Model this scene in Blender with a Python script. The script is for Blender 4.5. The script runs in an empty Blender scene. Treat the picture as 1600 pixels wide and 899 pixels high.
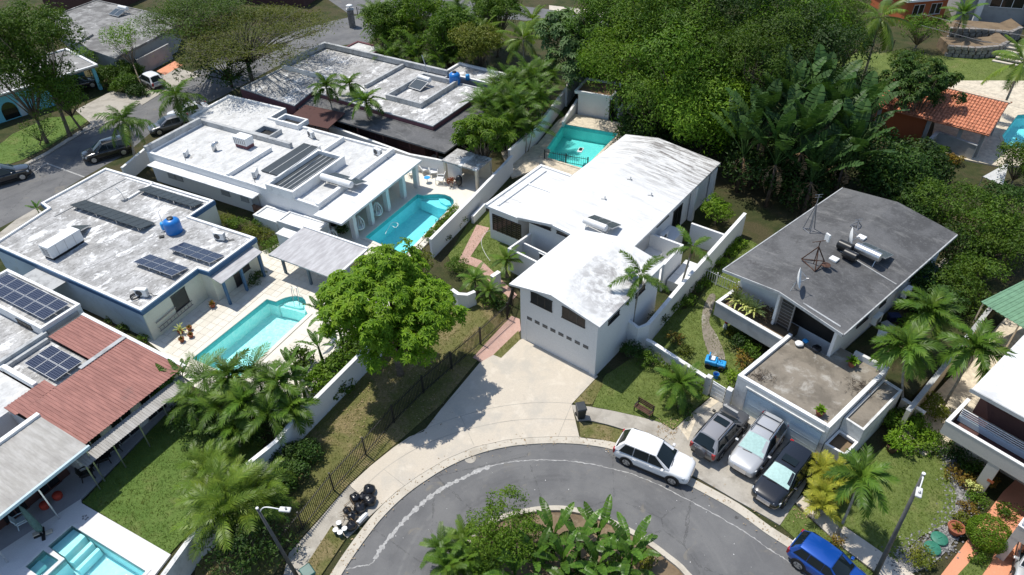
import bpy, math, random
from mathutils import Vector, Matrix, geometry
R = math.radians
random.seed(7)
SC = bpy.context.scene
COL = SC.collection
# camera
CAM_H = 35.0
FPX = 1120.0                      # focal length in pixels of a 1600 px wide frame
PITCH, ROLL = R(39.0), R(-1.5)
_cp, _sp, _cr, _sr = math.cos(PITCH), math.sin(PITCH), math.cos(ROLL), math.sin(ROLL)
_right = Vector((1, 0, 0)); _down = Vector((0, -_sp, -_cp)); _fwd = Vector((0, _cp, -_sp))
CR = _right * _cr - _down * _sr
CD = _right * _sr + _down * _cr
cam_data = bpy.data.cameras.new('camera')
cam = bpy.data.objects.new('camera', cam_data)
COL.objects.link(cam)
m = Matrix((CR, -CD, -_fwd)).transposed().to_4x4()
m.translation = Vector((0, 0, CAM_H))
cam.matrix_world = m
cam_data.sensor_width = 36.0
cam_data.lens = FPX / 1600.0 * 36.0
cam_data.clip_start = 0.5
cam_data.clip_end = 2000.0
SC.camera = cam
# sky and sun
SUN_EL, SUN_AZ = R(66.0), R(140.0)          # direction the sun stands in, azimuth from +X
world = bpy.data.worlds.new('World'); SC.world = world
world.use_nodes = True
wn = world.node_tree.nodes; wn.clear()
sky = wn.new('ShaderNodeTexSky'); sky.sky_type = 'NISHITA'; sky.sun_disc = False
sky.sun_elevation = SUN_EL
sky.sun_rotation = R(90.0) - SUN_AZ
sky.air_density = 1.0; sky.dust_density = 0.6; sky.ozone_density = 1.0
bg = wn.new('ShaderNodeBackground'); bg.inputs['Strength'].default_value = 0.14
wo = wn.new('ShaderNodeOutputWorld')
world.node_tree.links.new(sky.outputs[0], bg.inputs[0]); world.node_tree.links.new(bg.outputs[0], wo.inputs[0])
sun_data = bpy.data.lights.new('sun', 'SUN'); sun_data.energy = 4.2; sun_data.angle = R(0.55); sun_data.color = (1.0, 0.955, 0.87)
sun = bpy.data.objects.new('sun', sun_data); COL.objects.link(sun)
sdir = Vector((math.cos(SUN_EL) * math.cos(SUN_AZ), math.cos(SUN_EL) * math.sin(SUN_AZ), math.sin(SUN_EL)))
sun.rotation_euler = sdir.to_track_quat('Z', 'Y').to_euler()
sun.location = sdir * 80
SC.view_settings.view_transform = 'Standard'; SC.view_settings.look = 'None'
SC.view_settings.exposure = 0.15; SC.view_settings.gamma = 1.0
SC.render.engine = 'CYCLES'
# helpers
def P(px, py, z=0.0):
 """point of the photograph (1600 x 899) carried out to the height z of the place"""
 d = CR * ((px - 800.0) / FPX) + CD * ((py - 449.5) / FPX) + _fwd
 t = (z - CAM_H) / d.z
 return Vector((d.x * t, d.y * t, z))
ORG = {}
def org(o):
 return ORG.get(o.name, Vector((0, 0, 0))) if o else Vector((0, 0, 0))
def tag(o, label=None, cat=None, group=None, kind=None):
 if label: o['label'] = label
 if cat: o['category'] = cat
 if group: o['group'] = group
 if kind: o['kind'] = kind
 return o
def thing(name, label, cat, loc=(0, 0, 0), group=None):
 o = bpy.data.objects.new(name, None); COL.objects.link(o)
 o.empty_display_size = 0.2
 o.location = loc
 ORG[o.name] = Vector(loc)
 return tag(o, label, cat, group)
def dup(root, loc=None, rz=None, label=None, group=None, scale=None, parent=None):
 c = root.copy(); COL.objects.link(c); c.parent = parent
 if loc is not None: c.location = loc
 if rz is not None: c.rotation_euler = (0, 0, rz)
 if scale is not None: c.scale = (scale,) * 3 if not hasattr(scale, '__len__') else scale
 if label: c['label'] = label
 if group: c['group'] = group
 ORG[c.name] = Vector(c.location)
 for ch in KIDS.get(root.name, []):
  k = dup(ch, parent=c)
  KIDS.setdefault(c.name, []).append(k)
 return c
KIDS = {}
def linkpart(o, parent):
 COL.objects.link(o)
 if parent:
  o.parent = parent
  KIDS.setdefault(parent.name, []).append(o)
  ORG[o.name] = org(parent)
class Fr:
 """a level rectangle: origin o, unit axes u, v, lengths L (along u) and W (along v)"""
 def __init__(s, o, u, L=1.0, W=1.0, flip=False):
  s.o = Vector((o[0], o[1])); s.u = Vector((u[0], u[1])).normalized(); s.v = Vector((-s.u.y, s.u.x))
  if flip: s.v = -s.v
  s.L = L; s.W = W
 def pt(s, a, b, z=0.0):
  q = s.o + s.u * a + s.v * b
  return Vector((q.x, q.y, z))
 def inv(s, px, py, z=0.0):
  q = P(px, py, z); d = Vector((q.x, q.y)) - s.o
  return d.dot(s.u), d.dot(s.v)
 @property
 def ang(s): return math.atan2(s.u.y, s.u.x)
def rect(p0, p1, p2, z):
 a, b, c = P(*p0, z), P(*p1, z), P(*p2, z)
 u = Vector((b.x - a.x, b.y - a.y)); L = u.length; u.normalize()
 w = Vector((c.x - a.x, c.y - a.y)); n = Vector((-u.y, u.x))
 fl = w.dot(n) < 0
 return Fr((a.x, a.y), u, L, abs(w.dot(n)), fl)
class MB:
 def __init__(s): s.v = []; s.f = []; s.m = []; s.uv = None
 def add(s, vs, fs, mi=0):
  b = len(s.v)
  s.v.extend([tuple(x) for x in vs])
  for f in fs:
   s.f.append(tuple(i + b for i in f)); s.m.append(mi)
  return s
 def hexa(s, bot, top, mi=0):
  n = len(bot)
  fs = [tuple(range(n - 1, -1, -1)), tuple(range(n, 2 * n))]
  for i in range(n):
   j = (i + 1) % n
   fs.append((i, j, n + j, n + i))
  return s.add(list(bot) + list(top), fs, mi)
 def fbox(s, F, s0, s1, t0, t1, z0, z1, mi=0):
  c = [(s0, t0), (s1, t0), (s1, t1), (s0, t1)]
  if F.v.dot(Vector((-F.u.y, F.u.x))) < 0: c.reverse()
  return s.hexa([F.pt(a, b, z0) for a, b in c], [F.pt(a, b, z1) for a, b in c], mi)
 def box(s, cx, cy, z0, sx, sy, sz, rz=0, mi=0):
  F = Fr((cx, cy), (math.cos(rz), math.sin(rz)))
  return s.fbox(F, -sx / 2, sx / 2, -sy / 2, sy / 2, z0, z0 + sz, mi)
 def prism(s, poly, z0, z1, mi=0):
  poly = [(p[0], p[1]) for p in poly]
  if sum(poly[i - 1][0] * poly[i][1] - poly[i][0] * poly[i - 1][1] for i in range(len(poly))) < 0: poly.reverse()
  za = z0 if hasattr(z0, '__len__') else [z0] * len(poly)
  zb = z1 if hasattr(z1, '__len__') else [z1] * len(poly)
  return s.hexa([(p[0], p[1], z) for p, z in zip(poly, za)], [(p[0], p[1], z) for p, z in zip(poly, zb)], mi)
 def bar(s, p, q, w, h, mi=0, up=Vector((0, 0, 1))):
  p = Vector(p); q = Vector(q); d = (q - p).normalized()
  x = d.cross(up)
  if x.length < 1e-4: x = Vector((1, 0, 0))
  x.normalize(); y = x.cross(d).normalized()
  o = [(-1, -1), (1, -1), (1, 1), (-1, 1)]
  A = [p + x * (a * w / 2) + y * (b * h / 2) for a, b in o]
  B = [q + x * (a * w / 2) + y * (b * h / 2) for a, b in o]
  return s.hexa(A, B, mi)
 def tube(s, pts, rs, n=8, mi=0, caps=True):
  pts = [Vector(p) for p in pts]
  if not hasattr(rs, '__len__'): rs = [rs] * len(pts)
  b = len(s.v)
  x = None
  for i, p in enumerate(pts):
   d = (pts[min(i + 1, len(pts) - 1)] - pts[max(i - 1, 0)]).normalized()
   if x is None:
    x = d.cross(Vector((0, 0, 1)))
    if x.length < 1e-3: x = Vector((1, 0, 0))
   x = (x - d * x.dot(d)).normalized(); y = d.cross(x)
   for k in range(n):
    a = 2 * math.pi * k / n
    s.v.append(tuple(p + (x * math.cos(a) + y * math.sin(a)) * rs[i]))
  for i in range(len(pts) - 1):
   for k in range(n):
    a = b + i * n + k; c = b + i * n + (k + 1) % n
    s.f.append((a, c, c + n, a + n)); s.m.append(mi)
  if caps:
   s.f.append(tuple(b + k for k in range(n - 1, -1, -1))); s.m.append(mi)
   e = b + (len(pts) - 1) * n
   s.f.append(tuple(e + k for k in range(n))); s.m.append(mi)
  return s
 def lathe(s, prof, c=(0, 0, 0), n=16, mi=0, cap=True):
  b = len(s.v)
  for r, z in prof:
   for k in range(n):
    a = 2 * math.pi * k / n
    s.v.append((c[0] + r * math.cos(a), c[1] + r * math.sin(a), c[2] + z))
  for i in range(len(prof) - 1):
   for k in range(n):
    a = b + i * n + k; d = b + i * n + (k + 1) % n
    s.f.append((a, d, d + n, a + n)); s.m.append(mi)
  if cap:
   s.f.append(tuple(b + k for k in range(n - 1, -1, -1))); s.m.append(mi)
   e = b + (len(prof) - 1) * n
   s.f.append(tuple(e + k for k in range(n))); s.m.append(mi)
  return s
 def mesh(s, name, mats, o=Vector((0, 0, 0)), smooth=False):
  me = bpy.data.meshes.new(name)
  vs = [(v[0] - o[0], v[1] - o[1], v[2] - o[2]) for v in s.v]
  me.from_pydata(vs, [], s.f)
  if not isinstance(mats, (list, tuple)): mats = [mats]
  for mt in mats: me.materials.append(MAT[mt])
  if any(s.m): me.polygons.foreach_set('material_index', s.m)
  if smooth: me.polygons.foreach_set('use_smooth', [True] * len(s.f))
  me.update()
  return me
 def build(s, name, mats, parent=None, smooth=False, bevel=0, label=None, kind=None, sharp=None):
  me = s.mesh(name, mats, org(parent), smooth)
  o = bpy.data.objects.new(name, me)
  linkpart(o, parent)
  if bevel:
   b = o.modifiers.new('bevel', 'BEVEL'); b.width = bevel; b.segments = 2; b.limit_method = 'ANGLE'; b.angle_limit = R(40)
  if sharp is not None:
   try: me.set_sharp_from_angle(angle=R(sharp))
   except Exception: pass
  if label: o['label'] = label
  if kind: o['kind'] = kind
  return o
def shared(name, me, parent, loc=(0, 0, 0), rot=(0, 0, 0), scale=(1, 1, 1)):
 """one more object of a mesh that several objects share; loc is in the world"""
 o = bpy.data.objects.new(name, me)
 linkpart(o, parent)
 o.location = Vector(loc) - org(parent); o.rotation_euler = rot; o.scale = scale
 return o
def spline(pts, n=6, closed=False):
 out = []; N = len(pts)
 rng = range(N if closed else N - 1)
 for i in rng:
  if closed: p = [pts[(i + k) % N] for k in (-1, 0, 1, 2)]
  else: p = [pts[max(i - 1, 0)], pts[i], pts[i + 1], pts[min(i + 2, N - 1)]]
  for k in range(n):
   t = k / n
   out.append(tuple(0.5 * (2 * p[1][c] + (p[2][c] - p[0][c]) * t + (2 * p[0][c] - 5 * p[1][c] + 4 * p[2][c] - p[3][c]) * t * t
      + (3 * p[1][c] - p[0][c] - 3 * p[2][c] + p[3][c]) * t ** 3) for c in range(len(p[0]))))
 if not closed: out.append(tuple(pts[-1]))
 return out
def inpoly(x, y, poly):
 c = False; j = len(poly) - 1
 for i in range(len(poly)):
  xi, yi = poly[i][0], poly[i][1]; xj, yj = poly[j][0], poly[j][1]
  if (yi > y) != (yj > y) and x < (xj - xi) * (y - yi) / (yj - yi) + xi: c = not c
  j = i
 return c
def pix(pts, z=0.0):
 return [tuple(P(a, b, z)[:2]) for a, b in pts]
def cdt(outer, holes):
 vs = [Vector((p[0], p[1])) for p in outer]; es = [(i, (i + 1) % len(outer)) for i in range(len(outer))]
 for h in holes:
  b = len(vs); vs += [Vector((p[0], p[1])) for p in h]; es += [(b + i, b + (i + 1) % len(h)) for i in range(len(h))]
 r = geometry.delaunay_2d_cdt(vs, es, [], 0, 1e-5)
 V2, F2 = r[0], r[2]
 fs = []
 for f in F2:
  cx = sum(V2[i].x for i in f) / len(f); cy = sum(V2[i].y for i in f) / len(f)
  if inpoly(cx, cy, outer) and not any(inpoly(cx, cy, h) for h in holes):
   a = sum(V2[f[i - 1]].x * V2[f[i]].y - V2[f[i]].x * V2[f[i - 1]].y for i in range(len(f)))
   fs.append(tuple(f) if a > 0 else tuple(reversed(f)))
 return V2, fs
def sheet(name, poly, z, mat, holes=(), kind='structure', parent=None, label=None, cat=None):
 V2, fs = cdt(poly, list(holes))
 mb = MB(); mb.add([(v.x, v.y, z) for v in V2], fs)
 o = mb.build(name, mat, parent)
 if kind and not parent: o['kind'] = kind
 if label: tag(o, label, cat)
 return o
def slab(name, poly, z0, z1, mat, holes=(), kind='structure', parent=None, bevel=0):
 """a raised sheet with vertical edges (a kerb, a deck, a step)"""
 V2, fs = cdt(poly, list(holes))
 mb = MB(); mb.add([(v.x, v.y, z1) for v in V2], fs)
 for ring in [poly] + list(holes):
  for i in range(len(ring)):
   a, b = ring[i - 1], ring[i]
   mb.add([(a[0], a[1], z0), (b[0], b[1], z0), (b[0], b[1], z1), (a[0], a[1], z1)], [(0, 1, 2, 3)])
 o = mb.build(name, mat, parent)
 if kind and not parent: o['kind'] = kind
 return o
# materials
MAT = {}
class NT:
 def __init__(s, name):
  s.m = bpy.data.materials.new(name); s.m.use_nodes = True; s.t = s.m.node_tree; s.t.nodes.clear(); MAT[name] = s.m
 def n(s, typ, **kw):
  d = s.t.nodes.new(typ)
  for k, v in kw.items(): setattr(d, k, v)
  return d
 def l(s, a, b): s.t.links.new(a, b)
 def pos(s, scale=(1, 1, 1), rz=0.0, coord='world'):
  if coord == 'world': src = s.n('ShaderNodeNewGeometry').outputs['Position']
  else: src = s.n('ShaderNodeTexCoord').outputs['Object']
  mp = s.n('ShaderNodeMapping'); mp.inputs['Scale'].default_value = scale; mp.inputs['Rotation'].default_value = (0, 0, -rz)
  if rz:                                   # turn first, then stretch
   m0 = s.n('ShaderNodeMapping'); m0.inputs['Rotation'].default_value = (0, 0, -rz); s.l(src, m0.inputs[0])
   mp.inputs['Rotation'].default_value = (0, 0, 0); s.l(m0.outputs[0], mp.inputs[0])
  else: s.l(src, mp.inputs[0])
  return mp.outputs[0]
 def noise(s, vec, scale, detail=5, rough=0.6, dist=0.0):
  d = s.n('ShaderNodeTexNoise'); d.inputs['Scale'].default_value = scale; d.inputs['Detail'].default_value = detail
  d.inputs['Roughness'].default_value = rough; d.inputs['Distortion'].default_value = dist; s.l(vec, d.inputs['Vector'])
  return d.outputs[0]
 def ramp(s, fac, lo, hi, a=0.0, b=1.0):
  d = s.n('ShaderNodeMapRange'); d.interpolation_type = 'SMOOTHSTEP'
  for k, v in (('From Min', lo), ('From Max', hi), ('To Min', a), ('To Max', b)): d.inputs[k].default_value = v
  s.l(fac, d.inputs['Value']); return d.outputs[0]
 def mix(s, fac, a, b, mode='MIX'):
  d = s.n('ShaderNodeMix'); d.data_type = 'RGBA'; d.blend_type = mode
  if hasattr(fac, 'links'): s.l(fac, d.inputs[0])
  else: d.inputs[0].default_value = fac
  for x, i in ((a, 6), (b, 7)):
   if hasattr(x, 'links'): s.l(x, d.inputs[i])
   else: d.inputs[i].default_value = tuple(x) + (1,)
  return d.outputs[2]
 def math(s, op, a, b=None):
  d = s.n('ShaderNodeMath'); d.operation = op
  for x, i in ((a, 0), (b, 1)):
   if x is None: continue
   if hasattr(x, 'links'): s.l(x, d.inputs[i])
   else: d.inputs[i].default_value = x
  return d.outputs[0]
 def bump(s, h, strength=0.3, dist=0.02):
  d = s.n('ShaderNodeBump'); d.inputs['Strength'].default_value = strength; d.inputs['Distance'].default_value = dist
  s.l(h, d.inputs['Height']); return d.outputs[0]
 def out(s, col, rough=0.8, spec=0.3, metal=0.0, nrm=None, coat=0.0, alpha=None):
  b = s.n('ShaderNodeBsdfPrincipled')
  if hasattr(col, 'links'): s.l(col, b.inputs['Base Color'])
  else: b.inputs['Base Color'].default_value = tuple(col) + (1,)
  if hasattr(rough, 'links'): s.l(rough, b.inputs['Roughness'])
  else: b.inputs['Roughness'].default_value = rough
  b.inputs['Specular IOR Level'].default_value = spec; b.inputs['Metallic'].default_value = metal
  if coat: b.inputs['Coat Weight'].default_value = coat; b.inputs['Coat Roughness'].default_value = 0.04
  if nrm is not None: s.l(nrm, b.inputs['Normal'])
  o = s.n('ShaderNodeOutputMaterial'); s.l(b.outputs[0], o.inputs[0]); return b
def simple(name, col, rough=0.7, spec=0.3, metal=0.0, var=0.12, scale=2.5, coat=0.0, coord='world', bump=0.0, bscale=30):
 t = NT(name); p = t.pos(coord=coord)
 f = t.noise(p, scale, 6, 0.65)
 c = t.mix(t.ramp(f, 0.3, 0.7), tuple(x * (1 - var) for x in col), tuple(min(1, x * (1 + var)) for x in col))
 nr = t.bump(t.noise(p, bscale, 3), bump, 0.02) if bump else None
 t.out(c, rough, spec, metal, nr, coat)
def stained(name, col, layers, rough=0.85, bump=0.25, bscale=25, rz=0.0, spot=None):
 """base colour + dirt layers (colour, scale, lo, hi, strength, (sx, sy) stretch)"""
 t = NT(name)
 p0 = t.pos()
 c = t.mix(t.ramp(t.noise(p0, 14, 5, 0.7), 0.3, 0.7), tuple(x * 0.93 for x in col), tuple(min(1, x * 1.05) for x in col))
 for (lc, sc, lo, hi, st, str_) in layers:
  p = t.pos((str_[0], str_[1], 1), rz)
  f = t.ramp(t.noise(p, sc, 8, 0.68, 0.3), lo, hi, 0, st)
  c = t.mix(f, c, lc)
 if spot:                                     # one weathered area of its own: centre, radius, colour, stretch
  pc, rad, sc_, str_ = spot
  d = t.n('ShaderNodeVectorMath'); d.operation = 'DISTANCE'; t.l(p0, d.inputs[0]); d.inputs[1].default_value = pc
  k = t.ramp(t.noise(t.pos((str_[0], str_[1], 1), rz), 0.9, 8, 0.75, 0.3), 0.42, 0.62)
  k = t.math('MULTIPLY', k, t.ramp(d.outputs['Value'], rad * 0.25, rad, 0.95, 0.0))
  c = t.mix(k, c, sc_)
 t.out(c, rough, 0.25, 0, t.bump(t.noise(p0, bscale, 4), bump, 0.015))
A_L = R(57.0)     # run of the long plot walls on the left (towards the upper right of the picture)
WHT = (0.80, 0.80, 0.785)
stained('roof_grey', (0.47, 0.465, 0.455), [((0.27, 0.265, 0.255), 0.6, 0.42, 0.58, 0.8, (1, 1)), ((0.14, 0.135, 0.13), 1.4, 0.50, 0.66, 0.65, (1, 2.5)), ((0.80, 0.80, 0.79), 0.55, 0.54, 0.63, 0.9, (1, 1.8)), ((0.72, 0.72, 0.71), 2.6, 0.56, 0.64, 0.7, (1, 1.5)), ((0.16, 0.155, 0.15), 6.0, 0.52, 0.66, 0.55, (1, 1))], rz=A_L)
stained('roof_pale', (0.60, 0.60, 0.59), [((0.44, 0.44, 0.43), 0.7, 0.44, 0.62, 0.7, (1, 1.6)), ((0.20, 0.19, 0.17), 0.45, 0.60, 0.74, 0.75, (1, 1.3)), ((0.34, 0.335, 0.32), 3.5, 0.52, 0.68, 0.55, (1, 1)), ((0.76, 0.76, 0.755), 1.1, 0.56, 0.66, 0.8, (1, 2))], rz=A_L)
stained('roof_garage', (0.69, 0.69, 0.68), [((0.48, 0.48, 0.475), 0.6, 0.54, 0.68, 0.6, (2, 0.9)), ((0.30, 0.295, 0.29), 2.2, 0.60, 0.72, 0.6, (1, 1))], rz=R(52), spot=(tuple(P(975, 448, 5.0)), 5.0, (0.30, 0.29, 0.285), (1.2, 1.0)))
stained('roof_white', (0.72, 0.72, 0.71), [((0.46, 0.46, 0.455), 0.42, 0.50, 0.66, 0.7, (3.2, 0.7)), ((0.20, 0.19, 0.185), 1.1, 0.58, 0.74, 0.65, (3.0, 0.6)), ((0.40, 0.395, 0.39), 3.5, 0.56, 0.72, 0.5, (1, 1))], rz=R(52))
stained('roof_gable', (0.67, 0.67, 0.66), [((0.42, 0.42, 0.415), 0.42, 0.50, 0.68, 0.5, (3.2, 0.7)), ((0.24, 0.23, 0.225), 1.1, 0.60, 0.76, 0.55, (3.0, 0.6)), ((0.40, 0.395, 0.39), 3.5, 0.58, 0.74, 0.45, (1, 1))], rz=R(52), spot=(tuple(P(1085, 240, 3.9)), 9.5, (0.12, 0.105, 0.095), (4.0, 0.5)))
stained('roof_far', (0.27, 0.265, 0.255), [((0.12, 0.115, 0.11), 0.45, 0.42, 0.6, 0.85, (1, 1)), ((0.62, 0.61, 0.59), 0.7, 0.56, 0.68, 0.8, (1, 1.5)), ((0.08, 0.08, 0.075), 2.5, 0.52, 0.72, 0.6, (1, 1))])
stained('roof_dark', (0.125, 0.125, 0.127), [((0.062, 0.062, 0.063), 0.3, 0.42, 0.62, 0.8, (1, 1)), ((0.21, 0.207, 0.20), 0.55, 0.52, 0.68, 0.6, (2.2, 0.7)), ((0.04, 0.038, 0.036), 0.7, 0.60, 0.72, 0.75, (1, 1)), ((0.19, 0.19, 0.19), 5.0, 0.5, 0.72, 0.5, (1, 1)), ((0.05, 0.05, 0.05), 14.0, 0.5, 0.7, 0.5, (1, 1))], bump=0.5, bscale=40, rz=R(40))
stained('terrace_old', (0.235, 0.205, 0.165), [((0.12, 0.105, 0.085), 0.5, 0.45, 0.65, 0.75, (1, 1)), ((0.42, 0.40, 0.36), 0.9, 0.52, 0.68, 0.7, (1, 1)), ((0.06, 0.06, 0.055), 2.0, 0.58, 0.74, 0.6, (1, 1))])
stained('wall_white', (0.74, 0.74, 0.73), [((0.58, 0.58, 0.565), 0.8, 0.52, 0.75, 0.3, (1, 1)), ((0.40, 0.40, 0.385), 2.8, 0.62, 0.8, 0.35, (1, 1))], bump=0.12)
stained('wall_dirty', (0.66, 0.66, 0.645), [((0.36, 0.355, 0.33), 0.9, 0.45, 0.7, 0.6, (1, 1)), ((0.15, 0.15, 0.14), 2.2, 0.56, 0.74, 0.7, (1, 1))], bump=0.2)
stained('coping_white', (0.78, 0.78, 0.77), [((0.45, 0.45, 0.44), 1.2, 0.50, 0.72, 0.6, (1, 1)), ((0.20, 0.20, 0.19), 2.5, 0.60, 0.76, 0.6, (1, 1))], bump=0.15)
stained('coping_grey', (0.44, 0.45, 0.45), [((0.20, 0.20, 0.20), 1.2, 0.45, 0.68, 0.7, (1, 1)), ((0.62, 0.62, 0.61), 1.6, 0.58, 0.72, 0.6, (1, 1))], bump=0.2)
stained('wall_cream', (0.72, 0.71, 0.60), [((0.50, 0.48, 0.39), 0.9, 0.5, 0.75, 0.4, (1, 1))], bump=0.12)
stained('wall_blueish', (0.50, 0.60, 0.66), [((0.30, 0.36, 0.38), 0.9, 0.5, 0.75, 0.5, (1, 1)), ((0.55, 0.58, 0.45), 0.6, 0.55, 0.7, 0.5, (1, 1))], bump=0.12)
stained('wall_sky_blue', (0.18, 0.52, 0.66), [((0.12, 0.36, 0.46), 0.9, 0.5, 0.75, 0.4, (1, 1))], bump=0.12)
stained('wall_plum', (0.17, 0.075, 0.085), [((0.10, 0.05, 0.055), 0.9, 0.5, 0.75, 0.5, (1, 1))], bump=0.12)
stained('wall_brown', (0.09, 0.045, 0.04), [((0.05, 0.03, 0.025), 0.9, 0.5, 0.75, 0.5, (1, 1))], bump=0.12)
stained('wall_orange', (0.42, 0.12, 0.05), [((0.28, 0.08, 0.04), 0.9, 0.5, 0.75, 0.5, (1, 1))], bump=0.12)
stained('wall_tan', (0.66, 0.57, 0.44), [((0.45, 0.38, 0.28), 0.9, 0.5, 0.75, 0.4, (1, 1))], bump=0.12)
stained('wall_grey', (0.36, 0.36, 0.355), [((0.22, 0.22, 0.21), 0.9, 0.45, 0.7, 0.5, (1, 1))], bump=0.12)
stained('stucco_taupe', (0.52, 0.49, 0.44), [((0.44, 0.41, 0.37), 1.2, 0.5, 0.75, 0.4, (1, 1))], bump=0.3, bscale=60)
stained('concrete', (0.54, 0.48, 0.395), [((0.40, 0.38, 0.34), 0.45, 0.46, 0.66, 0.55, (1, 1)), ((0.62, 0.56, 0.47), 0.8, 0.52, 0.66, 0.6, (1, 1)), ((0.24, 0.225, 0.20), 2.4, 0.60, 0.78, 0.4, (1, 1)), ((0.34, 0.32, 0.28), 8.0, 0.55, 0.75, 0.35, (1, 1))])
stained('concrete_old', (0.40, 0.37, 0.32), [((0.22, 0.20, 0.17), 0.7, 0.45, 0.65, 0.6, (1, 1)), ((0.52, 0.50, 0.45), 1.1, 0.56, 0.7, 0.6, (1, 1)), ((0.16, 0.15, 0.13), 3.5, 0.56, 0.74, 0.45, (1, 1))])
stained('kerb_concrete', (0.52, 0.475, 0.40), [((0.34, 0.30, 0.24), 0.9, 0.46, 0.68, 0.6, (1, 1)), ((0.25, 0.23, 0.20), 3.0, 0.58, 0.75, 0.5, (1, 1))])
stained('pavers_pink', (0.47, 0.30, 0.245), [((0.36, 0.24, 0.20), 1.4, 0.45, 0.68, 0.6, (1, 1)), ((0.55, 0.42, 0.36), 6.0, 0.5, 0.7, 0.5, (1, 1))], bump=0.5, bscale=12)
stained('path_terracotta', (0.66, 0.29, 0.17), [((0.50, 0.22, 0.13), 0.8, 0.48, 0.7, 0.5, (1, 1)), ((0.74, 0.42, 0.28), 2.4, 0.54, 0.72, 0.5, (1, 1))])
stained('deck_tile', (0.70, 0.66, 0.575), [((0.60, 0.555, 0.48), 1.4, 0.48, 0.7, 0.5, (1, 1))], bump=0.1)
stained('deck_tile_b', (0.64, 0.60, 0.515), [((0.56, 0.52, 0.44), 1.4, 0.48, 0.7, 0.5, (1, 1))], bump=0.1)
stained('deck_white', (0.68, 0.67, 0.665), [((0.62, 0.605, 0.60), 1.4, 0.48, 0.7, 0.4, (1, 1))], bump=0.1)
stained('deck_grey', (0.34, 0.34, 0.36), [((0.28, 0.28, 0.30), 1.4, 0.48, 0.7, 0.5, (1, 1))], bump=0.1)
stained('soil', (0.20, 0.145, 0.09), [((0.10, 0.07, 0.045), 0.9, 0.44, 0.66, 0.7, (1, 1)), ((0.30, 0.24, 0.16), 1.8, 0.55, 0.72, 0.6, (1, 1))], bump=0.6, bscale=10)
def grass_mat(name, a, b, dry, drys, lo=0.52, hi=0.68, patch=0.35):
 t = NT(name); p = t.pos()
 f1 = t.noise(p, 0.9, 6, 0.65); f2 = t.noise(p, 9, 6, 0.75); f3 = t.noise(t.pos((1, 1, 1)), patch, 6, 0.6, 0.4)
 c = t.mix(t.ramp(f1, 0.35, 0.65), a, b)
 c = t.mix(t.ramp(f3, lo, hi, 0, drys), c, dry)
 c = t.mix(t.ramp(f2, 0.3, 0.7, 0.0, 0.75), c, tuple(x * 0.55 for x in a))
 f4 = t.noise(p, 42, 3, 0.7)
 c = t.mix(t.ramp(f4, 0.55, 0.75, 0, 0.5), c, tuple(min(1, x * 1.7) for x in b))
 t.out(c, 0.9, 0.15, 0, t.bump(f4, 0.8, 0.05))
grass_mat('grass_green', (0.130, 0.175, 0.045), (0.180, 0.225, 0.062), (0.29, 0.25, 0.12), 0.65, 0.54, 0.72)
grass_mat('grass_lush', (0.110, 0.185, 0.040), (0.155, 0.230, 0.056), (0.24, 0.235, 0.095), 0.7, 0.52, 0.70, 0.5)
grass_mat('grass_dry', (0.145, 0.155, 0.050), (0.21, 0.195, 0.075), (0.31, 0.235, 0.13), 0.85, 0.44, 0.60, 0.4)
grass_mat('ground_mix', (0.040, 0.055, 0.018), (0.085, 0.085, 0.035), (0.11, 0.085, 0.05), 0.8, 0.44, 0.60, 0.25)
def asphalt():
 t = NT('asphalt'); p = t.pos()
 a = t.noise(p, 0.35, 6, 0.6); b = t.noise(p, 2.2, 6, 0.7); g = t.noise(p, 55, 3, 0.8)
 c = t.mix(t.ramp(a, 0.35, 0.68), (0.135, 0.135, 0.138), (0.185, 0.184, 0.182))
 c = t.mix(t.ramp(b, 0.56, 0.75, 0, 0.45), c, (0.225, 0.22, 0.21))
 c = t.mix(t.ramp(t.noise(t.pos((1, 1, 1)), 0.8, 4, 0.5, 0.8), 0.62, 0.72, 0, 0.5), c, (0.26, 0.23, 0.175))
 c = t.mix(t.ramp(b, 0.20, 0.38, 0.5, 0), c, (0.09, 0.09, 0.09))
 c = t.mix(t.ramp(g, 0.35, 0.7, 0, 0.5), c, (0.075, 0.075, 0.077))
 ce = P(880, 935)                              # wheel tracks run round the island
 dv = t.n('ShaderNodeVectorMath'); dv.operation = 'DISTANCE'; t.l(p, dv.inputs[0]); dv.inputs[1].default_value = (ce.x, ce.y, 0)
 cb = t.n('ShaderNodeCombineXYZ'); t.l(dv.outputs['Value'], cb.inputs[0]); t.l(t.math('MULTIPLY', a, 2.0), cb.inputs[1])
 k = t.noise(cb.outputs[0], 0.9, 5, 0.65)
 c = t.mix(t.ramp(k, 0.52, 0.68, 0, 0.42), c, (0.075, 0.075, 0.077)); c = t.mix(t.ramp(k, 0.30, 0.44, 0.35, 0), c, (0.22, 0.218, 0.21))
 vo = t.n('ShaderNodeTexVoronoi'); vo.feature = 'DISTANCE_TO_EDGE'; vo.inputs['Scale'].default_value = 0.22; t.l(t.pos((1, 1, 0)), vo.inputs['Vector'])
 wv = t.math('ADD', vo.outputs[0], t.math('MULTIPLY', t.math('SUBTRACT', b, 0.5), 0.09))
 c = t.mix(t.ramp(t.math('ABSOLUTE', wv), 0.0, 0.006, 0.55, 0), c, (0.05, 0.05, 0.05))
 c = t.mix(t.ramp(t.noise(t.pos((1, 1, 0)), 1.7, 3, 0.5), 0.70, 0.76, 0, 0.7), c, (0.045, 0.044, 0.043))
 t.out(c, 0.85, 0.3, 0, t.bump(g, 0.5, 0.01))
asphalt()
simple('road_paint', (0.36, 0.355, 0.345), 0.8, var=0.25, scale=6)
simple('trim_blue', (0.055, 0.13, 0.24), 0.55, var=0.15)
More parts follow.
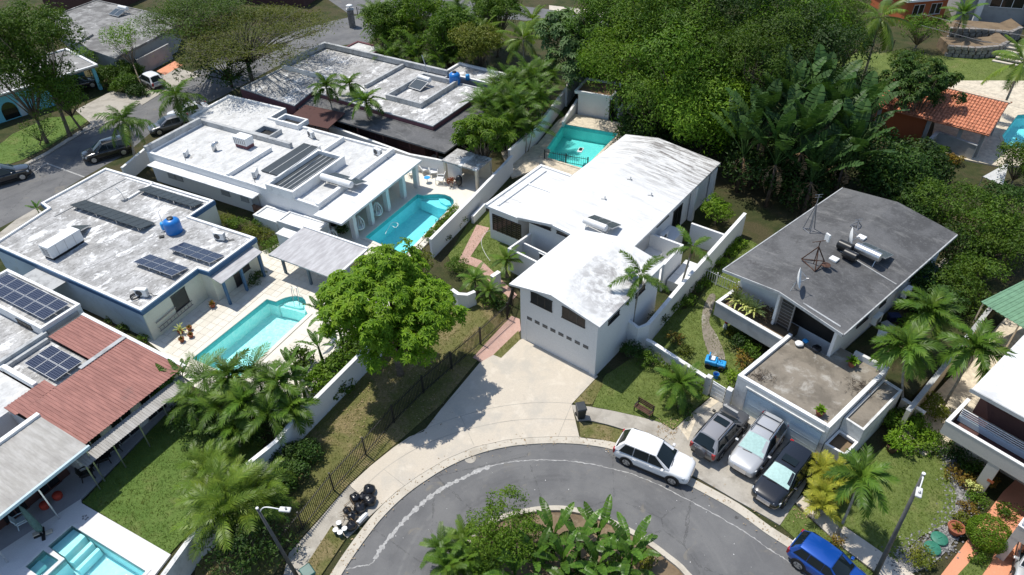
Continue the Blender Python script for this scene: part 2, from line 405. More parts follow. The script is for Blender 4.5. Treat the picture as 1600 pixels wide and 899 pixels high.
simple('trim_slate', (0.10, 0.15, 0.19), 0.55, var=0.15)
simple('paint_white', (0.80, 0.80, 0.79), 0.5, var=0.04)
simple('metal_white', (0.76, 0.76, 0.75), 0.4, 0.5, var=0.05)
simple('metal_galv', (0.55, 0.56, 0.57), 0.35, 0.5, 0.85, var=0.12, scale=6)
simple('metal_grey', (0.28, 0.28, 0.29), 0.45, 0.5, 0.5, var=0.1)
simple('metal_dark', (0.018, 0.018, 0.018), 0.5, 0.4, var=0.2)
simple('rust_iron', (0.075, 0.038, 0.025), 0.75, 0.3, var=0.4, scale=8)
simple('black_plastic', (0.014, 0.014, 0.015), 0.35, 0.5, var=0.2)
simple('rubber', (0.02, 0.02, 0.02), 0.85, var=0.2)
simple('glass_dark', (0.012, 0.014, 0.016), 0.08, 0.7, var=0.1)
simple('louvre_dark', (0.035, 0.033, 0.032), 0.35, 0.5, var=0.2)
simple('louvre_brown', (0.10, 0.07, 0.05), 0.4, 0.5, var=0.2)
simple('plastic_blue', (0.012, 0.17, 0.52), 0.35, 0.5, var=0.08)
simple('plastic_sky', (0.03, 0.33, 0.72), 0.4, 0.5, var=0.1)
simple('plastic_white', (0.82, 0.82, 0.80), 0.4, 0.4, var=0.03)
simple('green_lid', (0.035, 0.18, 0.12), 0.55, 0.4, var=0.2, scale=4)
simple('terracotta', (0.30, 0.10, 0.055), 0.8, var=0.2, scale=5)
simple('bark', (0.17, 0.135, 0.10), 0.9, var=0.4, scale=5, bump=0.6, bscale=12)
simple('bark_pale', (0.30, 0.275, 0.23), 0.9, var=0.3, scale=5, bump=0.5, bscale=14)
simple('bark_dark', (0.085, 0.065, 0.05), 0.9, var=0.4, scale=5, bump=0.6, bscale=12)
simple('wood_fence', (0.20, 0.11, 0.075), 0.85, var=0.3, scale=5)
simple('cardboard', (0.40, 0.29, 0.18), 0.85, var=0.15)
simple('foam_white', (0.80, 0.79, 0.77), 0.7, var=0.05)
simple('pvc_pipe', (0.60, 0.60, 0.59), 0.5, var=0.1)
simple('stone_wall', (0.24, 0.22, 0.20), 0.9, var=0.35, scale=3, bump=0.8, bscale=6)
simple('sandstone', (0.56, 0.49, 0.38), 0.9, var=0.2, scale=3)
simple('fabric_teal', (0.10, 0.16, 0.15), 0.9, var=0.2, scale=5)
simple('cushion_red', (0.40, 0.05, 0.03), 0.8, var=0.15)
simple('clay_tile', (0.52, 0.205, 0.115), 0.85, var=0.4, scale=3.5)
simple('green_metal', (0.15, 0.28, 0.17), 0.45, 0.4, var=0.15)
simple('litter_leaf', (0.34, 0.25, 0.15), 0.9, var=0.4, scale=6)
simple('pole_grey', (0.10, 0.10, 0.10), 0.7, var=0.2)
simple('dead_leaf', (0.21, 0.14, 0.075), 0.9, var=0.35, scale=6)
simple('pebble', (0.22, 0.215, 0.21), 0.8, var=0.5, scale=4)
simple('solar_frame', (0.50, 0.51, 0.52), 0.35, 0.5, 0.7, var=0.05)
simple('solar_mat', (0.032, 0.042, 0.048), 0.45, 0.5, var=0.15)
simple('collector', (0.040, 0.055, 0.065), 0.25, 0.5, var=0.15)
def red_roof():
 t = NT('roof_red'); p = t.pos((1, 6, 1), R(-33)); p2 = t.pos()
 c = t.mix(t.ramp(t.noise(p, 0.8, 6, 0.65), 0.35, 0.68), (0.23, 0.092, 0.074), (0.33, 0.142, 0.115))
 c = t.mix(t.ramp(t.noise(p, 1.7, 6, 0.7), 0.58, 0.75, 0, 0.6), c, (0.12, 0.045, 0.04))
 c = t.mix(t.ramp(t.noise(p2, 0.4, 5, 0.6), 0.62, 0.75, 0, 0.5), c, (0.13, 0.075, 0.065))
 t.out(c, 0.6, 0.35)
red_roof()
def corr_grey():
 t = NT('roof_sheet'); p = t.pos((1, 5, 1), R(-33)); p2 = t.pos()
 c = t.mix(t.ramp(t.noise(p, 0.8, 6, 0.65), 0.35, 0.68), (0.30, 0.285, 0.26), (0.41, 0.395, 0.37))
 c = t.mix(t.ramp(t.noise(p2, 0.5, 5, 0.6), 0.5, 0.7, 0, 0.6), c, (0.24, 0.225, 0.21))
 t.out(c, 0.6, 0.35)
corr_grey()
def pergola_mat():
 t = NT('roof_pergola'); p = t.pos((5, 1, 1), R(-33)); p2 = t.pos()
 c = t.mix(t.ramp(t.noise(p, 0.8, 6, 0.65), 0.35, 0.68), (0.36, 0.35, 0.355), (0.50, 0.495, 0.50))
 c = t.mix(t.ramp(t.noise(p2, 0.7, 5, 0.6), 0.5, 0.7, 0, 0.4), c, (0.28, 0.275, 0.28))
 t.out(c, 0.75, 0.3)
pergola_mat()
def pv_mat():
 """flat print of a photovoltaic module: cells 0.16 m with thin pale grid lines"""
 t = NT('pv_cells'); p = t.pos(coord='obj')
 sx = t.n('ShaderNodeSeparateXYZ'); t.l(p, sx.inputs[0])
 gx = t.math('PINGPONG', t.math('MULTIPLY', sx.outputs[0], 1 / 0.165), 0.5)
 gy = t.math('PINGPONG', t.math('MULTIPLY', sx.outputs[1], 1 / 0.165), 0.5)
 g = t.math('MINIMUM', gx, gy)
 c = t.mix(t.ramp(g, 0.02, 0.07, 1, 0), (0.010, 0.014, 0.032), (0.16, 0.18, 0.24))
 t.out(c, 0.12, 0.6)
pv_mat()
def water_mat(name, tint):
 t = NT(name); p = t.pos()
 h = t.noise(p, 3.0, 4, 0.6, 1.0)
 nr = t.bump(h, 0.45, 0.06)
 tr = t.n('ShaderNodeBsdfTransparent'); tr.inputs[0].default_value = tint
 gl = t.n('ShaderNodeBsdfGlossy'); gl.inputs['Roughness'].default_value = 0.03; t.l(nr, gl.inputs['Normal'])
 fr = t.n('ShaderNodeFresnel'); fr.inputs[0].default_value = 1.33; t.l(nr, fr.inputs['Normal'])
 mx = t.n('ShaderNodeMixShader'); t.l(fr.outputs[0], mx.inputs[0]); t.l(tr.outputs[0], mx.inputs[1]); t.l(gl.outputs[0], mx.inputs[2])
 o = t.n('ShaderNodeOutputMaterial'); t.l(mx.outputs[0], o.inputs[0])
water_mat('pool_water', (0.64, 0.93, 0.935, 1)); water_mat('pool_water_pale', (0.74, 0.96, 0.965, 1))
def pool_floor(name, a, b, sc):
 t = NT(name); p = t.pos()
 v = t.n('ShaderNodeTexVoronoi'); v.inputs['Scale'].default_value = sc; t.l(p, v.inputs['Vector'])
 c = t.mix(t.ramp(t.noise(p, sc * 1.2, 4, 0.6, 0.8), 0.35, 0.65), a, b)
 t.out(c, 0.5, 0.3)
pool_floor('pool_plaster_sparkle', (0.50, 0.84, 0.82), (0.80, 0.92, 0.89), 4.0)  # pale mottling paints the sun's sparkle on the floor into the plaster colour
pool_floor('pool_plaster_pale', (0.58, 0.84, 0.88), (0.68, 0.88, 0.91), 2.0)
pool_floor('pool_plaster_blue', (0.36, 0.76, 0.82), (0.46, 0.82, 0.87), 2.0)
pool_floor('pool_plaster_teal', (0.26, 0.70, 0.68), (0.33, 0.75, 0.72), 2.0)
pool_floor('pool_tile', (0.10, 0.42, 0.45), (0.16, 0.50, 0.52), 6.0)
pool_floor('pool_tile_grey', (0.24, 0.34, 0.36), (0.30, 0.42, 0.43), 6.0)
def leaf_mat(name, a, b, c3, trans=0.30, rough=0.5, spec=0.35):
 t = NT(name)
 a, b, c3 = [(x[0] * 1.12, x[1] * 1.2, x[2] * 0.8) for x in (a, b, c3)]
 g = t.n('ShaderNodeNewGeometry'); oi = t.n('ShaderNodeObjectInfo')
 r = g.outputs['Random Per Island']
 c = t.mix(t.ramp(r, 0.1, 0.9), a, b)
 n = t.noise(t.pos(), 0.8, 4, 0.6)
 c = t.mix(t.ramp(n, 0.48, 0.72, 0, 0.75), c, c3)
 hs = t.n('ShaderNodeHueSaturation'); t.l(c, hs.inputs['Color'])
 t.l(t.ramp(oi.outputs['Random'], 0, 1, 0.75, 1.25), hs.inputs['Value'])
 b1 = t.n('ShaderNodeBsdfPrincipled'); t.l(hs.outputs[0], b1.inputs['Base Color'])
 b1.inputs['Roughness'].default_value = rough; b1.inputs['Specular IOR Level'].default_value = spec * 0.6
 tr = t.n('ShaderNodeBsdfTranslucent')
 tc = t.mix(1.0, hs.outputs[0], (1.0, 1.1, 0.35), 'MULTIPLY'); t.l(tc, tr.inputs[0])
 mx = t.n('ShaderNodeMixShader'); mx.inputs[0].default_value = trans
 t.l(b1.outputs[0], mx.inputs[1]); t.l(tr.outputs[0], mx.inputs[2])
 o = t.n('ShaderNodeOutputMaterial'); t.l(mx.outputs[0], o.inputs[0])
leaf_mat('leaf_bright', (0.085, 0.160, 0.016), (0.150, 0.240, 0.026), (0.20, 0.27, 0.035), 0.35)
leaf_mat('leaf_lime', (0.090, 0.170, 0.014), (0.165, 0.260, 0.022), (0.215, 0.285, 0.030), 0.38)
leaf_mat('leaf_mid', (0.050, 0.100, 0.014), (0.095, 0.155, 0.022), (0.130, 0.180, 0.025))
leaf_mat('leaf_bamboo', (0.065, 0.140, 0.014), (0.120, 0.210, 0.022), (0.165, 0.245, 0.026))
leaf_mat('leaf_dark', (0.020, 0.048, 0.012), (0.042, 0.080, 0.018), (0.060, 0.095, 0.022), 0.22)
leaf_mat('leaf_olive', (0.085, 0.105, 0.018), (0.140, 0.150, 0.028), (0.170, 0.150, 0.032))
leaf_mat('leaf_grey', (0.075, 0.130, 0.065), (0.130, 0.195, 0.105), (0.100, 0.150, 0.070))
leaf_mat('leaf_yellow', (0.22, 0.22, 0.035), (0.34, 0.30, 0.055), (0.18, 0.21, 0.03))
leaf_mat('leaf_palm', (0.055, 0.110, 0.018), (0.100, 0.165, 0.028), (0.140, 0.190, 0.035), 0.25, 0.42, 0.4)
leaf_mat('leaf_palm_yellow', (0.085, 0.140, 0.020), (0.135, 0.190, 0.030), (0.175, 0.210, 0.038), 0.28, 0.38, 0.45)
leaf_mat('leaf_banana', (0.045, 0.100, 0.020), (0.080, 0.150, 0.030), (0.10, 0.17, 0.035), 0.30, 0.35, 0.45)
leaf_mat('leaf_strelitzia', (0.026, 0.060, 0.024), (0.050, 0.095, 0.036), (0.080, 0.125, 0.050), 0.15, 0.50, 0.35)
leaf_mat('leaf_croton', (0.12, 0.060, 0.020), (0.22, 0.15, 0.03), (0.09, 0.10, 0.025), 0.25)
leaf_mat('leaf_cream', (0.42, 0.42, 0.20), (0.60, 0.58, 0.32), (0.34, 0.36, 0.14), 0.2)
leaf_mat('leaf_red', (0.22, 0.03, 0.015), (0.34, 0.06, 0.02), (0.14, 0.05, 0.02), 0.25)
leaf_mat('grass_blade', (0.100, 0.140, 0.036), (0.155, 0.195, 0.058), (0.23, 0.21, 0.095), 0.3, 0.6, 0.2)
leaf_mat('grass_blade_dry', (0.10, 0.115, 0.035), (0.17, 0.155, 0.06), (0.23, 0.18, 0.09), 0.3, 0.6, 0.2)
def car_paint(name, col, metal=0.0, rough=0.3):
 t = NT(name)
 t.out(col, rough, 0.5, metal, None, 1.0)
car_paint('paint_car_white', (0.80, 0.80, 0.80)); car_paint('paint_car_silver', (0.50, 0.505, 0.51), 0.35, 0.35)
car_paint('paint_car_silver2', (0.34, 0.33, 0.33), 0.4, 0.35); car_paint('paint_car_grey', (0.13, 0.13, 0.135), 0.4, 0.32); car_paint('paint_car_black', (0.010, 0.011, 0.014), 0.0, 0.25)
car_paint('paint_car_blue', (0.006, 0.075, 0.38), 0.35, 0.28)
simple('car_glass', (0.010, 0.016, 0.018), 0.05, 0.45, var=0.05)
simple('sunshade', (0.42, 0.60, 0.56), 0.25, 0.6, var=0.1, scale=8)
simple('car_trim', (0.015, 0.015, 0.016), 0.45, 0.4, var=0.1)
simple('chrome', (0.60, 0.60, 0.62), 0.18, 0.5, 0.9, var=0.05)
simple('tail_red', (0.35, 0.012, 0.015), 0.2, 0.6, var=0.1)
simple('head_lamp', (0.55, 0.57, 0.58), 0.12, 0.7, var=0.1)
# pools (holes are needed before the ground)
def offset(poly, d):
 n = len(poly); out = []
 area = sum(poly[i - 1][0] * poly[i][1] - poly[i][0] * poly[i - 1][1] for i in range(n))
 sg = 1 if area > 0 else -1
 for i in range(n):
  a, b, c = Vector(poly[i - 1]), Vector(poly[i]), Vector(poly[(i + 1) % n])
  e1 = (b - a).normalized(); e2 = (c - b).normalized()
  n1 = Vector((e1.y, -e1.x)) * sg; n2 = Vector((e2.y, -e2.x)) * sg
  k = n1 + n2
  den = max(0.35, 1 + n1.dot(n2))
  p = b + k * (d / den)
  out.append((p.x, p.y))
 return out
DZ = 0.15
POOL1 = pix([(300, 561), (417, 468), (431, 472), (438, 468.5), (446, 465.5), (455, 463.5), (464, 463), (472, 465), (477, 469), (478.5, 475), (476.5, 483), (481, 491), (372, 592)], DZ)
POOL2 = pix([(570, 371), (652, 303.5), (661, 305.5), (672, 304), (684, 303.5), (695, 304.5), (704, 308), (709, 313), (709, 319), (668, 362), (632, 399)], DZ)
POOL3 = pix([(75, 854), (112.5, 821.5), (228, 893), (150, 975), (45, 925), (101, 874)], DZ)
SPA3 = pix([(40, 886), (67.5, 860), (92.5, 876), (64, 903)], DZ)
POOL4 = pix([(880, 194), (966, 209), (912, 264), (846, 244)], DZ)
POOL5 = pix([(1566, 212), (1590, 180), (1660, 176), (1660, 236), (1572, 231)], DZ)
POOLS = [POOL1, POOL2, POOL3, SPA3, POOL4, POOL5]
def pool(poly, label, floor, tile, depth, coping, cop_w=0.3, zt=DZ, water='pool_water'):
 c = Vector(poly[0])
 t = thing('swimming_pool', label, 'pool', (c.x, c.y, 0))
 if sum(poly[i - 1][0] * poly[i][1] - poly[i][0] * poly[i - 1][1] for i in range(len(poly))) < 0: poly = list(reversed(poly))
 mb = MB(); n = len(poly)
 for i in range(n):
  a, b = poly[i - 1], poly[i]
  for z0, z1, mi in ((zt - 0.02, -0.28, 1), (-0.28, -depth, 0)):
   mb.add([(a[0], a[1], z0), (a[0], a[1], z1), (b[0], b[1], z1), (b[0], b[1], z0)], [(3, 2, 1, 0)], mi)
 V2, fs = cdt(poly, [])
 mb.add([(v.x, v.y, -depth) for v in V2], fs)
 mb.build('basin', [floor, tile], t)
 mb = MB(); mb.add([(v.x, v.y, zt - 0.13) for v in V2], fs); mb.build('water', water, t)
 ring = offset(poly, cop_w)
 V3, f3 = cdt(ring, [poly])
 mb = MB(); mb.add([(v.x, v.y, zt + 0.035) for v in V3], f3)
 for rg in (ring, poly):
  for i in range(n):
   a, b = rg[i - 1], rg[i]
   mb.add([(a[0], a[1], zt - 0.03), (b[0], b[1], zt - 0.03), (b[0], b[1], zt + 0.035), (a[0], a[1], zt + 0.035)], [(0, 1, 2, 3)])
 mb.build('coping', coping, t)
 return t
# ground
big = [(-190, -15), (190, -15), (190, 260), (-190, 260)]
sheet('ground', big, 0.0, 'ground_mix', POOLS)
def strip(name, pl, pr, z0, z1, mat, kind='structure', parent=None):
 mb = MB(); n = len(pl)
 vs = []
 for a, b in zip(pl, pr): vs += [(a[0], a[1], z1), (b[0], b[1], z1), (a[0], a[1], z0), (b[0], b[1], z0)]
 fs = []
 for i in range(n - 1):
  k = 4 * i
  fs += [(k, k + 1, k + 5, k + 4), (k + 2, k, k + 4, k + 6), (k + 1, k + 3, k + 7, k + 5)]
 e = 4 * (n - 1)
 fs += [(0, 2, 3, 1), (e, e + 1, e + 3, e + 2)]
 mb.add(vs, fs)
 o = mb.build(name, mat, parent)
 if kind and not parent: o['kind'] = kind
 return o
def ribbon(pts, w):
 """two edges of a strip of width w along a 2D line"""
 l, r = [], []
 for i, p in enumerate(pts):
  a = Vector(pts[max(i - 1, 0)][:2]); b = Vector(pts[min(i + 1, len(pts) - 1)][:2])
  d = (b - a).normalized(); nrm = Vector((-d.y, d.x))
  ww = w[i] if hasattr(w, '__len__') else w
  l.append((p[0] + nrm.x * ww / 2, p[1] + nrm.y * ww / 2)); r.append((p[0] - nrm.x * ww / 2, p[1] - nrm.y * ww / 2))
 return l, r
EDGE_PX = [(470, 985), (500, 940), (525, 899), (545, 868), (568, 836), (592, 806), (625, 774), (660, 748), (700, 724), (745, 705), (790, 694), (830, 689.5), (870, 688),
   (910, 690), (950, 696), (990, 709), (1035, 730), (1085, 757), (1150, 793), (1200, 829), (1245, 858), (1300, 900), (1360, 960)]
EDGE = [tuple(p) for p in spline(pix(EDGE_PX), 5)]
ISL_PX = [(700, 899), (735, 845), (775, 815), (825, 801), (870, 797), (907, 802), (942, 813), (977, 829), (1008, 847), (1042, 872), (1072, 899), (1110, 960), (1000, 1040), (800, 1060), (690, 980)]
ISL = [tuple(p) for p in spline(pix(ISL_PX), 4, True)]
sheet('road', EDGE + pix([(1500, 1150), (400, 1150)]), 0.004, 'asphalt', [ISL])
kl, kr = ribbon(EDGE, 0.55)
strip('kerb', [(a[0], a[1]) for a in kl], [(a[0], a[1]) for a in kr], 0.0, 0.07, 'kerb_concrete')
il, ir = ribbon(ISL + [ISL[0]], 0.30)
strip('island_kerb', il, ir, 0.0, 0.22, 'kerb_concrete')
sheet('island_soil', ISL, 0.06, 'soil')
CR_PX = [(530, 893), (560, 885), (580, 881), (594, 860), (612, 836), (640, 805), (668, 780), (692, 763), (722, 748), (760, 731), (800, 722), (850, 719), (900, 722), (950, 731), (990, 742), (1040, 763), (1100, 795), (1160, 829), (1200, 857), (1240, 883), (1280, 915)]
crp = [(q[0] + random.uniform(-.03, .03), q[1] + random.uniform(-.03, .03)) for q in spline(pix(CR_PX), 14)]
ws = []
for i in range(len(crp)):
 f = i / len(crp)
 ws.append((0.24 if 0.12 < f < 0.46 else 0.055) * random.uniform(0.35, 1.5))
cl, cr_ = ribbon(crp, ws)
mb = MB()
mb.add([(a[0], a[1], 0.008) for a in cl] + [(a[0], a[1], 0.008) for a in cr_], [(len(cl) + i, len(cl) + i + 1, i + 1, i) for i in range(len(cl) - 1)])
tag(mb.build('sealed_crack', 'road_paint'), kind='structure')
mc = P(735, 717); mb = MB(); mb.lathe([(0.34, 0.0), (0.34, 0.012), (0.28, 0.013), (0.27, 0.009), (0.01, 0.009)], (mc.x, mc.y, 0.004), 20)
tag(mb.build('manhole_cover', 'concrete_old'), 'round manhole cover in the asphalt by the left driveway kerb', 'manhole')
def slab_px(name, pts, z1, mat, z0=0.0, smooth=0):
 pl = pix(pts)
 if smooth: pl = [tuple(p) for p in spline(pl, smooth, True)]
 if 'grass' in mat: LAWNS.append((pl, z1, mat))
 return slab(name, pl, z0, z1, mat)
LAWNS = []
slab_px('driveway', [(819, 529), (934, 589), (893, 633), (905, 684), (870, 683.5), (830, 685), (790, 689), (742, 700), (697, 719), (655, 744), (619, 770), (590, 797), (546, 760), (580, 729), (615, 701), (640, 684), (662, 676), (690, 640), (750, 568)], 0.09, 'concrete')
def joint(pts_px, z, w=0.03, name='slab_joint', n=5, mat='concrete_old'):
 pts = [tuple(p) for p in spline(pix(pts_px), n)]
 l, r = ribbon(pts, w)
 mb = MB(); mb.add([(a[0], a[1], z) for a in l] + [(a[0], a[1], z) for a in r], [(len(l) + i, len(l) + i + 1, i + 1, i) for i in range(len(l) - 1)])
 return tag(mb.build(name, mat), kind='structure')
joint([(622, 699), (665, 672), (720, 652), (770, 639), (820, 632), (860, 630.5), (893, 632)], 0.094, 0.04)
joint([(560, 772), (600, 735), (650, 703), (700, 682), (750, 668), (800, 659), (850, 656), (900, 658)], 0.094, 0.04)
joint([(720, 652), (741, 698)], 0.094, 0.03); joint([(893, 633), (872, 684)], 0.094, 0.03); joint([(600, 735), (632, 760)], 0.094, 0.03); joint([(690, 640), (720, 612)], 0.094, 0.03)
slab_px('pavement', [(444, 899), (452, 866), (495, 818), (545, 760), (590, 797), (567, 818), (543, 842), (520, 822), (487, 872), (470, 899), (455, 930), (425, 930)], 0.085, 'concrete_old')
slab_px('verge_grass', [(487, 872), (518, 824), (541, 843), (536, 850), (516, 880), (503, 899), (490, 925), (458, 925), (470, 899)], 0.095, 'grass_dry')
slab_px('brick_walk', [(739, 560), (763, 573), (814, 517), (812, 500), (799, 495)], 0.085, 'pavers_pink')
slab_px('brick_walk', [(716, 410), (732, 414), (748, 420), (762, 438), (800, 470), (808, 462), (770, 425), (752, 408), (735, 402), (765, 357), (745, 352)], 0.06, 'pavers_pink')
slab_px('soil_strip', [(771, 556), (783, 561), (813, 532), (810, 518)], 0.095, 'grass_dry')
slab_px('pavement', [(893, 634), (922, 637), (960, 644), (1000, 653), (1032, 662), (1052, 674), (1034, 690), (990, 677), (950, 665), (920, 658), (902, 659)], 0.085, 'concrete_old')
slab_px('soil_strip', [(929, 592), (943, 600), (925, 633), (895, 631)], 0.05, 'grass_dry')
slab_px('lawn', [(945, 588), (1010, 545), (1060, 575), (1110, 620), (1085, 640), (1052, 672), (1032, 661), (1000, 652), (960, 643), (926, 636)], 0.045, 'grass_green')
slab_px('verge_grass', [(905, 660), (945, 666), (990, 679), (1032, 692), (1025, 718), (990, 701), (950, 690), (907, 685)], 0.07, 'grass_dry')
slab_px('driveway', [(1052, 674), (1088, 640), (1118, 622), (1165, 645), (1285, 712), (1240, 790), (1218, 822), (1195, 808), (1150, 783), (1090, 748), (1040, 722), (1027, 716), (1034, 691)], 0.08, 'concrete_old')
slab_px('pavement', [(1242, 786), (1252, 775), (1300, 811), (1345, 842), (1400, 880), (1470, 930), (1440, 960), (1370, 897), (1310, 852)], 0.085, 'concrete')
slab_px('verge_grass', [(1219, 822), (1240, 790), (1310, 853), (1365, 898), (1420, 950), (1370, 950), (1305, 893), (1250, 850)], 0.07, 'grass_green')
slab_px('lawn', [(1254, 773), (1268, 745), (1300, 770), (1345, 725), (1395, 690), (1455, 690), (1480, 715), (1492, 750), (1495, 780), (1487, 812), (1465, 828), (1440, 838), (1420, 855), (1402, 880), (1345, 841), (1300, 809)], 0.06, 'grass_green')
slab_px('path', [(1470, 899), (1500, 860), (1535, 812), (1566, 770), (1640, 700), (1700, 760), (1620, 850), (1640, 900), (1560, 960), (1420, 980)], 0.07, 'path_terracotta')
slab_px('lawn', [(1496, 899), (1530, 862), (1556, 852), (1548, 880), (1530, 905), (1510, 940), (1470, 940)], 0.085, 'grass_green')
slab_px('lawn', [(452, 862), (495, 814), (545, 757), (580, 726), (615, 697), (690, 632), (745, 565), (800, 494), (790, 472), (760, 462), (700, 470), (585, 545), (480, 660), (395, 745), (300, 850), (310, 940), (400, 940)], 0.04, 'grass_dry')
slab_px('lawn', [(700, 400), (735, 345), (760, 330), (810, 360), (800, 420), (790, 470), (755, 440), (730, 455)], 0.03, 'grass_green')
slab_px('lawn', [(1085, 480), (1115, 430), (1170, 375), (1215, 400), (1160, 470), (1180, 520), (1160, 590), (1140, 610), (1100, 592), (1010, 530), (1045, 490)], 0.04, 'grass_green')
slab_px('garden_path', [(1097, 490), (1108, 462), (1118, 463), (1113, 485), (1108, 505), (1120, 525), (1133, 560), (1120, 575), (1108, 555), (1098, 525)], 0.055, 'terrace_old', smooth=4)
slab_px('garden_path', [(1060, 668), (1110, 622), (1124, 628), (1088, 655), (1075, 690)], 0.09, 'sandstone')
slab_px('side_yard', [(1310, 560), (1400, 470), (1480, 400), (1500, 470), (1440, 560), (1400, 610)], 0.03, 'concrete_old')
LAWNS.append((pix([(130, 787), (265, 868), (300, 830), (330, 800), (400, 720), (415, 690), (340, 640), (285, 625), (240, 670)]), 0.10, 'grass_lush'))
slab('lawn', pix([(130, 787), (265, 868), (300, 830), (330, 800), (400, 720), (415, 690), (340, 640), (285, 625), (240, 670)]), 0.0, 0.10, 'grass_lush')
slab('pool_deck', pix([(0, 865), (128, 782), (128, 788), (268, 869), (240, 905), (200, 960), (-60, 960), (-60, 900)]), 0.0, DZ, 'deck_white', [POOL3, SPA3])
slab_px('porch_floor', [(-60, 905), (0, 864), (128, 782), (240, 668), (290, 620), (200, 560), (-60, 760)], 0.12, 'deck_grey')
slab('pool_deck', pix([(228, 532), (300, 480), (340, 440), (410, 395), (440, 380), (640, 455), (575, 548), (450, 668), (380, 640), (290, 600), (262, 560)]), 0.0, DZ - 0.02, 'deck_tile', [offset(POOL1, 0.28)])
slab('pool_terrace', pix([(470, 372), (520, 340), (560, 300), (650, 235), (700, 250), (775, 272), (783, 262), (672, 378), (645, 405), (620, 420), (545, 390)]), 0.0, DZ - 0.02, 'deck_tile', [offset(POOL2, 0.28)])
slab('pool_deck', pix([(872, 190), (890, 178), (990, 198), (1000, 230), (925, 290), (820, 250)]), 0.0, DZ, 'sandstone', [offset(POOL4, 0.28)])
slab_px('terrace', [(783, 240), (822, 222), (860, 236), (850, 262), (800, 280)], 0.12, 'sandstone')
slab('pool_deck', pix([(1500, 128), (1580, 128), (1700, 130), (1700, 260), (1560, 262), (1450, 240), (1470, 150)]), 0.0, DZ, 'sandstone', [offset(POOL5, 0.28)])
slab_px('lawn', [(1300, 86), (1360, 82), (1470, 88), (1560, 92), (1640, 95), (1640, 131), (1510, 131), (1440, 112), (1400, 170), (1280, 170)], 0.04, 'grass_green')
pool(POOL1, 'turquoise swimming pool with rounded steps in the cream tiled deck', 'pool_plaster_sparkle', 'pool_tile', 1.35, 'deck_tile', water='pool_water_pale')
pool(POOL2, 'turquoise swimming pool beside the white colonnaded porch', 'pool_plaster_blue', 'pool_tile', 1.5, 'deck_tile', 0.28)
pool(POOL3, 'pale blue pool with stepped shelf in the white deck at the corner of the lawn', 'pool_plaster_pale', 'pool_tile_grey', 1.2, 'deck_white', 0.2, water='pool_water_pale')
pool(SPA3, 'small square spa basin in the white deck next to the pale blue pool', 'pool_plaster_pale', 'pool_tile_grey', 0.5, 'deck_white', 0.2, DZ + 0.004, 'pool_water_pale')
pool(POOL4, 'rectangular green turquoise pool behind the big white gabled house', 'pool_plaster_teal', 'pool_tile', 1.4, 'sandstone', 0.25)
pool(POOL5, 'light turquoise pool beside the terracotta tiled pavilion', 'pool_plaster_blue', 'pool_tile', 1.3, 'sandstone', 0.3)
def ledge(poly, z0, z1, mat, name):
 mb = MB(); mb.prism(poly, z0, z1); return tag(mb.build(name, mat), kind='structure')
ledge(offset(pix([(433, 473), (446, 466.5), (464, 464), (476, 469), (477.5, 475), (475, 484), (455, 478)], DZ), -0.05), -1.3, -0.32, 'pool_plaster_sparkle', 'pool_step')
ledge(offset(pix([(440, 472), (450, 467.5), (463, 465.5), (473, 470), (474, 477), (466, 478)], DZ), -0.05), -1.3, -0.12, 'pool_plaster_sparkle', 'pool_step')
ledge(offset(pix([(655, 306), (672, 305.5), (690, 305.5), (703, 309.5), (707, 317), (696, 321), (682, 318), (670, 312)], DZ), -0.05), -1.4, -0.35, 'pool_plaster_blue', 'pool_step')
ledge(offset(pix([(684, 306), (695, 306), (703, 310), (706, 316), (696, 317), (687, 312)], DZ), -0.05), -1.4, -0.14, 'pool_plaster_blue', 'pool_step')
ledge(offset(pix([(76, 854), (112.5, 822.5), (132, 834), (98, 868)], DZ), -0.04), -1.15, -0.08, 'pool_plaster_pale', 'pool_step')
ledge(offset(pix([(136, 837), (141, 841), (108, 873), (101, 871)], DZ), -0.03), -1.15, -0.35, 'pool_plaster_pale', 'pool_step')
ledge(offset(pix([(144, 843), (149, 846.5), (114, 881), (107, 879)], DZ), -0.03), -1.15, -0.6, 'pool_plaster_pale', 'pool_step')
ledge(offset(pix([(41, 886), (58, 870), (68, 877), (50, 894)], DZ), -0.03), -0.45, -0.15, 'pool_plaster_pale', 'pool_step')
sheet('street', pix([(-90, 410), (0, 356), (48, 331), (110, 290), (165, 258), (195, 242), (235, 208), (300, 172), (345, 152), (385, 130), (430, 105), (505, 74), (580, 66), (600, 30), (560, 24), (480, 42), (420, 60),
       (360, 80), (310, 108), (262, 138), (215, 165), (175, 185), (130, 208), (74, 243), (36, 263), (0, 287), (-90, 340)]), 0.004, 'asphalt')
sheet('street', pix([(470, -30), (545, 22), (640, 25), (760, 27), (870, 37), (940, 40), (1040, 55), (1050, 38), (935, 26), (860, 15), (760, 4), (660, -6), (560, -30)]), 0.008, 'asphalt')
joint([(72, 255), (132, 277)], 0.008, 0.16, 'road_line', 2, 'road_paint')
joint([(36, 283), (72, 255)], 0.008, 0.10, 'road_line', 2, 'road_paint')
slab_px('pavement', [(0, 278), (36, 258), (74, 238), (128, 203), (150, 190), (158, 196), (130, 208), (74, 243), (36, 263), (0, 285)], 0.09, 'concrete_old')
slab_px('driveway', [(118, 173), (175, 143), (215, 150), (222, 160), (180, 186), (150, 200)], 0.05, 'concrete_old')
slab_px('driveway', [(208, 150), (270, 105), (315, 118), (262, 140), (222, 165)], 0.045, 'concrete_old')
slab_px('brick_walk', [(245, 112), (272, 96), (285, 102), (258, 118)], 0.055, 'path_terracotta')
slab_px('lawn', [(20, 210), (75, 185), (125, 180), (138, 190), (75, 230), (36, 250), (0, 262), (-30, 250)], 0.04, 'grass_lush')
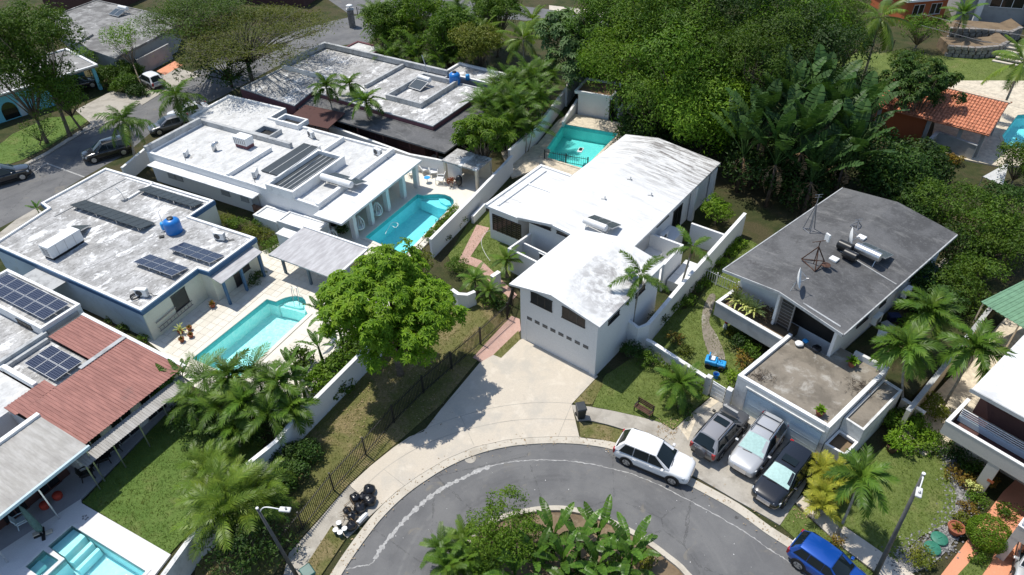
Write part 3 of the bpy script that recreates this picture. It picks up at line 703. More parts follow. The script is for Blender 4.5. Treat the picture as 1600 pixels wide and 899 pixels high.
slab_px('pavement', [(0, 365), (25, 345), (58, 326), (66, 332), (30, 355), (0, 378)], 0.08, 'concrete_old')
sheet('street_verge', pix([(858, 16), (935, 27), (1040, 40), (1040, 30), (935, 18), (858, 9)]), 0.06, 'concrete')
# building helpers
def ccw(poly):
 a = sum(poly[i - 1][0] * poly[i][1] - poly[i][0] * poly[i - 1][1] for i in range(len(poly)))
 return list(poly) if a > 0 else list(reversed(poly))
def fp(F, st): return [tuple(F.pt(a, b)[:2]) for a, b in st]
def walls(t, poly, z0, z1, mat, name='wall', label=None):
 poly = ccw(poly); mb = MB()
 for i in range(len(poly)):
  a, b = poly[i - 1], poly[i]
  mb.add([(a[0], a[1], z0), (b[0], b[1], z0), (b[0], b[1], z1), (a[0], a[1], z1)], [(0, 1, 2, 3)])
 return mb.build(name, mat, t, label=label)
def flat(t, poly, z, mat, name='roof'):
 V2, fs = cdt(ccw(poly), []); mb = MB(); mb.add([(v.x, v.y, z) for v in V2], fs)
 return mb.build(name, mat, t)
def ring(t, poly, d_out, d_in, z0, z1, mat, name, bevel=0.0):
 poly = ccw(poly)
 o = offset(poly, d_out) if d_out else poly
 i_ = offset(poly, -d_in)
 n = len(poly); mb = MB()
 vs = [(p[0], p[1], z0) for p in o] + [(p[0], p[1], z1) for p in o] + [(p[0], p[1], z1) for p in i_] + [(p[0], p[1], z0) for p in i_]
 fs = []
 for k in range(n):
  j = (k + 1) % n
  fs += [(k, j, n + j, n + k), (n + k, n + j, 2 * n + j, 2 * n + k), (2 * n + k, 2 * n + j, 3 * n + j, 3 * n + k), (3 * n + k, 3 * n + j, j, k)]
 mb.add(vs, fs)
 return mb.build(name, mat, t, bevel=bevel)
def parapet_house(t, poly, zr, ph, pw, wall, roof, cop, z0=0.0):
 walls(t, poly, z0, zr, wall)
 flat(t, offset(ccw(poly), -pw * 0.5), zr - 0.002, roof)
 ring(t, poly, 0.0, pw, zr - 0.001, zr + ph, cop, 'parapet', 0.015)
def beam(t, F, s0, s1, t0, t1, z0, z1, mat, name, bevel=0.0):
 mb = MB(); mb.fbox(F, min(s0, s1), max(s0, s1), min(t0, t1), max(t0, t1), z0, z1)
 return mb.build(name, mat, t, bevel=bevel)
def window(t, p0, p1, z0, z1, slats=8, panes=2, frame='louvre_dark', mat='louvre_dark', name='window', glass='glass_dark', depth=0.06):
 """louvre window on the wall line p0 -> p1 whose outside is to the right of that direction"""
 p0 = Vector((p0[0], p0[1], 0)); p1 = Vector((p1[0], p1[1], 0)); d = (p1 - p0); L = d.length; d.normalize()
 n = Vector((d.y, -d.x, 0))
 F = Fr((p0.x, p0.y), (d.x, d.y), flip=True)      # v points outside
 mb = MB(); mb.fbox(F, 0, L, 0.006, 0.02, z0, z1, 0)
 w = mb.build(name, glass, t)
 mb = MB()
 for k in range(panes + 1):
  x = L * k / panes
  mb.fbox(F, max(0, x - 0.03), min(L, x + 0.03), 0.021, depth, z0, z1)
 mb.fbox(F, -0.04, L + 0.04, 0.004, depth + 0.01, z1, z1 + 0.05); mb.fbox(F, -0.04, L + 0.04, 0.004, depth + 0.03, z0 - 0.05, z0)
 mb.build('frame', frame, w)
 if slats:
  mb = MB(); h = (z1 - z0) / slats
  for k in range(slats):
   zc = z0 + h * (k + 0.5)
   a, b = F.pt(0.02, 0.025, zc - h * 0.1), F.pt(L - 0.02, 0.025, zc - h * 0.1)
   a2, b2 = F.pt(0.02, depth - 0.005, zc - h * 0.42), F.pt(L - 0.02, depth - 0.005, zc - h * 0.42)
   up = Vector((0, 0, h * 0.55))
   mb.add([a + up, b + up, b2, a2], [(3, 2, 1, 0)])
  mb.build('louvres', mat, w)
 return w
def louvre_grid(t, p0, p1, z0, z1, cols, rows, mat='louvre_brown'):
 p0 = Vector((p0[0], p0[1], 0)); p1 = Vector((p1[0], p1[1], 0)); d = (p1 - p0); L = d.length; d.normalize()
 F = Fr((p0.x, p0.y), (d.x, d.y), flip=True)
 w = MB().fbox(F, 0, L, 0.006, 0.02, z0, z1).build('window', 'glass_dark', t)
 mb = MB()
 for k in range(cols + 1): x = L * k / cols; mb.fbox(F, x - 0.025, x + 0.025, 0.021, 0.07, z0, z1)
 mb.build('frame', 'metal_dark', w)
 mb = MB()
 for k in range(rows): z = z0 + (z1 - z0) * (k + 0.5) / rows; mb.fbox(F, 0, L, 0.03, 0.06, z - 0.03, z + 0.03)
 mb.build('louvres', mat, w)
def make_pv(w, d):
 mb = MB(); mb.fbox(Fr((0, 0), (1, 0)), -w / 2, w / 2, -d / 2, d / 2, -0.02, 0.018, 0)
 mb.fbox(Fr((0, 0), (1, 0)), -w / 2 + 0.03, w / 2 - 0.03, -d / 2 + 0.03, d / 2 - 0.03, 0.019, 0.024, 1)
 return mb.mesh('module', ['solar_frame', 'pv_cells'])
def array(F, s0, s1, t0, t1, z_t0, z_t1, nu, nv, label, mat=None, gap=0.03, roofz=2.8, name='solar_array', group='solar arrays on the flat roofs', part='module'):
 """a tilted bank of modules between (s0,t0) and (s1,t1); heights at the two t edges"""
 c = F.pt((s0 + s1) / 2, (t0 + t1) / 2, roofz)
 t = thing(name, label, 'solar panels', c, group)
 A = F.pt(s0, t0, z_t0); B = F.pt(s1, t0, z_t0); D = F.pt(s0, t1, z_t1)
 ex = (B - A); ey = (D - A); lx, ly = ex.length, ey.length; ex.normalize(); ey.normalize(); ez = ex.cross(ey)
 if ez.z < 0: ez = -ez; ey, ex, A, lx, ly, nu, nv = ey, ex, A, lx, ly, nu, nv
 w, d = lx / nu - gap, ly / nv - gap
 if mat:
  mb = MB(); mb.fbox(Fr((0, 0), (1, 0)), -w / 2, w / 2, -d / 2, d / 2, -0.02, 0.02); me = mb.mesh(part, mat)
 else: me = make_pv(w, d)
 xx, yy = ex, ey
 if xx.cross(yy).z < 0: yy = -yy
 rot = Matrix((xx, yy, xx.cross(yy))).transposed().to_4x4()
 for i in range(nu):
  for j in range(nv):
   p = A + ex * (lx * (i + 0.5) / nu) + ey * (ly * (j + 0.5) / nv)
   o = shared(part, me, t); m4 = rot.copy(); m4.translation = p - c; o.matrix_basis = m4
 for sx in (0.06, 0.36, 0.64, 0.94):
  for tt, zz in ((t0, z_t0), (t1, z_t1)):
   tq = t0 + (t1 - t0) * (0.08 if tt == t0 else 0.92)
   zq = z_t0 + (z_t1 - z_t0) * (0.08 if tt == t0 else 0.92) - 0.025
   if zq - roofz > 0.03:
    a = F.pt(s0 + (s1 - s0) * sx, tq, roofz); b = Vector((a.x, a.y, zq))
    MB().bar(a, b, 0.05, 0.05, up=Vector((1, 0, 0))).build('leg', 'metal_galv', t)
 for q in (0.2, 0.8):
  a = A + ey * (ly * q) - ez * 0.045; b = a + ex * lx
  MB().bar(a, b, 0.05, 0.04).build('rail', 'metal_galv', t)
 return t
def make_ac(label, group='air conditioner condensers'):
 t = thing('air_conditioner', label, 'air conditioner', (0, 0, 0), group)
 F = Fr((0, 0), (1, 0))
 MB().fbox(F, -0.44, 0.44, -0.17, 0.17, 0.09, 0.70).build('casing', 'metal_white', t, bevel=0.025)
 mb = MB()
 for r in (0.07, 0.13, 0.19, 0.24):
  pts = [Vector((-0.12 + r * math.cos(a), -0.186, 0.40 + r * math.sin(a))) for a in [k * math.pi / 10 for k in range(21)]]
  mb.tube(pts, 0.007, 4, caps=False)
 g = mb.build('fan_grille', 'metal_grey', t)
 mb = MB(); vs = [(-0.12, -0.176, 0.40)] + [(-0.12 + 0.25 * math.cos(k * math.pi / 10), -0.176, 0.40 + 0.25 * math.sin(k * math.pi / 10)) for k in range(20)]
 mb.add(vs, [(0, 1 + k, 1 + (k + 1) % 20) for k in range(20)]); mb.build('fan_opening', 'black_plastic', t)
 mb = MB()
 for k in range(9): mb.fbox(F, 0.441, 0.45, -0.14, 0.14, 0.16 + k * 0.055, 0.175 + k * 0.055)
 mb.build('side_grille', 'metal_grey', t)
 for x in (-0.32, 0.32): MB().fbox(F, x - 0.05, x + 0.05, -0.2, 0.2, 0.0, 0.088).build('foot', 'metal_grey', t)
 MB().tube([(0.45, 0.1, 0.25), (0.6, 0.12, 0.2), (0.75, 0.05, 0.06), (1.1, 0.2, 0.04)], 0.025, 6).build('pipe', 'black_plastic', t)
 return t
AC0 = []
def ac(loc, rz, label, scale=1.0):
 if not AC0:
  a = make_ac(label); a.location = loc; a.rotation_euler = (0, 0, rz); a.scale = (scale,) * 3; AC0.append(a); return a
 return dup(AC0[0], loc, rz, label, scale=scale)
def water_tank(loc, r, h, label, text=True):
 t = thing('water_tank', label, 'water tank', loc)
 x, y, z = loc
 pr = [(r * 0.96, 0.0), (r, 0.05), (r * 0.97, h * 0.16), (r, h * 0.2), (r * 0.97, h * 0.36), (r, h * 0.42), (r * 0.97, h * 0.56), (r * 0.99, h * 0.68), (r * 0.9, h * 0.82), (r * 0.55, h * 0.92), (r * 0.34, h * 0.94)]
 MB().lathe(pr, loc, 28).build('body', 'plastic_blue', t, smooth=True, sharp=50)
 MB().lathe([(r * 0.36, 0), (r * 0.38, 0.04), (r * 0.36, 0.11), (r * 0.2, 0.14), (0.01, 0.145)], (x, y, z + h * 0.93), 18).build('lid', 'black_plastic', t, smooth=True, sharp=40)
 MB().tube([(x - r, y, z + 0.15), (x - r - 0.3, y - 0.1, z + 0.1), (x - r - 0.35, y - 0.1, z + 0.02)], 0.03, 6).build('pipe', 'pvc_pipe', t)
 return t
def heater(F, sc, tc, zr, rz, label, ncol=2, L=1.5, group='solar water heaters', name='solar_water_heater', tr=0.25, tank='metal_white'):
 """horizontal tank on a frame with tilted collectors; local +X runs along the tank"""
 c = F.pt(sc, tc, zr)
 t = thing(name, label, 'water heater', (0, 0, 0), group)
 MB().tube([(-L / 2, 0, 0.72), (-L / 2 + 0.04, 0, 0.72), (L / 2 - 0.04, 0, 0.72), (L / 2, 0, 0.72)], [tr * 0.8, tr, tr, tr * 0.8], 16).build('tank', tank, t, smooth=True, sharp=35)
 for x in (-L * 0.36, L * 0.36):
  MB().bar((x, 0.28, 0), (x, 0.0, 0.5), 0.04, 0.04).build('stand', 'metal_galv', t); MB().bar((x, -0.28, 0), (x, 0.0, 0.5), 0.04, 0.04).build('stand', 'metal_galv', t)
 for k in range(ncol):
  w = L / ncol + 0.1; x0 = -L / 2 - 0.08 * ncol / 2 + k * (w + 0.05)
  mb = MB()
  ya, za, yb, zb = 0.35, 0.55, 1.75, 0.12
  nrm = Vector((0, za - zb, yb - ya)).normalized() * 0.08
  cs = [(x0, yb, zb), (x0 + w, yb, zb), (x0 + w, ya, za), (x0, ya, za)]
  cs = [cs[0], cs[3], cs[2], cs[1]]
  b = [Vector(q) for q in cs]; tp = [q + nrm for q in b]
  mb.hexa(b, tp); p = mb.build('collector', 'solar_frame', t)
  ins = []
  cen = sum(tp, Vector((0, 0, 0))) / 4
  for q in tp: ins.append(q + (cen - q) * 0.06 + nrm * 0.06)
  MB().add(ins, [(0, 1, 2, 3)]).build('glass', 'collector', p)
  MB().bar((x0 + w / 2, ya + 0.1, 0.0), (x0 + w / 2, ya + 0.1, za - 0.02), 0.04, 0.04, up=Vector((1, 0, 0))).build('stand', 'metal_galv', t)
 t.location = c; t.rotation_euler = (0, 0, rz)
 return t
def dish(loc, rz, r, label, tilt=0.9):
 t = thing('satellite_dish', label, 'satellite dish', (0, 0, 0), 'satellite dishes on the dark roof')
 M4 = Matrix.Rotation(tilt, 3, 'Y'); c = Vector((0, 0, r * 1.05 + 0.15))
 mb = MB(); n = 24; rings = 5; vs = []
 for side in (0, 1):
  for i in range(rings + 1):
   q = r * i / rings
   for k in range(n): vs.append(tuple(c + M4 @ Vector((q * math.cos(2 * math.pi * k / n), q * math.sin(2 * math.pi * k / n), 0.22 * q * q / r + side * 0.02))))
 fs = []
 for side in (0, 1):
  b = side * (rings + 1) * n
  for i in range(rings):
   for k in range(n):
    f = (b + i * n + k, b + i * n + (k + 1) % n, b + (i + 1) * n + (k + 1) % n, b + (i + 1) * n + k)
    fs.append(f if side else tuple(reversed(f)))
 e = rings * n
 for k in range(n): fs.append((e + k, e + (k + 1) % n, (rings + 1) * n + e + (k + 1) % n, (rings + 1) * n + e + k))
 mb.add(vs, fs); mb.build('reflector', 'coping_white', t, smooth=True, sharp=40)
 tip = c + M4 @ Vector((0, 0, r * 0.9))
 for k in range(3):
  a = 2 * math.pi * k / 3 + 0.4
  MB().tube([c + M4 @ Vector((r * 0.85 * math.cos(a), r * 0.85 * math.sin(a), 0.16 * r)), tip], 0.012, 5).build('strut', 'metal_galv', t)
 MB().tube([tip - M4 @ Vector((0, 0, 0.08)), tip + M4 @ Vector((0, 0, 0.08))], 0.04, 8).build('receiver', 'metal_grey', t)
 MB().tube([(0, 0, 0), tuple(c)], 0.035, 8).build('mast', 'metal_galv', t)
 for k in range(3):
  a = 2 * math.pi * k / 3
  MB().tube([(0.4 * math.cos(a), 0.4 * math.sin(a), 0.0), (0, 0, r * 0.8)], 0.015, 5).build('brace', 'metal_galv', t)
 t.location = loc; t.rotation_euler = (0, 0, rz)
 return t
# solar house on the left
F1 = rect((165, 262), (335, 313), (0, 369), 3.0)
h1 = thing('house', 'flat roofed cream house with navy trim and solar arrays on its grey roof', 'house', F1.pt(10, 6.5))
P1 = fp(F1, [(0, 0), (13.3, 0), (13.3, 2.7), (20.4, 2.75), (20.3, 7.65), (19.25, 7.7), (19.3, 13.0), (2.0, 12.3), (1.3, 6.9), (0, 6.6)])
parapet_house(h1, P1, 2.85, 0.15, 0.22, 'wall_cream', 'roof_grey', 'coping_white')
beam(h1, Fr(F1.pt(2.0, 12.3)[:2], F1.pt(19.3, 13.0)[:2] - F1.pt(2.0, 12.3)[:2] if False else (F1.pt(19.3, 13.0) - F1.pt(2.0, 12.3))[:2], flip=True), 0.02, 17.25, 0.004, 0.03, 0.0, 2.5, 'wall_blueish', 'wall', 0)
ring(h1, P1, 0.05, -0.004, 2.55, 2.92, 'trim_blue', 'fascia')
beam(h1, F1, 3.0, 13.0, 0.32, 0.5, 2.85, 2.93, 'coping_white', 'roof_curb', 0.01)
a = F1.inv(200, 277, 2.9); b = F1.inv(68, 318, 2.9); c1 = F1.inv(240, 287, 2.9); c2 = F1.inv(200, 311, 2.9); d2 = F1.inv(85, 338, 2.9)
mbx = MB(); mbx.bar(F1.pt(*a, 2.87), F1.pt(*d2, 2.87), 0.10, 0.06); mbx.build('roof_seam', 'wall_grey', h1)
mbx = MB(); mbx.bar(F1.pt(*c1, 2.92), F1.pt(*c2, 2.92), 0.22, 0.16); mbx.build('roof_curb', 'coping_white', h1, bevel=0.015)
for q in ((2.0, 12.0, 8.2), (13.5, 12.6, 3.2)):
 pass
for (x0, y0, x1, y1) in ((70, 416, 245, 347), (135, 420, 300, 340), (0, 388, 90, 345)):
 p, q = F1.inv(x0, y0, 2.85), F1.inv(x1, y1, 2.85)
 MB().bar(F1.pt(p[0], p[1], 2.853), F1.pt(q[0], p[1] + (q[1] - p[1]), 2.853), 0.07, 0.012).build('roof_seam', 'wall_grey', h1)
w0 = F1.pt(19.27, 9.3); w1 = F1.pt(19.27, 10.6)
window(h1, w1, w0, 1.0, 2.35, 10, 1)
for tt in (12.55, 12.75): pass
can = [F1.inv(326, 430, 2.6), F1.inv(345, 442, 2.5), F1.inv(409, 392, 2.5), F1.inv(390, 381, 2.6)]
mb = MB(); cp = [F1.pt(can[0][0] - 0.3, can[0][1], 0), F1.pt(can[1][0], can[1][1], 0), F1.pt(can[2][0], can[2][1], 0), F1.pt(can[3][0] - 0.3, can[3][1], 0)]
mb.hexa([(cp[i].x, cp[i].y, z) for i, z in zip(range(4), (2.47, 2.33, 2.33, 2.47))], [(cp[i].x, cp[i].y, z) for i, z in zip(range(4), (2.54, 2.40, 2.40, 2.54))])
mb.build('patio_canopy', 'roof_pergola', h1)
for f in (0.03, 0.5, 0.95):
 s_ = can[1][0] - 0.15 + (can[2][0] - can[1][0]) * f; t_ = can[1][1] + (can[2][1] - can[1][1]) * f + (-0.15 if f < .5 else 0.1)
 MB().fbox(F1, s_ - 0.09, s_ + 0.09, t_ - 0.09, t_ + 0.09, DZ - 0.02, 2.33).build('post', 'trim_blue', h1)
window(h1, F1.pt(20.36, 5.8), F1.pt(20.36, 5.1), 0.2, 2.0, 8, 1, name='door'); window(h1, F1.pt(20.36, 4.8), F1.pt(20.36, 4.1), 0.9, 2.0, 8, 1)
window(h1, F1.pt(19.3, 7.72) + Vector((0, 0, 0)), F1.pt(20.2, 7.68), 0.2, 0.3, 0, 1) if False else None
Fs = Fr(F1.pt(2.0, 12.3)[:2], (F1.pt(19.3, 13.0) - F1.pt(2.0, 12.3))[:2], flip=True)
for k in range(11): MB().fbox(Fs, 4.0 + k * 0.24, 4.05 + k * 0.24, 1.3, 1.35, 0.3, 2.7).build('grille_bar', 'metal_dark', h1)
MB().fbox(Fs, 3.95, 6.5, 1.28, 1.37, 2.71, 2.78).build('grille_rail', 'metal_dark', h1)
lad = thing('ladder', 'long metal ladder hung flat on the cream wall by the pool deck', 'ladder', F1.pt(19.45, 11))
for z_ in (0.55, 0.9): MB().bar(F1.pt(19.42, 12.4, z_), F1.pt(19.42, 9.2, z_ + 0.15), 0.05, 0.05).build('rail', 'metal_grey', lad)
for k in range(10): q = 12.3 - k * 0.33; MB().bar(F1.pt(19.42, q, 0.58 + k * .0155), F1.pt(19.42, q, 0.88 + k * .0155), 0.03, 0.03).build('rung', 'metal_grey', lad)
MB().bar(F1.pt(19.38, 12.4, 1.35), F1.pt(19.38, 10.6, 1.45), 0.06, 0.06).build('pipe', 'metal_grey', h1)
def f_array(F, pA, pB, pC, zf, zn, nu, nv, label, **k):
 """far-left, far-right, near-left corners in the photograph"""
 A, B, C_ = F.inv(*pA, zf), F.inv(*pB, zf), F.inv(*pC, zn)
 return array(F, A[0], B[0], A[1], C_[1], zf, zn, nu, nv, label, **k)
f_array(F1, (133, 312.5), (245, 347.5), (114, 322.5), 3.0, 3.28, 11, 1, 'long bank of black pool heating panels in the middle of the solar house roof', mat='solar_mat', gap=0.035, roofz=2.85, part='panel', name='pool_heating_panels')
f_array(F1, (233, 291), (314, 320), (216, 297.5), 3.0, 3.25, 9, 1, 'shorter bank of black pool heating panels beside the far parapet of the solar house', mat='solar_mat', gap=0.035, roofz=2.85, part='panel', name='pool_heating_panels')
f_array(F1, (234.5, 397.5), (292.5, 420.5), (209, 410), 2.97, 3.25, 4, 2, 'blue grid solar array nearest the louvre window end of the solar house roof')
f_array(F1, (287.5, 378.5), (349, 401.5), (266, 390), 2.97, 3.25, 4, 2, 'blue grid solar array beside the condenser and patio canopy of the solar house')
p = P(273, 362, 2.85); water_tank((p.x, p.y, 2.85), 0.66, 1.3, 'big blue plastic water tank with black lid on the solar house roof')
p = P(258, 359, 2.85); ct = thing('pressure_tank', 'small light blue pressure tank beside the big blue water tank', 'pressure tank', (p.x, p.y, 2.85))
MB().lathe([(0.02, 0.0), (0.2, 0.02), (0.24, 0.12), (0.24, 0.55), (0.2, 0.66), (0.02, 0.7)], (p.x, p.y, 2.87), 14).build('body', 'plastic_sky', ct, smooth=True)
MB().tube([(p.x, p.y, 3.5), (p.x, p.y, 4.6)], 0.02, 6).build('vent_pipe', 'metal_grey', ct)
gs = F1.inv(76, 407, 2.85); gn = F1.inv(109, 385, 2.85)
gen = thing('generator', 'white boxy standby generator on the solar house roof', 'generator', F1.pt(gs[0], gs[1], 2.85))
Fg = Fr(F1.pt(gs[0] - 0.05, gs[1] - 0.5)[:2], (F1.pt(gs[0], gs[1] - 1) - F1.pt(gs[0], gs[1]))[:2])
MB().fbox(Fg, -0.35, 2.35, -0.5, 0.5, 2.85, 3.05).build('skid', 'metal_dark', gen)
MB().fbox(Fg, -0.4, 2.4, -0.55, 0.55, 3.06, 4.05).build('housing', 'metal_white', gen, bevel=0.03)
mb = MB()
for zz in range(4):
 mb.fbox(Fg, -0.415, -0.402, -0.35, -0.03, 3.2 + zz * 0.17, 3.3 + zz * 0.17); mb.fbox(Fg, -0.415, -0.402, 0.05, 0.35, 3.2 + zz * 0.17, 3.3 + zz * 0.17)
mb.build('vents', 'metal_grey', gen)
mb = MB()
for zz in range(3): mb.fbox(Fg, 0.2 + zz * 0.75, 0.215 + zz * 0.75, -0.565, -0.552, 3.1, 4.0)
mb.build('door_seams', 'metal_grey', gen)
hs = F1.inv(113, 374, 2.9)
heater(F1, hs[0], hs[1], 2.85, F1.ang + R(90) + R(-62), 'solar water heater with white tank and dark collector beside the generator', 1, 1.35, tr=0.28)
p = P(345, 375, 2.85); ac((p.x, p.y, 2.85), F1.ang + R(12), 'white condenser on the solar house roof near the patio canopy')
p = P(224, 463, 2.85); ac((p.x, p.y, 2.85), F1.ang + R(20), 'white condenser at the near corner of the solar house roof with coiled hose')
mb = MB(); cc = P(212, 465, 2.88)
mb.tube([(cc.x + 0.32 * math.cos(k * .5), cc.y + 0.32 * math.sin(k * .5) * (1 + .1 * math.sin(k)), 2.88 + 0.006 * k) for k in range(34)], 0.03, 6)
tag(mb.build('coiled_hose', 'black_plastic'), 'coiled black hose at the near corner of the solar house roof', 'hose')
for i, (x_, y_) in enumerate(((101, 449), (118, 456))):
 p = P(x_, y_, 1.0); ac((p.x, p.y, 0.55), F1.ang, ['white condenser in the narrow side passage, farther from the red roof', 'white condenser in the narrow side passage, nearer the red roof'][i], 0.9)
for (x_, y_) in ((195, 313), (253, 371)):
 p = P(x_, y_, 2.85)
 if x_ == 195:
  vp = thing('antenna_mast', 'bent antenna mast in a concrete foot on the solar house roof', 'antenna', (p.x, p.y, 2.85))
  MB().lathe([(0.28, 0), (0.26, 0.16), (0.1, 0.2)], (p.x, p.y, 2.85), 12).build('foot', 'wall_grey', vp)
  MB().tube([(p.x, p.y, 3.0), (p.x - 0.05, p.y, 3.6), (p.x - 0.35, p.y, 4.1)], 0.025, 6).build('mast', 'metal_galv', vp)
 else:
  MB().box(p.x, p.y, 2.85, 0.35, 0.3, 0.1, 0.3).build('roof_drain', 'metal_dark', h1)
# white flat house with colonnade
F2 = rect((358, 150), (447, 172), (228, 240), 3.0)
h2 = thing('house', 'white flat roofed house with colonnaded porch along its pool', 'house', F2.pt(12, 7))
P2 = fp(F2, [(0, 0), (8.0, -0.1), (8.0, 2.2), (23.5, 2.4), (23.5, 13.3), (15.3, 13.0), (2.5, 13.0), (2.4, 6.2), (0.2, 5.9)])
parapet_house(h2, P2, 2.95, 0.2, 0.25, 'wall_white', 'roof_pale', 'coping_white')
zr = 2.95
beam(h2, F2, 2.3, 14.2, 5.9, 6.25, zr, zr + 0.5, 'coping_grey', 'upstand', 0.02)
beam(h2, F2, 2.35, 2.7, 6.26, 13.0, zr + 0.2, zr + 0.75, 'coping_grey', 'upstand', 0.02)
a = F2.inv(355, 272, 3.3); b = F2.inv(425, 228, 3.3)
beam(h2, F2, a[0] - 0.12, a[0] + 0.14, b[1] + 0.3, 12.9, zr, zr + 0.4, 'coping_white', 'upstand', 0.02)
lw = [F2.inv(393, 205, 3.3), F2.inv(437, 207, 3.3), F2.inv(410, 195, 3.3), F2.inv(425, 215, 3.3)]
s0, t1 = F2.inv(393, 206, 3.4); s1, t0 = F2.inv(440, 202, 3.4)
rr = fp(F2, [(s0, t0), (s1, t0), (s1, t1), (s0, t1)])
ring(h2, rr, 0, 0.2, zr, zr + 0.45, 'coping_grey', 'light_well', 0.015)
flat(h2, offset(ccw(rr), -0.2), zr + 0.01, 'metal_dark', 'light_well_opening')
beam(h2, F2, s0, s0 + 4.2, t1 + 0.02, t1 + 0.24, zr, zr + 0.4, 'coping_grey', 'upstand', 0.02)
s0, t1 = F2.inv(429, 188, 3.4); s1, t0 = F2.inv(470, 184, 3.4)
rr = fp(F2, [(s0, t0), (s1 + 1.0, t0), (s1 + 1.0, t1), (s0, t1)])
ring(h2, rr, 0, 0.2, zr, zr + 0.5, 'coping_white', 'light_well', 0.015); flat(h2, offset(ccw(rr), -0.2), zr + 0.01, 'metal_dark', 'light_well_opening')
s0, t0 = F2.inv(383, 228, 3.0)
cb = thing('roof_vent_block', 'grey ribbed ventilation block with dark red base on the white flat roof', 'roof vent', F2.pt(s0, t0, zr))
MB().fbox(F2, s0 - 0.75, s0 + 0.75, t0 - 0.45, t0 + 0.45, zr, zr + 0.35).build('base', 'wall_plum', cb)
MB().fbox(F2, s0 - 0.8, s0 + 0.8, t0 - 0.5, t0 + 0.5, zr + 0.36, zr + 1.1).build('housing', 'coping_white', cb, bevel=0.02)
mb = MB()
for k in range(6): mb.fbox(F2, s0 - 0.7 + k * 0.26, s0 - 0.62 + k * 0.26, t0 + 0.502, t0 + 0.52, zr + 0.45, zr + 1.0)
mb.build('slots', 'metal_grey', cb)
def trough(sa, sb, ta, tb, n, z, raised):
 for k in range(n):
  w = (sb - sa) / n
  beam(h2, F2, sa + k * w + 0.02, sa + (k + 1) * w - 0.05, ta, tb, z - 0.08, z, 'solar_mat', 'dark_strip')
  beam(h2, F2, sa + (k + 1) * w - 0.048, sa + (k + 1) * w + 0.018, ta, tb, z - 0.06, z + 0.03, 'coping_grey', 'rib')
A = F2.inv(410, 267, 3.1); B = F2.inv(480, 225, 3.1)
trough(A[0] - 0.2, A[0] + 1.9, B[1], A[1], 2, 3.1, False)
A = F2.inv(413, 292, 3.6); B = F2.inv(517, 245, 3.6); A2 = F2.inv(450, 303, 3.6); T0 = F2.inv(483, 232, 3.6)[1]
sA, sB = A[0], F2.inv(447, 310, 3.6)[0]
rr = fp(F2, [(sA, T0), (sB + 0.1, T0), (sB + 0.1, 13.25), (sA, 13.25)])
ring(h2, rr, 0, 0.25, zr, zr + 0.85, 'coping_white', 'clerestory', 0.02)
walls(h2, offset(ccw(rr), 0.0), 2.0, zr, 'wall_white') if False else None
trough(sA + 0.3, sB - 0.2, T0 + 0.3, 12.95, 5, zr + 0.5, True)
MB().tube([F2.pt(sA + 0.3, 12.5, zr + 1.0), F2.pt(sA + 0.8, 12.3, zr + 1.25), F2.pt(sA + 0.35, T0, zr + 1.2)], 0.05, 6).build('pipe', 'pvc_pipe', h2)
a = F2.inv(525, 222, 3.3)
beam(h2, F2, a[0] - 0.15, a[0] + 0.15, 2.7, T0 - 0.05, zr, zr + 0.45, 'coping_white', 'upstand', 0.02)
beam(h2, F2, 23.55, 26.5, 2.4, 14.1, 2.62, 2.82, 'roof_white', 'porch_roof', 0.02)
beam(h2, F2, 23.1, 23.5, 2.5, 13.2, zr + 0.2, zr + 0.4, 'coping_white', 'upstand', 0.05)
for q in ((655, 250), (622, 268)): pass
cs = [F2.inv(x_, y_, DZ) for x_, y_ in ((653, 292), (633, 309), (609, 330), (584, 351), (555, 371))]
for (s_, t_) in cs:
 MB().fbox(F2, 25.75, 26.2, t_ - 0.2, t_ + 0.2, DZ - 0.02, 2.62).build('column', 'wall_white', h2, bevel=0.01)
for k, (ta, tb) in enumerate(((4.0, 5.6), (6.4, 8.0), (8.8, 10.4), (11.2, 12.6))):
 window(h2, F2.pt(23.5, tb), F2.pt(23.5, ta), 0.25, 2.2, 0, 3, frame='paint_white', name='glass_door')
beam(h2, F2, 3.4, 16.6, 13.02, 14.0, 2.35, 2.45, 'roof_white', 'eave_slab', 0.01)
for (sa, sb) in ((4.6, 5.5), (5.6, 6.5), (11.5, 12.5), (13.9, 14.8)):
 window(h2, F2.pt(sa, 13.0), F2.pt(sb, 13.0), 1.0, 2.1, 7, 1, frame='wall_grey', mat='wall_grey')
window(h2, F2.pt(15.35, 13.06), F2.pt(16.3, 13.1), 0.1, 2.0, 9, 1, frame='wall_grey', mat='wall_grey', name='door')
for i, (sa, sb, z_) in enumerate(((17.4, 20.0, 1.55), (20.1, 24.3, 1.75))):
 pl = fp(F2, [(sa, 13.35), (sb, 13.35), (sb, 15.0), (sa, 15.0)])
 walls(h2, pl, 0, z_, 'wall_white', 'annexe_wall'); flat(h2, pl, z_ - 0.05, 'roof_white', 'annexe_roof'); ring(h2, pl, 0.03, 0.15, z_ - 0.06, z_ + 0.06, 'coping_white', 'parapet')
p = P(400, 276, zr); ac((p.x, p.y, zr), F2.ang - R(60), 'condenser beside the slatted skylight at the low end of the white flat roof')
p = P(487, 215, zr); ac((p.x, p.y, zr), F2.ang - R(20), 'condenser between the skylight and the brown roofed lean-to on the white flat roof')
p = P(591, 243, zr); ac((p.x, p.y, zr), F2.ang - R(10), 'condenser above the colonnaded porch on the white flat roof')
p = P(292, 244, zr); ac((p.x, p.y, zr), F2.ang - R(60), 'dark condenser near the street end of the white flat roof', 0.8)
p = P(336, 236, zr); vt = thing('roof_vent', 'curved metal roof vent in the middle of the white flat roof', 'roof vent', (p.x, p.y, zr))
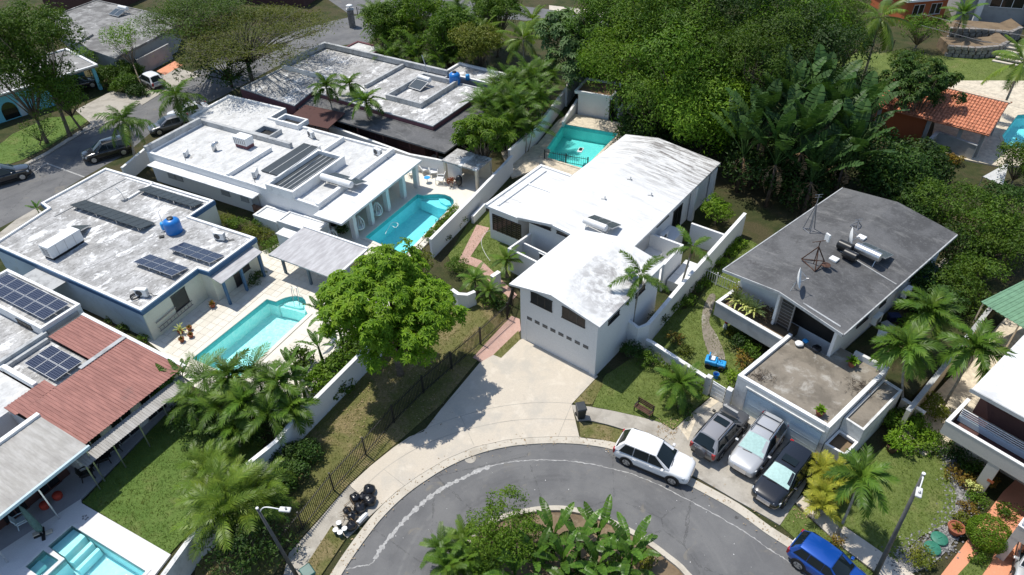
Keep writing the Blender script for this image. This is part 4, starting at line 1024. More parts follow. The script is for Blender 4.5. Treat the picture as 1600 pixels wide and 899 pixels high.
MB().tube([(p.x, p.y, zr), (p.x, p.y, zr + 0.55), (p.x + 0.12, p.y + 0.1, zr + 0.72), (p.x + 0.4, p.y + 0.3, zr + 0.72)], [0.22, 0.22, 0.2, 0.1], 10).build('cowl', 'metal_galv', vt, smooth=True)
hs = F2.inv(527, 282, zr + 0.7)
heater(F2, hs[0], hs[1] + 0.1, zr, F2.ang + R(0), 'long white solar water heater on a wire frame above the colonnaded porch', 2, 3.3, tr=0.3)
p = F2.pt(21.0, 8.0, zr)
# dark walled house behind
F3 = rect((508, 72), (702, 117), (375, 137), 3.2)
h3 = thing('house', 'dark walled house with weathered grey flat roof and skylight curbs', 'house', F3.pt(12, 7))
P3 = fp(F3, [(0, 0), (18.6, 0), (18.6, 1.2), (24.4, 1.2), (24.4, 11.1), (8.0, 10.7), (8.9, 14.3), (0.35, 13.9)])
parapet_house(h3, P3, 3.05, 0.12, 0.2, 'wall_plum', 'roof_grey', 'coping_grey')
beam(h3, F3, 0.0, 0.35, 0.0, 7.5, 3.17, 3.75, 'coping_grey', 'upstand', 0.02); beam(h3, F3, 0.36, 18.6, 0.0, 0.35, 3.17, 3.75, 'coping_grey', 'upstand', 0.02)
beam(h3, F3, 0.3, 7.9, 7.3, 7.55, 3.05, 3.5, 'coping_white', 'upstand', 0.02)
a = F3.inv(627, 102, 3.4); b = F3.inv(577, 135, 3.4)
beam(h3, F3, a[0] - 0.15, a[0] + 0.15, 0.4, b[1], 3.05, 3.45, 'coping_grey', 'upstand', 0.02)
s0, t0 = F3.inv(658, 118, 3.5); s1, t1 = F3.inv(655, 163, 3.5); sx, tx = F3.inv(606, 147, 3.5)
rr = fp(F3, [(sx, 1.6), (s1 + 0.2, 1.6), (s1 + 0.2, t1), (sx, t1)])
ring(h3, rr, 0, 0.25, 3.05, 3.6, 'coping_grey', 'skylight_curb', 0.02)
sk = fp(F3, [(8.1, 10.75), (24.5, 11.15), (24.5, 2.2), (28.0, 2.0), (28.0, 14.2), (8.6, 13.9)])
V2, fs = cdt(ccw(sk), []); mb = MB(); mb.add([(v.x, v.y, 2.62) for v in V2], fs); mb.build('lower_roof', 'roof_dark', h3)
ring(h3, sk, 0.0, 0.12, 2.5, 2.66, 'roof_dark', 'eave', 0.0)
for k in range(6): MB().fbox(F3, 10 + k * 3.3, 10.15 + k * 3.3, 13.5, 13.65, 0, 2.5).build('post', 'wall_brown', h3)
walls(h3, fp(F3, [(8.2, 10.9), (24.3, 11.3), (24.3, 12.6), (8.2, 12.3)]), 0, 2.5, 'wall_brown')
for k in range(4): window(h3, F3.pt(10 + k * 3.6, 12.4 + .02 * k), F3.pt(12.2 + k * 3.6, 12.44 + .02 * k), 0.9, 2.1, 0, 3, frame='wall_plum')
pl = fp(F3, [(1.5, -4.2), (6.0, -4.0), (6.0, -1.0), (1.5, -1.0)]); walls(h3, pl, 0, 2.6, 'wall_plum', 'annexe_wall'); flat(h3, pl, 2.6, 'roof_pale', 'annexe_roof'); ring(h3, pl, 0.02, 0.2, 2.61, 2.75, 'wall_plum', 'parapet')
pl = fp(F3, [(17.5, -3.6), (24.5, -3.4), (24.5, -0.2), (17.5, -0.2)]); walls(h3, pl, 0, 3.0, 'wall_grey', 'annexe_wall'); flat(h3, pl, 2.95, 'roof_grey', 'annexe_roof'); ring(h3, pl, 0.02, 0.25, 2.96, 3.2, 'coping_white', 'parapet')
s_, t_ = F3.inv(711, 130, 3.1); p = F3.pt(s_, t_, 3.05); water_tank((p.x, p.y, 3.05), 0.62, 1.35, 'blue water tank on the dark walled house far roof')
p = P(731, 126, 3.0); ct = thing('pressure_tank', 'small blue pump tank at the far edge of the dark house roof', 'pressure tank', (p.x, p.y, 3.0))
MB().lathe([(0.02, 0.0), (0.2, 0.02), (0.24, 0.12), (0.24, 0.55), (0.2, 0.66), (0.02, 0.7)], (p.x, p.y, 3.02), 14).build('body', 'plastic_sky', ct, smooth=True)
s_, t_ = F3.inv(663, 121, 3.9); heater(F3, s_, t_, 3.05, F3.ang + R(175), 'white solar water heater between the curbs of the dark house roof', 1, 1.7, tr=0.27)
p = P(670, 118, 3.05); MB().tube([(p.x, p.y, 3.05), (p.x - 0.6, p.y + 0.5, 5.2)], 0.04, 6).build('pipe', 'pvc_pipe', h3)
ln = [P(448, 173, 2.9), P(485, 168, 2.9), P(535, 187, 2.9), P(512, 199, 2.9)]
lt = thing('lean_to', 'low brown roofed lean-to between the white flat house and the dark house', 'shed', (ln[0].x, ln[0].y, 0))
FL = rect((448, 186), (512, 200), (480, 168), 2.7)
mb = MB(); q = [FL.pt(0, 0), FL.pt(FL.L, 0), FL.pt(FL.L, FL.W), FL.pt(0, FL.W)]
mb.hexa([(q[i].x, q[i].y, z) for i, z in zip(range(4), (2.55, 2.55, 2.9, 2.9))], [(q[i].x, q[i].y, z) for i, z in zip(range(4), (2.62, 2.62, 2.97, 2.97))]); mb.build('roof', 'wall_brown', lt)
for k in range(4): MB().fbox(FL, FL.L * (0.03 + 0.31 * k), FL.L * (0.03 + 0.31 * k) + 0.1, 0.1, 0.2, 0, 2.55).build('post', 'wall_brown', lt)
for k in range(3): MB().fbox(FL, FL.L * (0.05 + 0.31 * k) + .08, FL.L * (0.32 + 0.31 * k), 0.12, 0.16, 1.9, 2.4).build('panel', 'wood_fence', lt)
# pavilion (gazebo) by the tiled deck
FP = rect((475, 357), (571, 390), (425, 399), 2.3)
pv = thing('gazebo', 'gazebo with plain grey pitched roof and slate posts beside the tiled pool deck', 'gazebo', FP.pt(3, 2))
mb = MB(); q = [FP.pt(0, 0), FP.pt(6.6, 0), FP.pt(6.6, 4.05), FP.pt(0, 4.05)]
mb.hexa([(q[i].x, q[i].y, z) for i, z in zip(range(4), (2.32, 2.32, 2.18, 2.18))], [(q[i].x, q[i].y, z) for i, z in zip(range(4), (2.44, 2.44, 2.30, 2.30))]); mb.build('roof', 'roof_pergola', pv)
MB().bar(FP.pt(0, -0.02, 2.49), FP.pt(6.6, -0.02, 2.49), 0.16, 0.10).build('edge_board', 'coping_white', pv)
MB().bar(FP.pt(6.55, 0.1, 2.46), FP.pt(6.55, 4.0, 2.33), 0.16, 0.08).build('edge_board', 'coping_white', pv)
for (s_, t_) in ((0.5, 3.3), (3.3, 3.45), (6.1, 3.5), (0.5, 0.4), (3.3, 0.4), (6.1, 0.4)):
 MB().fbox(FP, s_ - 0.09, s_ + 0.09, t_ - 0.09, t_ + 0.09, DZ - 0.02, 2.18).build('post', 'trim_slate', pv)
bx = rect((432, 365), (443, 357), (462, 375), 1.9); bt = thing('outdoor_counter', 'pale blue plastered counter block behind the gazebo', 'counter', bx.pt(0, 0))
MB().fbox(bx, 0, bx.L, 0, bx.W, 0.0, 1.84).build('body', 'wall_blueish', bt); MB().fbox(bx, -0.06, bx.L + .06, -0.06, bx.W + .06, 1.842, 1.93).build('top', 'coping_white', bt)
# red roofed house, lower left
F0 = rect((131, 494), (277, 566), (75, 530), 3.0)
h0 = thing('house', 'house with large brick red corrugated roof beside the striped lawn', 'house', F0.pt(5, 4))
ZR = 3.0
def corr_sheet(parent, F, s0, s1, t0, t1, z_s0, z_s1, mat, pitch=0.2, amp=0.03, name='roof_sheet'):
 """corrugated sheet with ribs running along s"""
 n = max(2, int(round((t1 - t0) / pitch))); mb = MB(); vs = []; fs = []
 for k in range(n):
  a = t0 + (t1 - t0) * k / n; w = (t1 - t0) / n
  for off, up in ((0, 0), (0.55, 0), (0.62, 1), (0.92, 1), (1.0, 0)):
   tt = a + w * off
   vs += [F.pt(s0, tt, z_s0 + amp * up), F.pt(s1, tt, z_s1 + amp * up)]
 for i in range(len(vs) // 2 - 1): fs.append((2 * i, 2 * i + 1, 2 * i + 3, 2 * i + 2))
 b = len(vs); vs += [v - Vector((0, 0, 0.02)) for v in vs[:b]]
 fs += [tuple(b + i for i in reversed(f)) for f in fs]
 mb.add(vs, fs); return mb.build(name, mat, parent)
for (s0, s1, t0, t1) in ((0.0, 4.35, 0.05, 2.55), (4.5, 9.95, 0.05, 7.5), (3.35, 4.5, 5.1, 7.7)):
 n = max(1, int(round((t1 - t0) / 0.85)))
 for k in range(n):
  a = t0 + (t1 - t0) * k / n; b = t0 + (t1 - t0) * (k + 1) / n
  j = random.uniform(-0.004, 0.006)
  corr_sheet(h0, F0, s0, s1, a, b + 0.012, ZR + 0.15 - 0.03 * s0 + j, ZR + 0.15 - 0.03 * s1 + j, 'roof_red')
MB().bar(F0.pt(4.43, 0.05, ZR + 0.07), F0.pt(4.43, 3.4, ZR + 0.07), 0.32, 0.06).build('flashing', 'coping_grey', h0)
MB().bar(F0.pt(-0.1, -0.02, ZR + 0.12), F0.pt(10.0, -0.02, ZR - 0.15), 0.22, 0.14).build('gutter', 'coping_white', h0)
walls(h0, fp(F0, [(0.0, 0.1), (9.0, 0.1), (9.0, 7.6), (3.4, 7.6), (3.4, 5.1), (4.2, 5.1), (4.2, 2.6), (0.0, 2.6)]), 0, 2.84, 'wall_dirty')
for k in range(8): corr_sheet(h0, F0, 9.9, 10.85, 0.4 + k * 0.93, 0.4 + (k + 1) * 0.93 + 0.01, 2.45 + .003 * k, 2.25 + .003 * k, 'roof_sheet', 0.16, 0.025, 'eave_sheet')
for k in range(5): MB().fbox(F0, 10.7, 10.76, 0.8 + k * 1.75, 0.86 + k * 1.75, 0.12, 2.22).build('post', 'metal_galv', h0)
for k in range(3): window(h0, F0.pt(9.0, 3.0 + k * 2.1), F0.pt(9.0, 1.6 + k * 2.1), 0.2, 2.2, 0, 2, frame='wall_grey', name='glass_door')
flat(h0, fp(F0, [(-0.3, 2.6), (4.45, 2.6), (4.45, 5.1), (3.4, 5.1), (3.4, 5.5), (-0.3, 5.5)]), 2.75, 'roof_grey', 'roof')
beam(h0, F0, 0.0, 3.3, 5.5, 5.8, 2.75, 3.2, 'coping_white', 'parapet', 0.02); beam(h0, F0, -0.6, -0.3, 2.4, 5.8, 2.75, 3.3, 'coping_grey', 'parapet', 0.02); beam(h0, F0, -0.29, 0.02, 2.62, 5.5, 2.75, 3.05, 'coping_grey', 'parapet', 0.02)
array(F0, 0.8, 4.0, 2.9, 4.85, 3.05, 3.05, 3, 2, 'six module blue solar array sunk beside the brick red roof', roofz=2.75)
rp = fp(F0, [(-9.0, -0.35), (-0.6, -0.35), (-0.6, 2.5), (-9.0, 2.5)])
walls(h0, rp, 0, 3.45, 'wall_white', 'upper_wall'); flat(h0, rp, 3.4, 'roof_grey', 'upper_roof'); ring(h0, rp, 0.04, 0.18, 3.4, 3.6, 'coping_white', 'parapet', 0.015)
beam(h0, F0, -0.59, -0.5, 0.0, 2.3, 2.9, 3.25, 'wall_grey', 'recess')
window(h0, F0.pt(-3.6, 2.5), F0.pt(-2.0, 2.5), 2.9, 3.2, 3, 3)
array(F0, -8.2, -1.05, 0.05, 1.95, 3.72, 3.72, 6, 2, 'twelve module blue solar array on the rooftop room beside the navy trimmed house', roofz=3.4)
flat(h0, fp(F0, [(-9, 2.55), (-0.62, 2.55), (-0.62, 5.82), (-9, 5.82)]), 2.72, 'roof_grey', 'roof'); flat(h0, fp(F0, [(-9, 5.85), (3.3, 5.85), (3.3, 14), (-9, 14)]), 2.6, 'roof_pale', 'roof')
beam(h0, F0, -9, -0.1, 5.5, 5.82, 2.72, 3.1, 'coping_white', 'parapet', 0.02)
walls(h0, fp(F0, [(-9, 2.55), (3.3, 2.55), (3.3, 14), (-9, 14)]), 0, 2.6, 'wall_white')
flat(h0, fp(F0, [(-9, -3.5), (-5.4, -3.5), (-5.4, -0.5), (-9, -0.5)]), 2.5, 'coping_grey', 'passage_roof')
ca = thing('porch_canopy', 'wide pale grey sheet metal canopy over the porch of the red roofed house', 'canopy', F0.pt(8, 10))
for k in range(8):
 a = 7.15 + k * 0.95
 corr_sheet(ca, F0, 6.2, 10.55, a, a + 0.955, 3.32 + .002 * k, 3.2 + .002 * k, 'roof_sheet', 0.45, 0.012, 'roof_sheet')
MB().bar(F0.pt(6.1, 7.1, 3.38), F0.pt(6.1, 14.8, 3.38), 0.3, 0.22).build('edge_board', 'coping_white', ca); MB().bar(F0.pt(10.62, 7.1, 3.16), F0.pt(10.62, 14.8, 3.16), 0.14, 0.2).build('gutter', 'wall_blueish', ca)
for q_ in (7.3, 10.2, 13.2): MB().fbox(F0, 10.45, 10.52, q_, q_ + 0.07, 0.12, 3.06).build('post', 'metal_galv', ca)
walls(ca, fp(F0, [(6.6, 8.0), (8.2, 8.0), (8.2, 14.8), (6.6, 14.8)]), 0, 3.0, 'wall_brown')
for k in range(3): window(ca, F0.pt(8.2, 9.9 + k * 2.0), F0.pt(8.2, 8.6 + k * 2.0), 0.2, 2.3, 0, 2, frame='wall_brown', name='glass_door')
# big white gabled house in the middle
FC = rect((808, 335), (905, 373), (985, 205), 4.0)
hc = thing('house', 'big white gabled house with broad bright roof in the middle', 'house', FC.pt(4, 8))
def gable(t, F, s0, s1, t0, t1, ze, zr, th, mat, sr=None, ov=0.0, name='roof', ridge_drop=0.0):
 sm = (s0 + s1) / 2 if sr is None else sr
 mb = MB()
 prof = [(s0, ze), (sm, zr), (s1, ze)]
 vs = []
 for tt in (t0, t1):
  for (s_, z_) in prof: vs.append(F.pt(s_, tt, z_))
  for (s_, z_) in prof: vs.append(F.pt(s_, tt, z_ - th))
 fs = [(0, 1, 7, 6), (1, 2, 8, 7), (3, 9, 10, 4), (4, 10, 11, 5), (0, 3, 4, 1), (1, 4, 5, 2), (6, 7, 10, 9), (7, 8, 11, 10), (0, 6, 9, 3), (2, 5, 11, 8)]
 if F.v.dot(Vector((-F.u.y, F.u.x))) > 0: fs = [tuple(reversed(f)) for f in fs]
 mb.add(vs, fs); return mb.build(name, mat, t)
def gable_wall(t, F, s0, s1, t0, t1, ze, zr, mat, sr=None, name='wall', z0=0.0):
 sm = (s0 + s1) / 2 if sr is None else sr
 mb = MB(); vs = []
 for tt in (t0, t1): vs += [F.pt(s0, tt, z0), F.pt(s1, tt, z0), F.pt(s1, tt, ze), F.pt(sm, tt, zr), F.pt(s0, tt, ze)]
 mb.add(vs, [(0, 1, 2, 3, 4), (9, 8, 7, 6, 5), (0, 4, 9, 5), (1, 6, 7, 2), (0, 5, 6, 1)])
 return mb.build(name, mat, t)
gable(hc, FC, -0.15, 9.35, 0.2, 17.4, 3.55, 4.15, 0.22, 'roof_gable', 3.2)
gable_wall(hc, FC, 0.5, 8.9, 0.9, 17.0, 3.30, 3.90, 'wall_white', 3.2)
wl = fp(FC, [(-3.6, 0.4), (-0.2, 0.4), (-0.2, 8.4), (-3.6, 8.4)])
walls(hc, offset(ccw(wl), -0.25), 0, 3.1, 'wall_white', 'wing_wall')
MB().prism(wl, 3.1, 3.32).build('wing_roof', 'roof_white', hc)
for (a_, b_, c_, d_) in ((-3.6, -3.35, 0.4, 8.4), (-2.75, -2.55, 0.9, 7.8)): beam(hc, FC, a_, b_, c_, d_, 3.322, 3.45, 'coping_white', 'roof_curb', 0.02)
beam(hc, FC, -3.34, -0.3, 8.15, 8.4, 3.322, 3.45, 'coping_white', 'roof_curb', 0.02); beam(hc, FC, -2.54, -0.3, 5.0, 5.2, 3.322, 3.42, 'coping_white', 'roof_curb', 0.02)
louvre_grid(hc, FC.pt(-3.0, 0.65), FC.pt(-0.1, 0.65), 1.0, 2.6, 6, 8)
window(hc, FC.pt(0.6, 0.9), FC.pt(2.6, 0.9), 3.02, 3.2, 0, 1); window(hc, FC.pt(3.2, 0.9), FC.pt(6.5, 0.9), 3.02, 3.2, 0, 1)
MB().bar(FC.pt(3.3, 0.12, 4.1), FC.pt(6.2, 0.12, 3.84), 0.12, 0.2).build('verge_board', 'paint_white', hc)
cw = [P(793, 388, 2.2), P(838, 410, 2.2), P(818, 357, 2.2)]
FK = rect((793, 388), (838, 410), (820, 360), 2.2)
for (a_, b_, c_, d_) in ((0, FK.L + 1.5, 0, 0.18), (0, 0.18, 0.19, FK.W)): beam(hc, FK, a_, b_, c_, d_, 0, 2.2, 'wall_white', 'court_wall', 0.01)
beam(hc, FK, 0.2, FK.L + 1.4, 1.6, 1.75, 0, 1.9, 'wall_white', 'court_wall')
window(hc, FK.pt(1.9, 1.6), FK.pt(2.9, 1.6), 0.2, 1.7, 0, 1, frame='paint_white');
beam(hc, FC, 8.92, 10.2, 4.6, 9.2, 0, 1.35, 'wall_white', 'side_ledge', 0.02)
p = FC.pt(9.45, 7.0, 1.36); ac(p, FC.ang + R(88), 'white condenser on the side ledge of the big white gabled house')
window(hc, FC.pt(8.9, 6.6), FC.pt(8.9, 8.6), 2.6, 3.1, 4, 2); window(hc, FC.pt(10.2, 5.6), FC.pt(10.2, 6.6), 0.4, 0.9, 0, 1); window(hc, FC.pt(8.9, 9.6), FC.pt(8.9, 11.2), 0.3, 2.4, 0, 2, name='glass_door')
MB().fbox(FC, 9.0, 9.4, 12.6, 13.0, 0, 3.3).build('column', 'wall_white', hc); MB().fbox(FC, 9.0, 9.4, 16.4, 16.8, 0, 3.3).build('column', 'wall_white', hc)
for i, (x_, y_) in enumerate(((985, 283), (1018, 304), (945, 314))):
 s_, t_ = FC.inv(x_, y_, 3.9); zt_ = 4.15 - (s_ - 3.2) * 0.0976
 p = FC.pt(s_, t_, zt_ - 0.03); v = thing('vent_pipe', ['small plumbing vent nearest the ridge on the bright white roof', 'small plumbing vent nearest the right eave of the bright white roof', 'small plumbing vent closest to the solar heater on the bright white roof'][i], 'vent pipe', p, 'vents on the bright white roof')
 MB().tube([p, p + Vector((0, 0, 0.35))], 0.05, 8).build('stack', 'pvc_pipe', v); MB().tube([p + Vector((-0.3, 0.05, 0.06)), p + Vector((0.15, 0.02, 0.05))], 0.04, 6).build('elbow', 'coping_grey', v)
hs = FC.inv(930, 350, 4.6)
heater(FC, hs[0], hs[1], 3.85, FC.ang + R(0), 'white solar water heater with three dark collectors on the bright white roof', 3, 2.0, tr=0.27)
# garage wing
FG = rect((800, 443), (940, 510), (905, 376), 4.7)
hg = thing('garage', 'two storey white garage with broad door and a row of small vents', 'garage', FG.pt(3.5, 3.5))
gable(hg, FG, -0.1, 7.15, -0.2, 8.0, 4.74, 5.48, 0.15, 'roof_garage', 3.35)
gw = FG.inv(812.5, 533, 0.0), FG.inv(929, 590, 0.0)
s0, s1 = 0.72, 6.94; tf = -0.03
gable_wall(hg, FG, s0, s1, tf + 0.35, 7.9, 4.60, 5.32, 'wall_white', 3.35)
mb = MB(); za_, zb_ = 4.74 - 0.156 - 0.0, 5.32
mb.add([FG.pt(s_, t_, z_) for t_ in (tf, tf + .348) for s_, z_ in ((s0, 1.95), (s1, 1.95), (s1, 4.61), (3.35, zb_), (s0, 4.74))], [(0, 1, 2, 3, 4), (0, 5, 6, 1), (0, 4, 9, 5), (1, 6, 7, 2)]); mb.build('front_wall', 'wall_white', hg)
beam(hg, FG, s0, s0 + 0.45, tf, tf + 0.348, 0, 1.949, 'wall_white', 'jamb'); beam(hg, FG, s1 - 0.45, s1, tf, tf + 0.348, 0, 1.949, 'wall_white', 'jamb')
gd = beam(hg, FG, s0 + 0.45, s1 - 0.45, tf + 0.06, tf + 0.12, 0.02, 1.949, 'wall_white', 'garage_door')
for k in range(1, 5): MB().fbox(FG, s0 + 0.46, s1 - 0.46, tf + 0.055, tf + 0.059, 0.38 * k + 0.01, 0.38 * k + 0.025).build('door_seam', 'coping_white', gd)
for k in range(8):
 a = 1.29 + k * 0.66; z_ = 2.2
 MB().fbox(FG, a, a + 0.42, tf - 0.012, tf - 0.002, z_, z_ + 0.29).build('vent', 'wall_grey', hg)
 mb = MB()
 for j in range(4): mb.fbox(FG, a + 0.02 + j * 0.1, a + 0.09 + j * 0.1, tf - 0.02, tf - 0.013, z_ + 0.03, z_ + 0.13); mb.fbox(FG, a + 0.02 + j * 0.1, a + 0.09 + j * 0.1, tf - 0.02, tf - 0.013, z_ + 0.16, z_ + 0.26)
 mb.build('vent_slots', 'metal_dark', KIDS[hg.name][-1])
window(hg, FG.pt(1.65, tf), FG.pt(3.38, tf), 3.97, 4.83, 8, 3); window(hg, FG.pt(4.2, tf), FG.pt(5.97, tf), 3.97, 4.83, 8, 3, mat='louvre_brown')
window(hg, FG.pt(s1, 1.2), FG.pt(s1, 2.5), 3.85, 4.15, 0, 1); window(hg, FG.pt(s1, 4.6), FG.pt(s1, 5.8), 3.85, 4.15, 0, 1)
beam(hc, FC, 8.92, 11.75, 5.45, 5.65, 0, 2.6, 'wall_white', 'court_wall', 0.01); beam(hc, FC, 11.56, 11.75, 2.5, 5.44, 0, 2.6, 'wall_white', 'court_wall', 0.01)
beam(hc, FC, 8.0, 11.55, 2.4, 5.44, 0, 0.9, 'roof_white', 'court_floor'); beam(hc, FC, 11.9, 13.3, 3.0, 6.2, 0, 0.9, 'roof_white', 'court_roof', 0.02)
beam(hc, FC, 7.6, 8.9, 0.0, 5.4, 0, 3.3, 'wall_white', 'link_wall'); beam(hc, FC, 6.8, 9.0, -0.4, 3.4, 3.301, 3.5, 'roof_white', 'link_roof', 0.02)
beam(hc, FC, 10.6, 13.4, 9.45, 9.65, 0, 2.0, 'wall_white', 'court_wall', 0.01)
MB().tube([FC.pt(8.98, 2.8, 0.9), FC.pt(8.98, 2.8, 2.4)], 0.06, 8).build('standpipe', 'wall_grey', hc)
for k in range(7): MB().bar(FC.pt(9.2, 14.2 - 0.0, 0.3 + k * 0.3), FC.pt(10.4, 14.6, 0.3 + k * 0.3), 0.08, 0.12).build('stair_step', 'wall_white', hc) if k < 0 else None
def wall_line(pts, z0, z1, w, label, mat='wall_white', cop='coping_white', name='garden_wall', ch=0.05, zs=None):
 """a free-standing wall with a coping along world points"""
 t = thing(name, label, 'wall', (pts[0][0], pts[0][1], 0))
 pts = [(p[0], p[1]) for p in pts]
 for (ww, za, zb, m_, nm) in ((w, z0, None, mat, 'wall'), (w + 0.05, None, None, cop, 'coping')):
  l, r = ribbon(pts, ww); n = len(pts); vs = []; fs = []
  for i in range(n):
   zt = zs[i] if zs else z1
   a_, b_ = (z0, zt - ch) if nm == 'wall' else (zt - ch + 0.001, zt)
   vs += [(l[i][0], l[i][1], b_), (r[i][0], r[i][1], b_), (l[i][0], l[i][1], a_), (r[i][0], r[i][1], a_)]
  for i in range(n - 1):
   k = 4 * i; fs += [(k + 1, k, k + 4, k + 5), (k, k + 2, k + 6, k + 4), (k + 3, k + 1, k + 5, k + 7), (k + 2, k + 3, k + 7, k + 6)]
  e = 4 * (n - 1); fs += [(2, 0, 1, 3), (e, e + 2, e + 3, e + 1)]
  mb = MB(); mb.add(vs, fs); mb.build(nm, m_, t)
 return t
wall_line([FC.pt(12.2, -3.9), FC.pt(13.3, -4.2), FC.pt(13.65, -3.5), FC.pt(13.55, 2.3), FC.pt(13.6, 13.3)], 0, 2.1, 0.22, 'high white boundary wall along the right side of the gabled house')
# dark roofed house on the right
FR = rect((1132, 420), (1318, 520), (1328, 300), 5.0)
hr = thing('house', 'house with shallow dark grey gable roof carrying dishes and a tank', 'house', FR.pt(4, 8))
ZF = 2.45
gable(hr, FR, 0, 8.75, -0.15, 15.6, 4.95, 5.55, 0.16, 'roof_dark', 4.2)
for (s_, sm, za, zb) in ((0.0, 4.2, 4.93, 5.53), (8.75, 4.2, 4.93, 5.53)):
 MB().bar(FR.pt(s_, -0.2, za), FR.pt(sm, -0.2, zb), 0.07, 0.2).build('verge_trim', 'coping_grey', hr)
for s_ in (-0.04, 8.79): MB().bar(FR.pt(s_, -0.1, 4.9), FR.pt(s_, 15.5, 4.9), 0.08, 0.16).build('gutter', 'coping_grey', hr)
gable_wall(hr, FR, 0.5, 8.3, 1.6, 15.0, 4.79, 5.33, 'wall_white', 4.2)
beam(hr, FR, 8.1, 8.3, 0.3, 1.59, ZF, 4.78, 'wall_white', 'fin'); beam(hr, FR, 4.0, 4.16, 0.3, 1.59, ZF, 5.35, 'wall_white', 'fin')
beam(hr, FR, 4.2, 8.09, 1.5, 1.58, ZF, 4.77, 'metal_dark', 'screen')  # black sheet stands in for the shade inside the open porch
dd = beam(hr, FR, 4.3, 5.15, 0.5, 0.55, ZF + 0.02, 4.85, 'louvre_dark', 'door')
for (a_, b_, c_, d_) in ((4.22, 4.3, ZF, 4.95), (5.15, 5.23, ZF, 4.95)): MB().fbox(FR, a_, b_, 0.47, 0.58, c_, d_).build('door_frame', 'metal_grey', dd)
for k in range(9): MB().fbox(FR, 4.3, 5.15, 0.47, 0.495, ZF + 0.2 + k * 0.26, ZF + 0.23 + k * 0.26).build('door_bar', 'metal_grey', dd)
beam(hr, FR, 0.3, 5.4, -0.75, -0.55, 1.5, 2.62, 'wall_grey', 'planter_front', 0.01); beam(hr, FR, 0.3, 0.48, -0.54, 1.3, 1.5, 2.62, 'wall_grey', 'planter_side', 0.01)
beam(hr, FR, 0.28, 5.42, -0.78, -0.52, 2.621, 2.68, 'coping_white', 'planter_coping'); beam(hr, FR, 0.27, 0.5, -0.515, 1.3, 2.621, 2.68, 'coping_white', 'planter_coping')
beam(hr, FR, 0.49, 5.4, -0.54, 1.6, 1.6, 2.3, 'soil', 'planter_soil')
beam(hr, FR, 0.5, 5.3, 1.1, 1.59, 0.0, 1.59, 'wall_grey', 'wall')
beam(hr, FR, 2.6, 2.65, 0.9, 1.0, 2.3, 3.3, 'metal_white', 'rail_post')
for k in range(2): MB().bar(FR.pt(0.8, 1.05, 2.8 + k * 0.35), FR.pt(3.9, 1.05, 2.8 + k * 0.35), 0.04, 0.04).build('rail', 'metal_galv', hr)
ct = thing('carport', 'whitewashed carport with stained roof terrace and closed metal door', 'carport', FR.pt(8, -3))
tp = fp(FR, [(5.45, -5.5), (11.4, -5.15), (11.4, 1.75), (8.35, 1.6), (8.3, 0.25), (5.45, 0.25)])
walls(ct, tp, 0, ZF, 'wall_dirty'); flat(ct, tp, ZF - 0.01, 'terrace_old', 'roof_terrace')
tq = [FR.pt(5.45, 0.2), FR.pt(5.45, -5.5), FR.pt(11.4, -5.15), FR.pt(11.4, 1.75), FR.pt(9.0, 1.65)]
for i in range(4):
 a_, b_ = tq[i], tq[i + 1]; d_ = (b_ - a_).normalized(); n_ = Vector((-d_.y, d_.x, 0)) * 0.12
 MB().bar(a_ + n_ + Vector((0, 0, ZF + 0.09)) + d_ * (0.0 if i else 0), b_ + n_ + Vector((0, 0, ZF + 0.09)) - d_ * 0.25, 0.24, 0.24 if i < 3 else 0.6).build('parapet', 'wall_dirty' if i == 3 else 'coping_white', ct)
Fd = Fr(FR.pt(5.45, -5.5)[:2], (FR.pt(11.4, -5.15) - FR.pt(5.45, -5.5))[:2], flip=True)
gdoor = beam(ct, Fd, 0.85, 5.7, 0.005, 0.05, 0.05, 1.95, 'wall_blueish', 'garage_door')
for k in range(3): MB().fbox(Fd, 0.9, 5.65, 0.051, 0.056, 0.45 + k * 0.5, 0.47 + k * 0.5).build('door_rib', 'wall_blueish', gdoor)
beam(ct, Fd, 0.7, 0.84, 0.004, 0.07, 0.0, 2.1, 'wall_dirty', 'door_jamb'); beam(ct, Fd, 0.7, 5.8, 0.004, 0.09, 2.11, 2.2, 'wall_dirty', 'lintel')
sp = fp(FR, [(11.45, -3.45), (12.7, -3.5), (12.7, 1.15), (11.45, 1.25)])
walls(ct, sp, 0, 2.15, 'wall_dirty', 'side_wall'); flat(ct, sp, 2.12, 'terrace_old', 'side_roof')
ring(ct, sp, 0.0, 0.14, 2.15, 2.27, 'wall_dirty', 'parapet', 0.01)
sp = fp(FR, [(11.45, -5.1), (12.7, -5.0), (12.7, -3.55), (11.45, -3.5)])
walls(ct, sp, 0, 1.2, 'wall_dirty', 'planter_wall'); flat(ct, sp, 0.9, 'soil', 'planter_soil'); ring(ct, sp, 0.0, 0.14, 1.2, 1.28, 'coping_white', 'coping', 0.01)
slab('side_terrace', fp(FR, [(8.35, 1.65), (13.2, 1.9), (13.2, 15.5), (8.35, 15.5)]), 0.0, 1.7, 'ground_mix')  # dark ground colour carries the shade that lies over this side yard
def rz(s_): return 5.55 - abs(s_ - 4.2) * (0.6 / 4.2 if s_ < 4.2 else 0.6 / 4.55)
def onroof(x_, y_):
 s_, t_ = FR.inv(x_, y_, 5.4); z_ = rz(s_)
 s_, t_ = FR.inv(x_, y_, z_); return FR.pt(s_, t_, rz(s_)), s_, t_
p, s_, t_ = onroof(1241, 451); dish(p, R(-25), 0.68, 'white satellite dish near the front verge of the dark roof', 1.35)
p, s_, t_ = onroof(1322, 386); dish(p, R(-20), 0.66, 'white satellite dish behind the black tanks on the dark roof', 1.4)
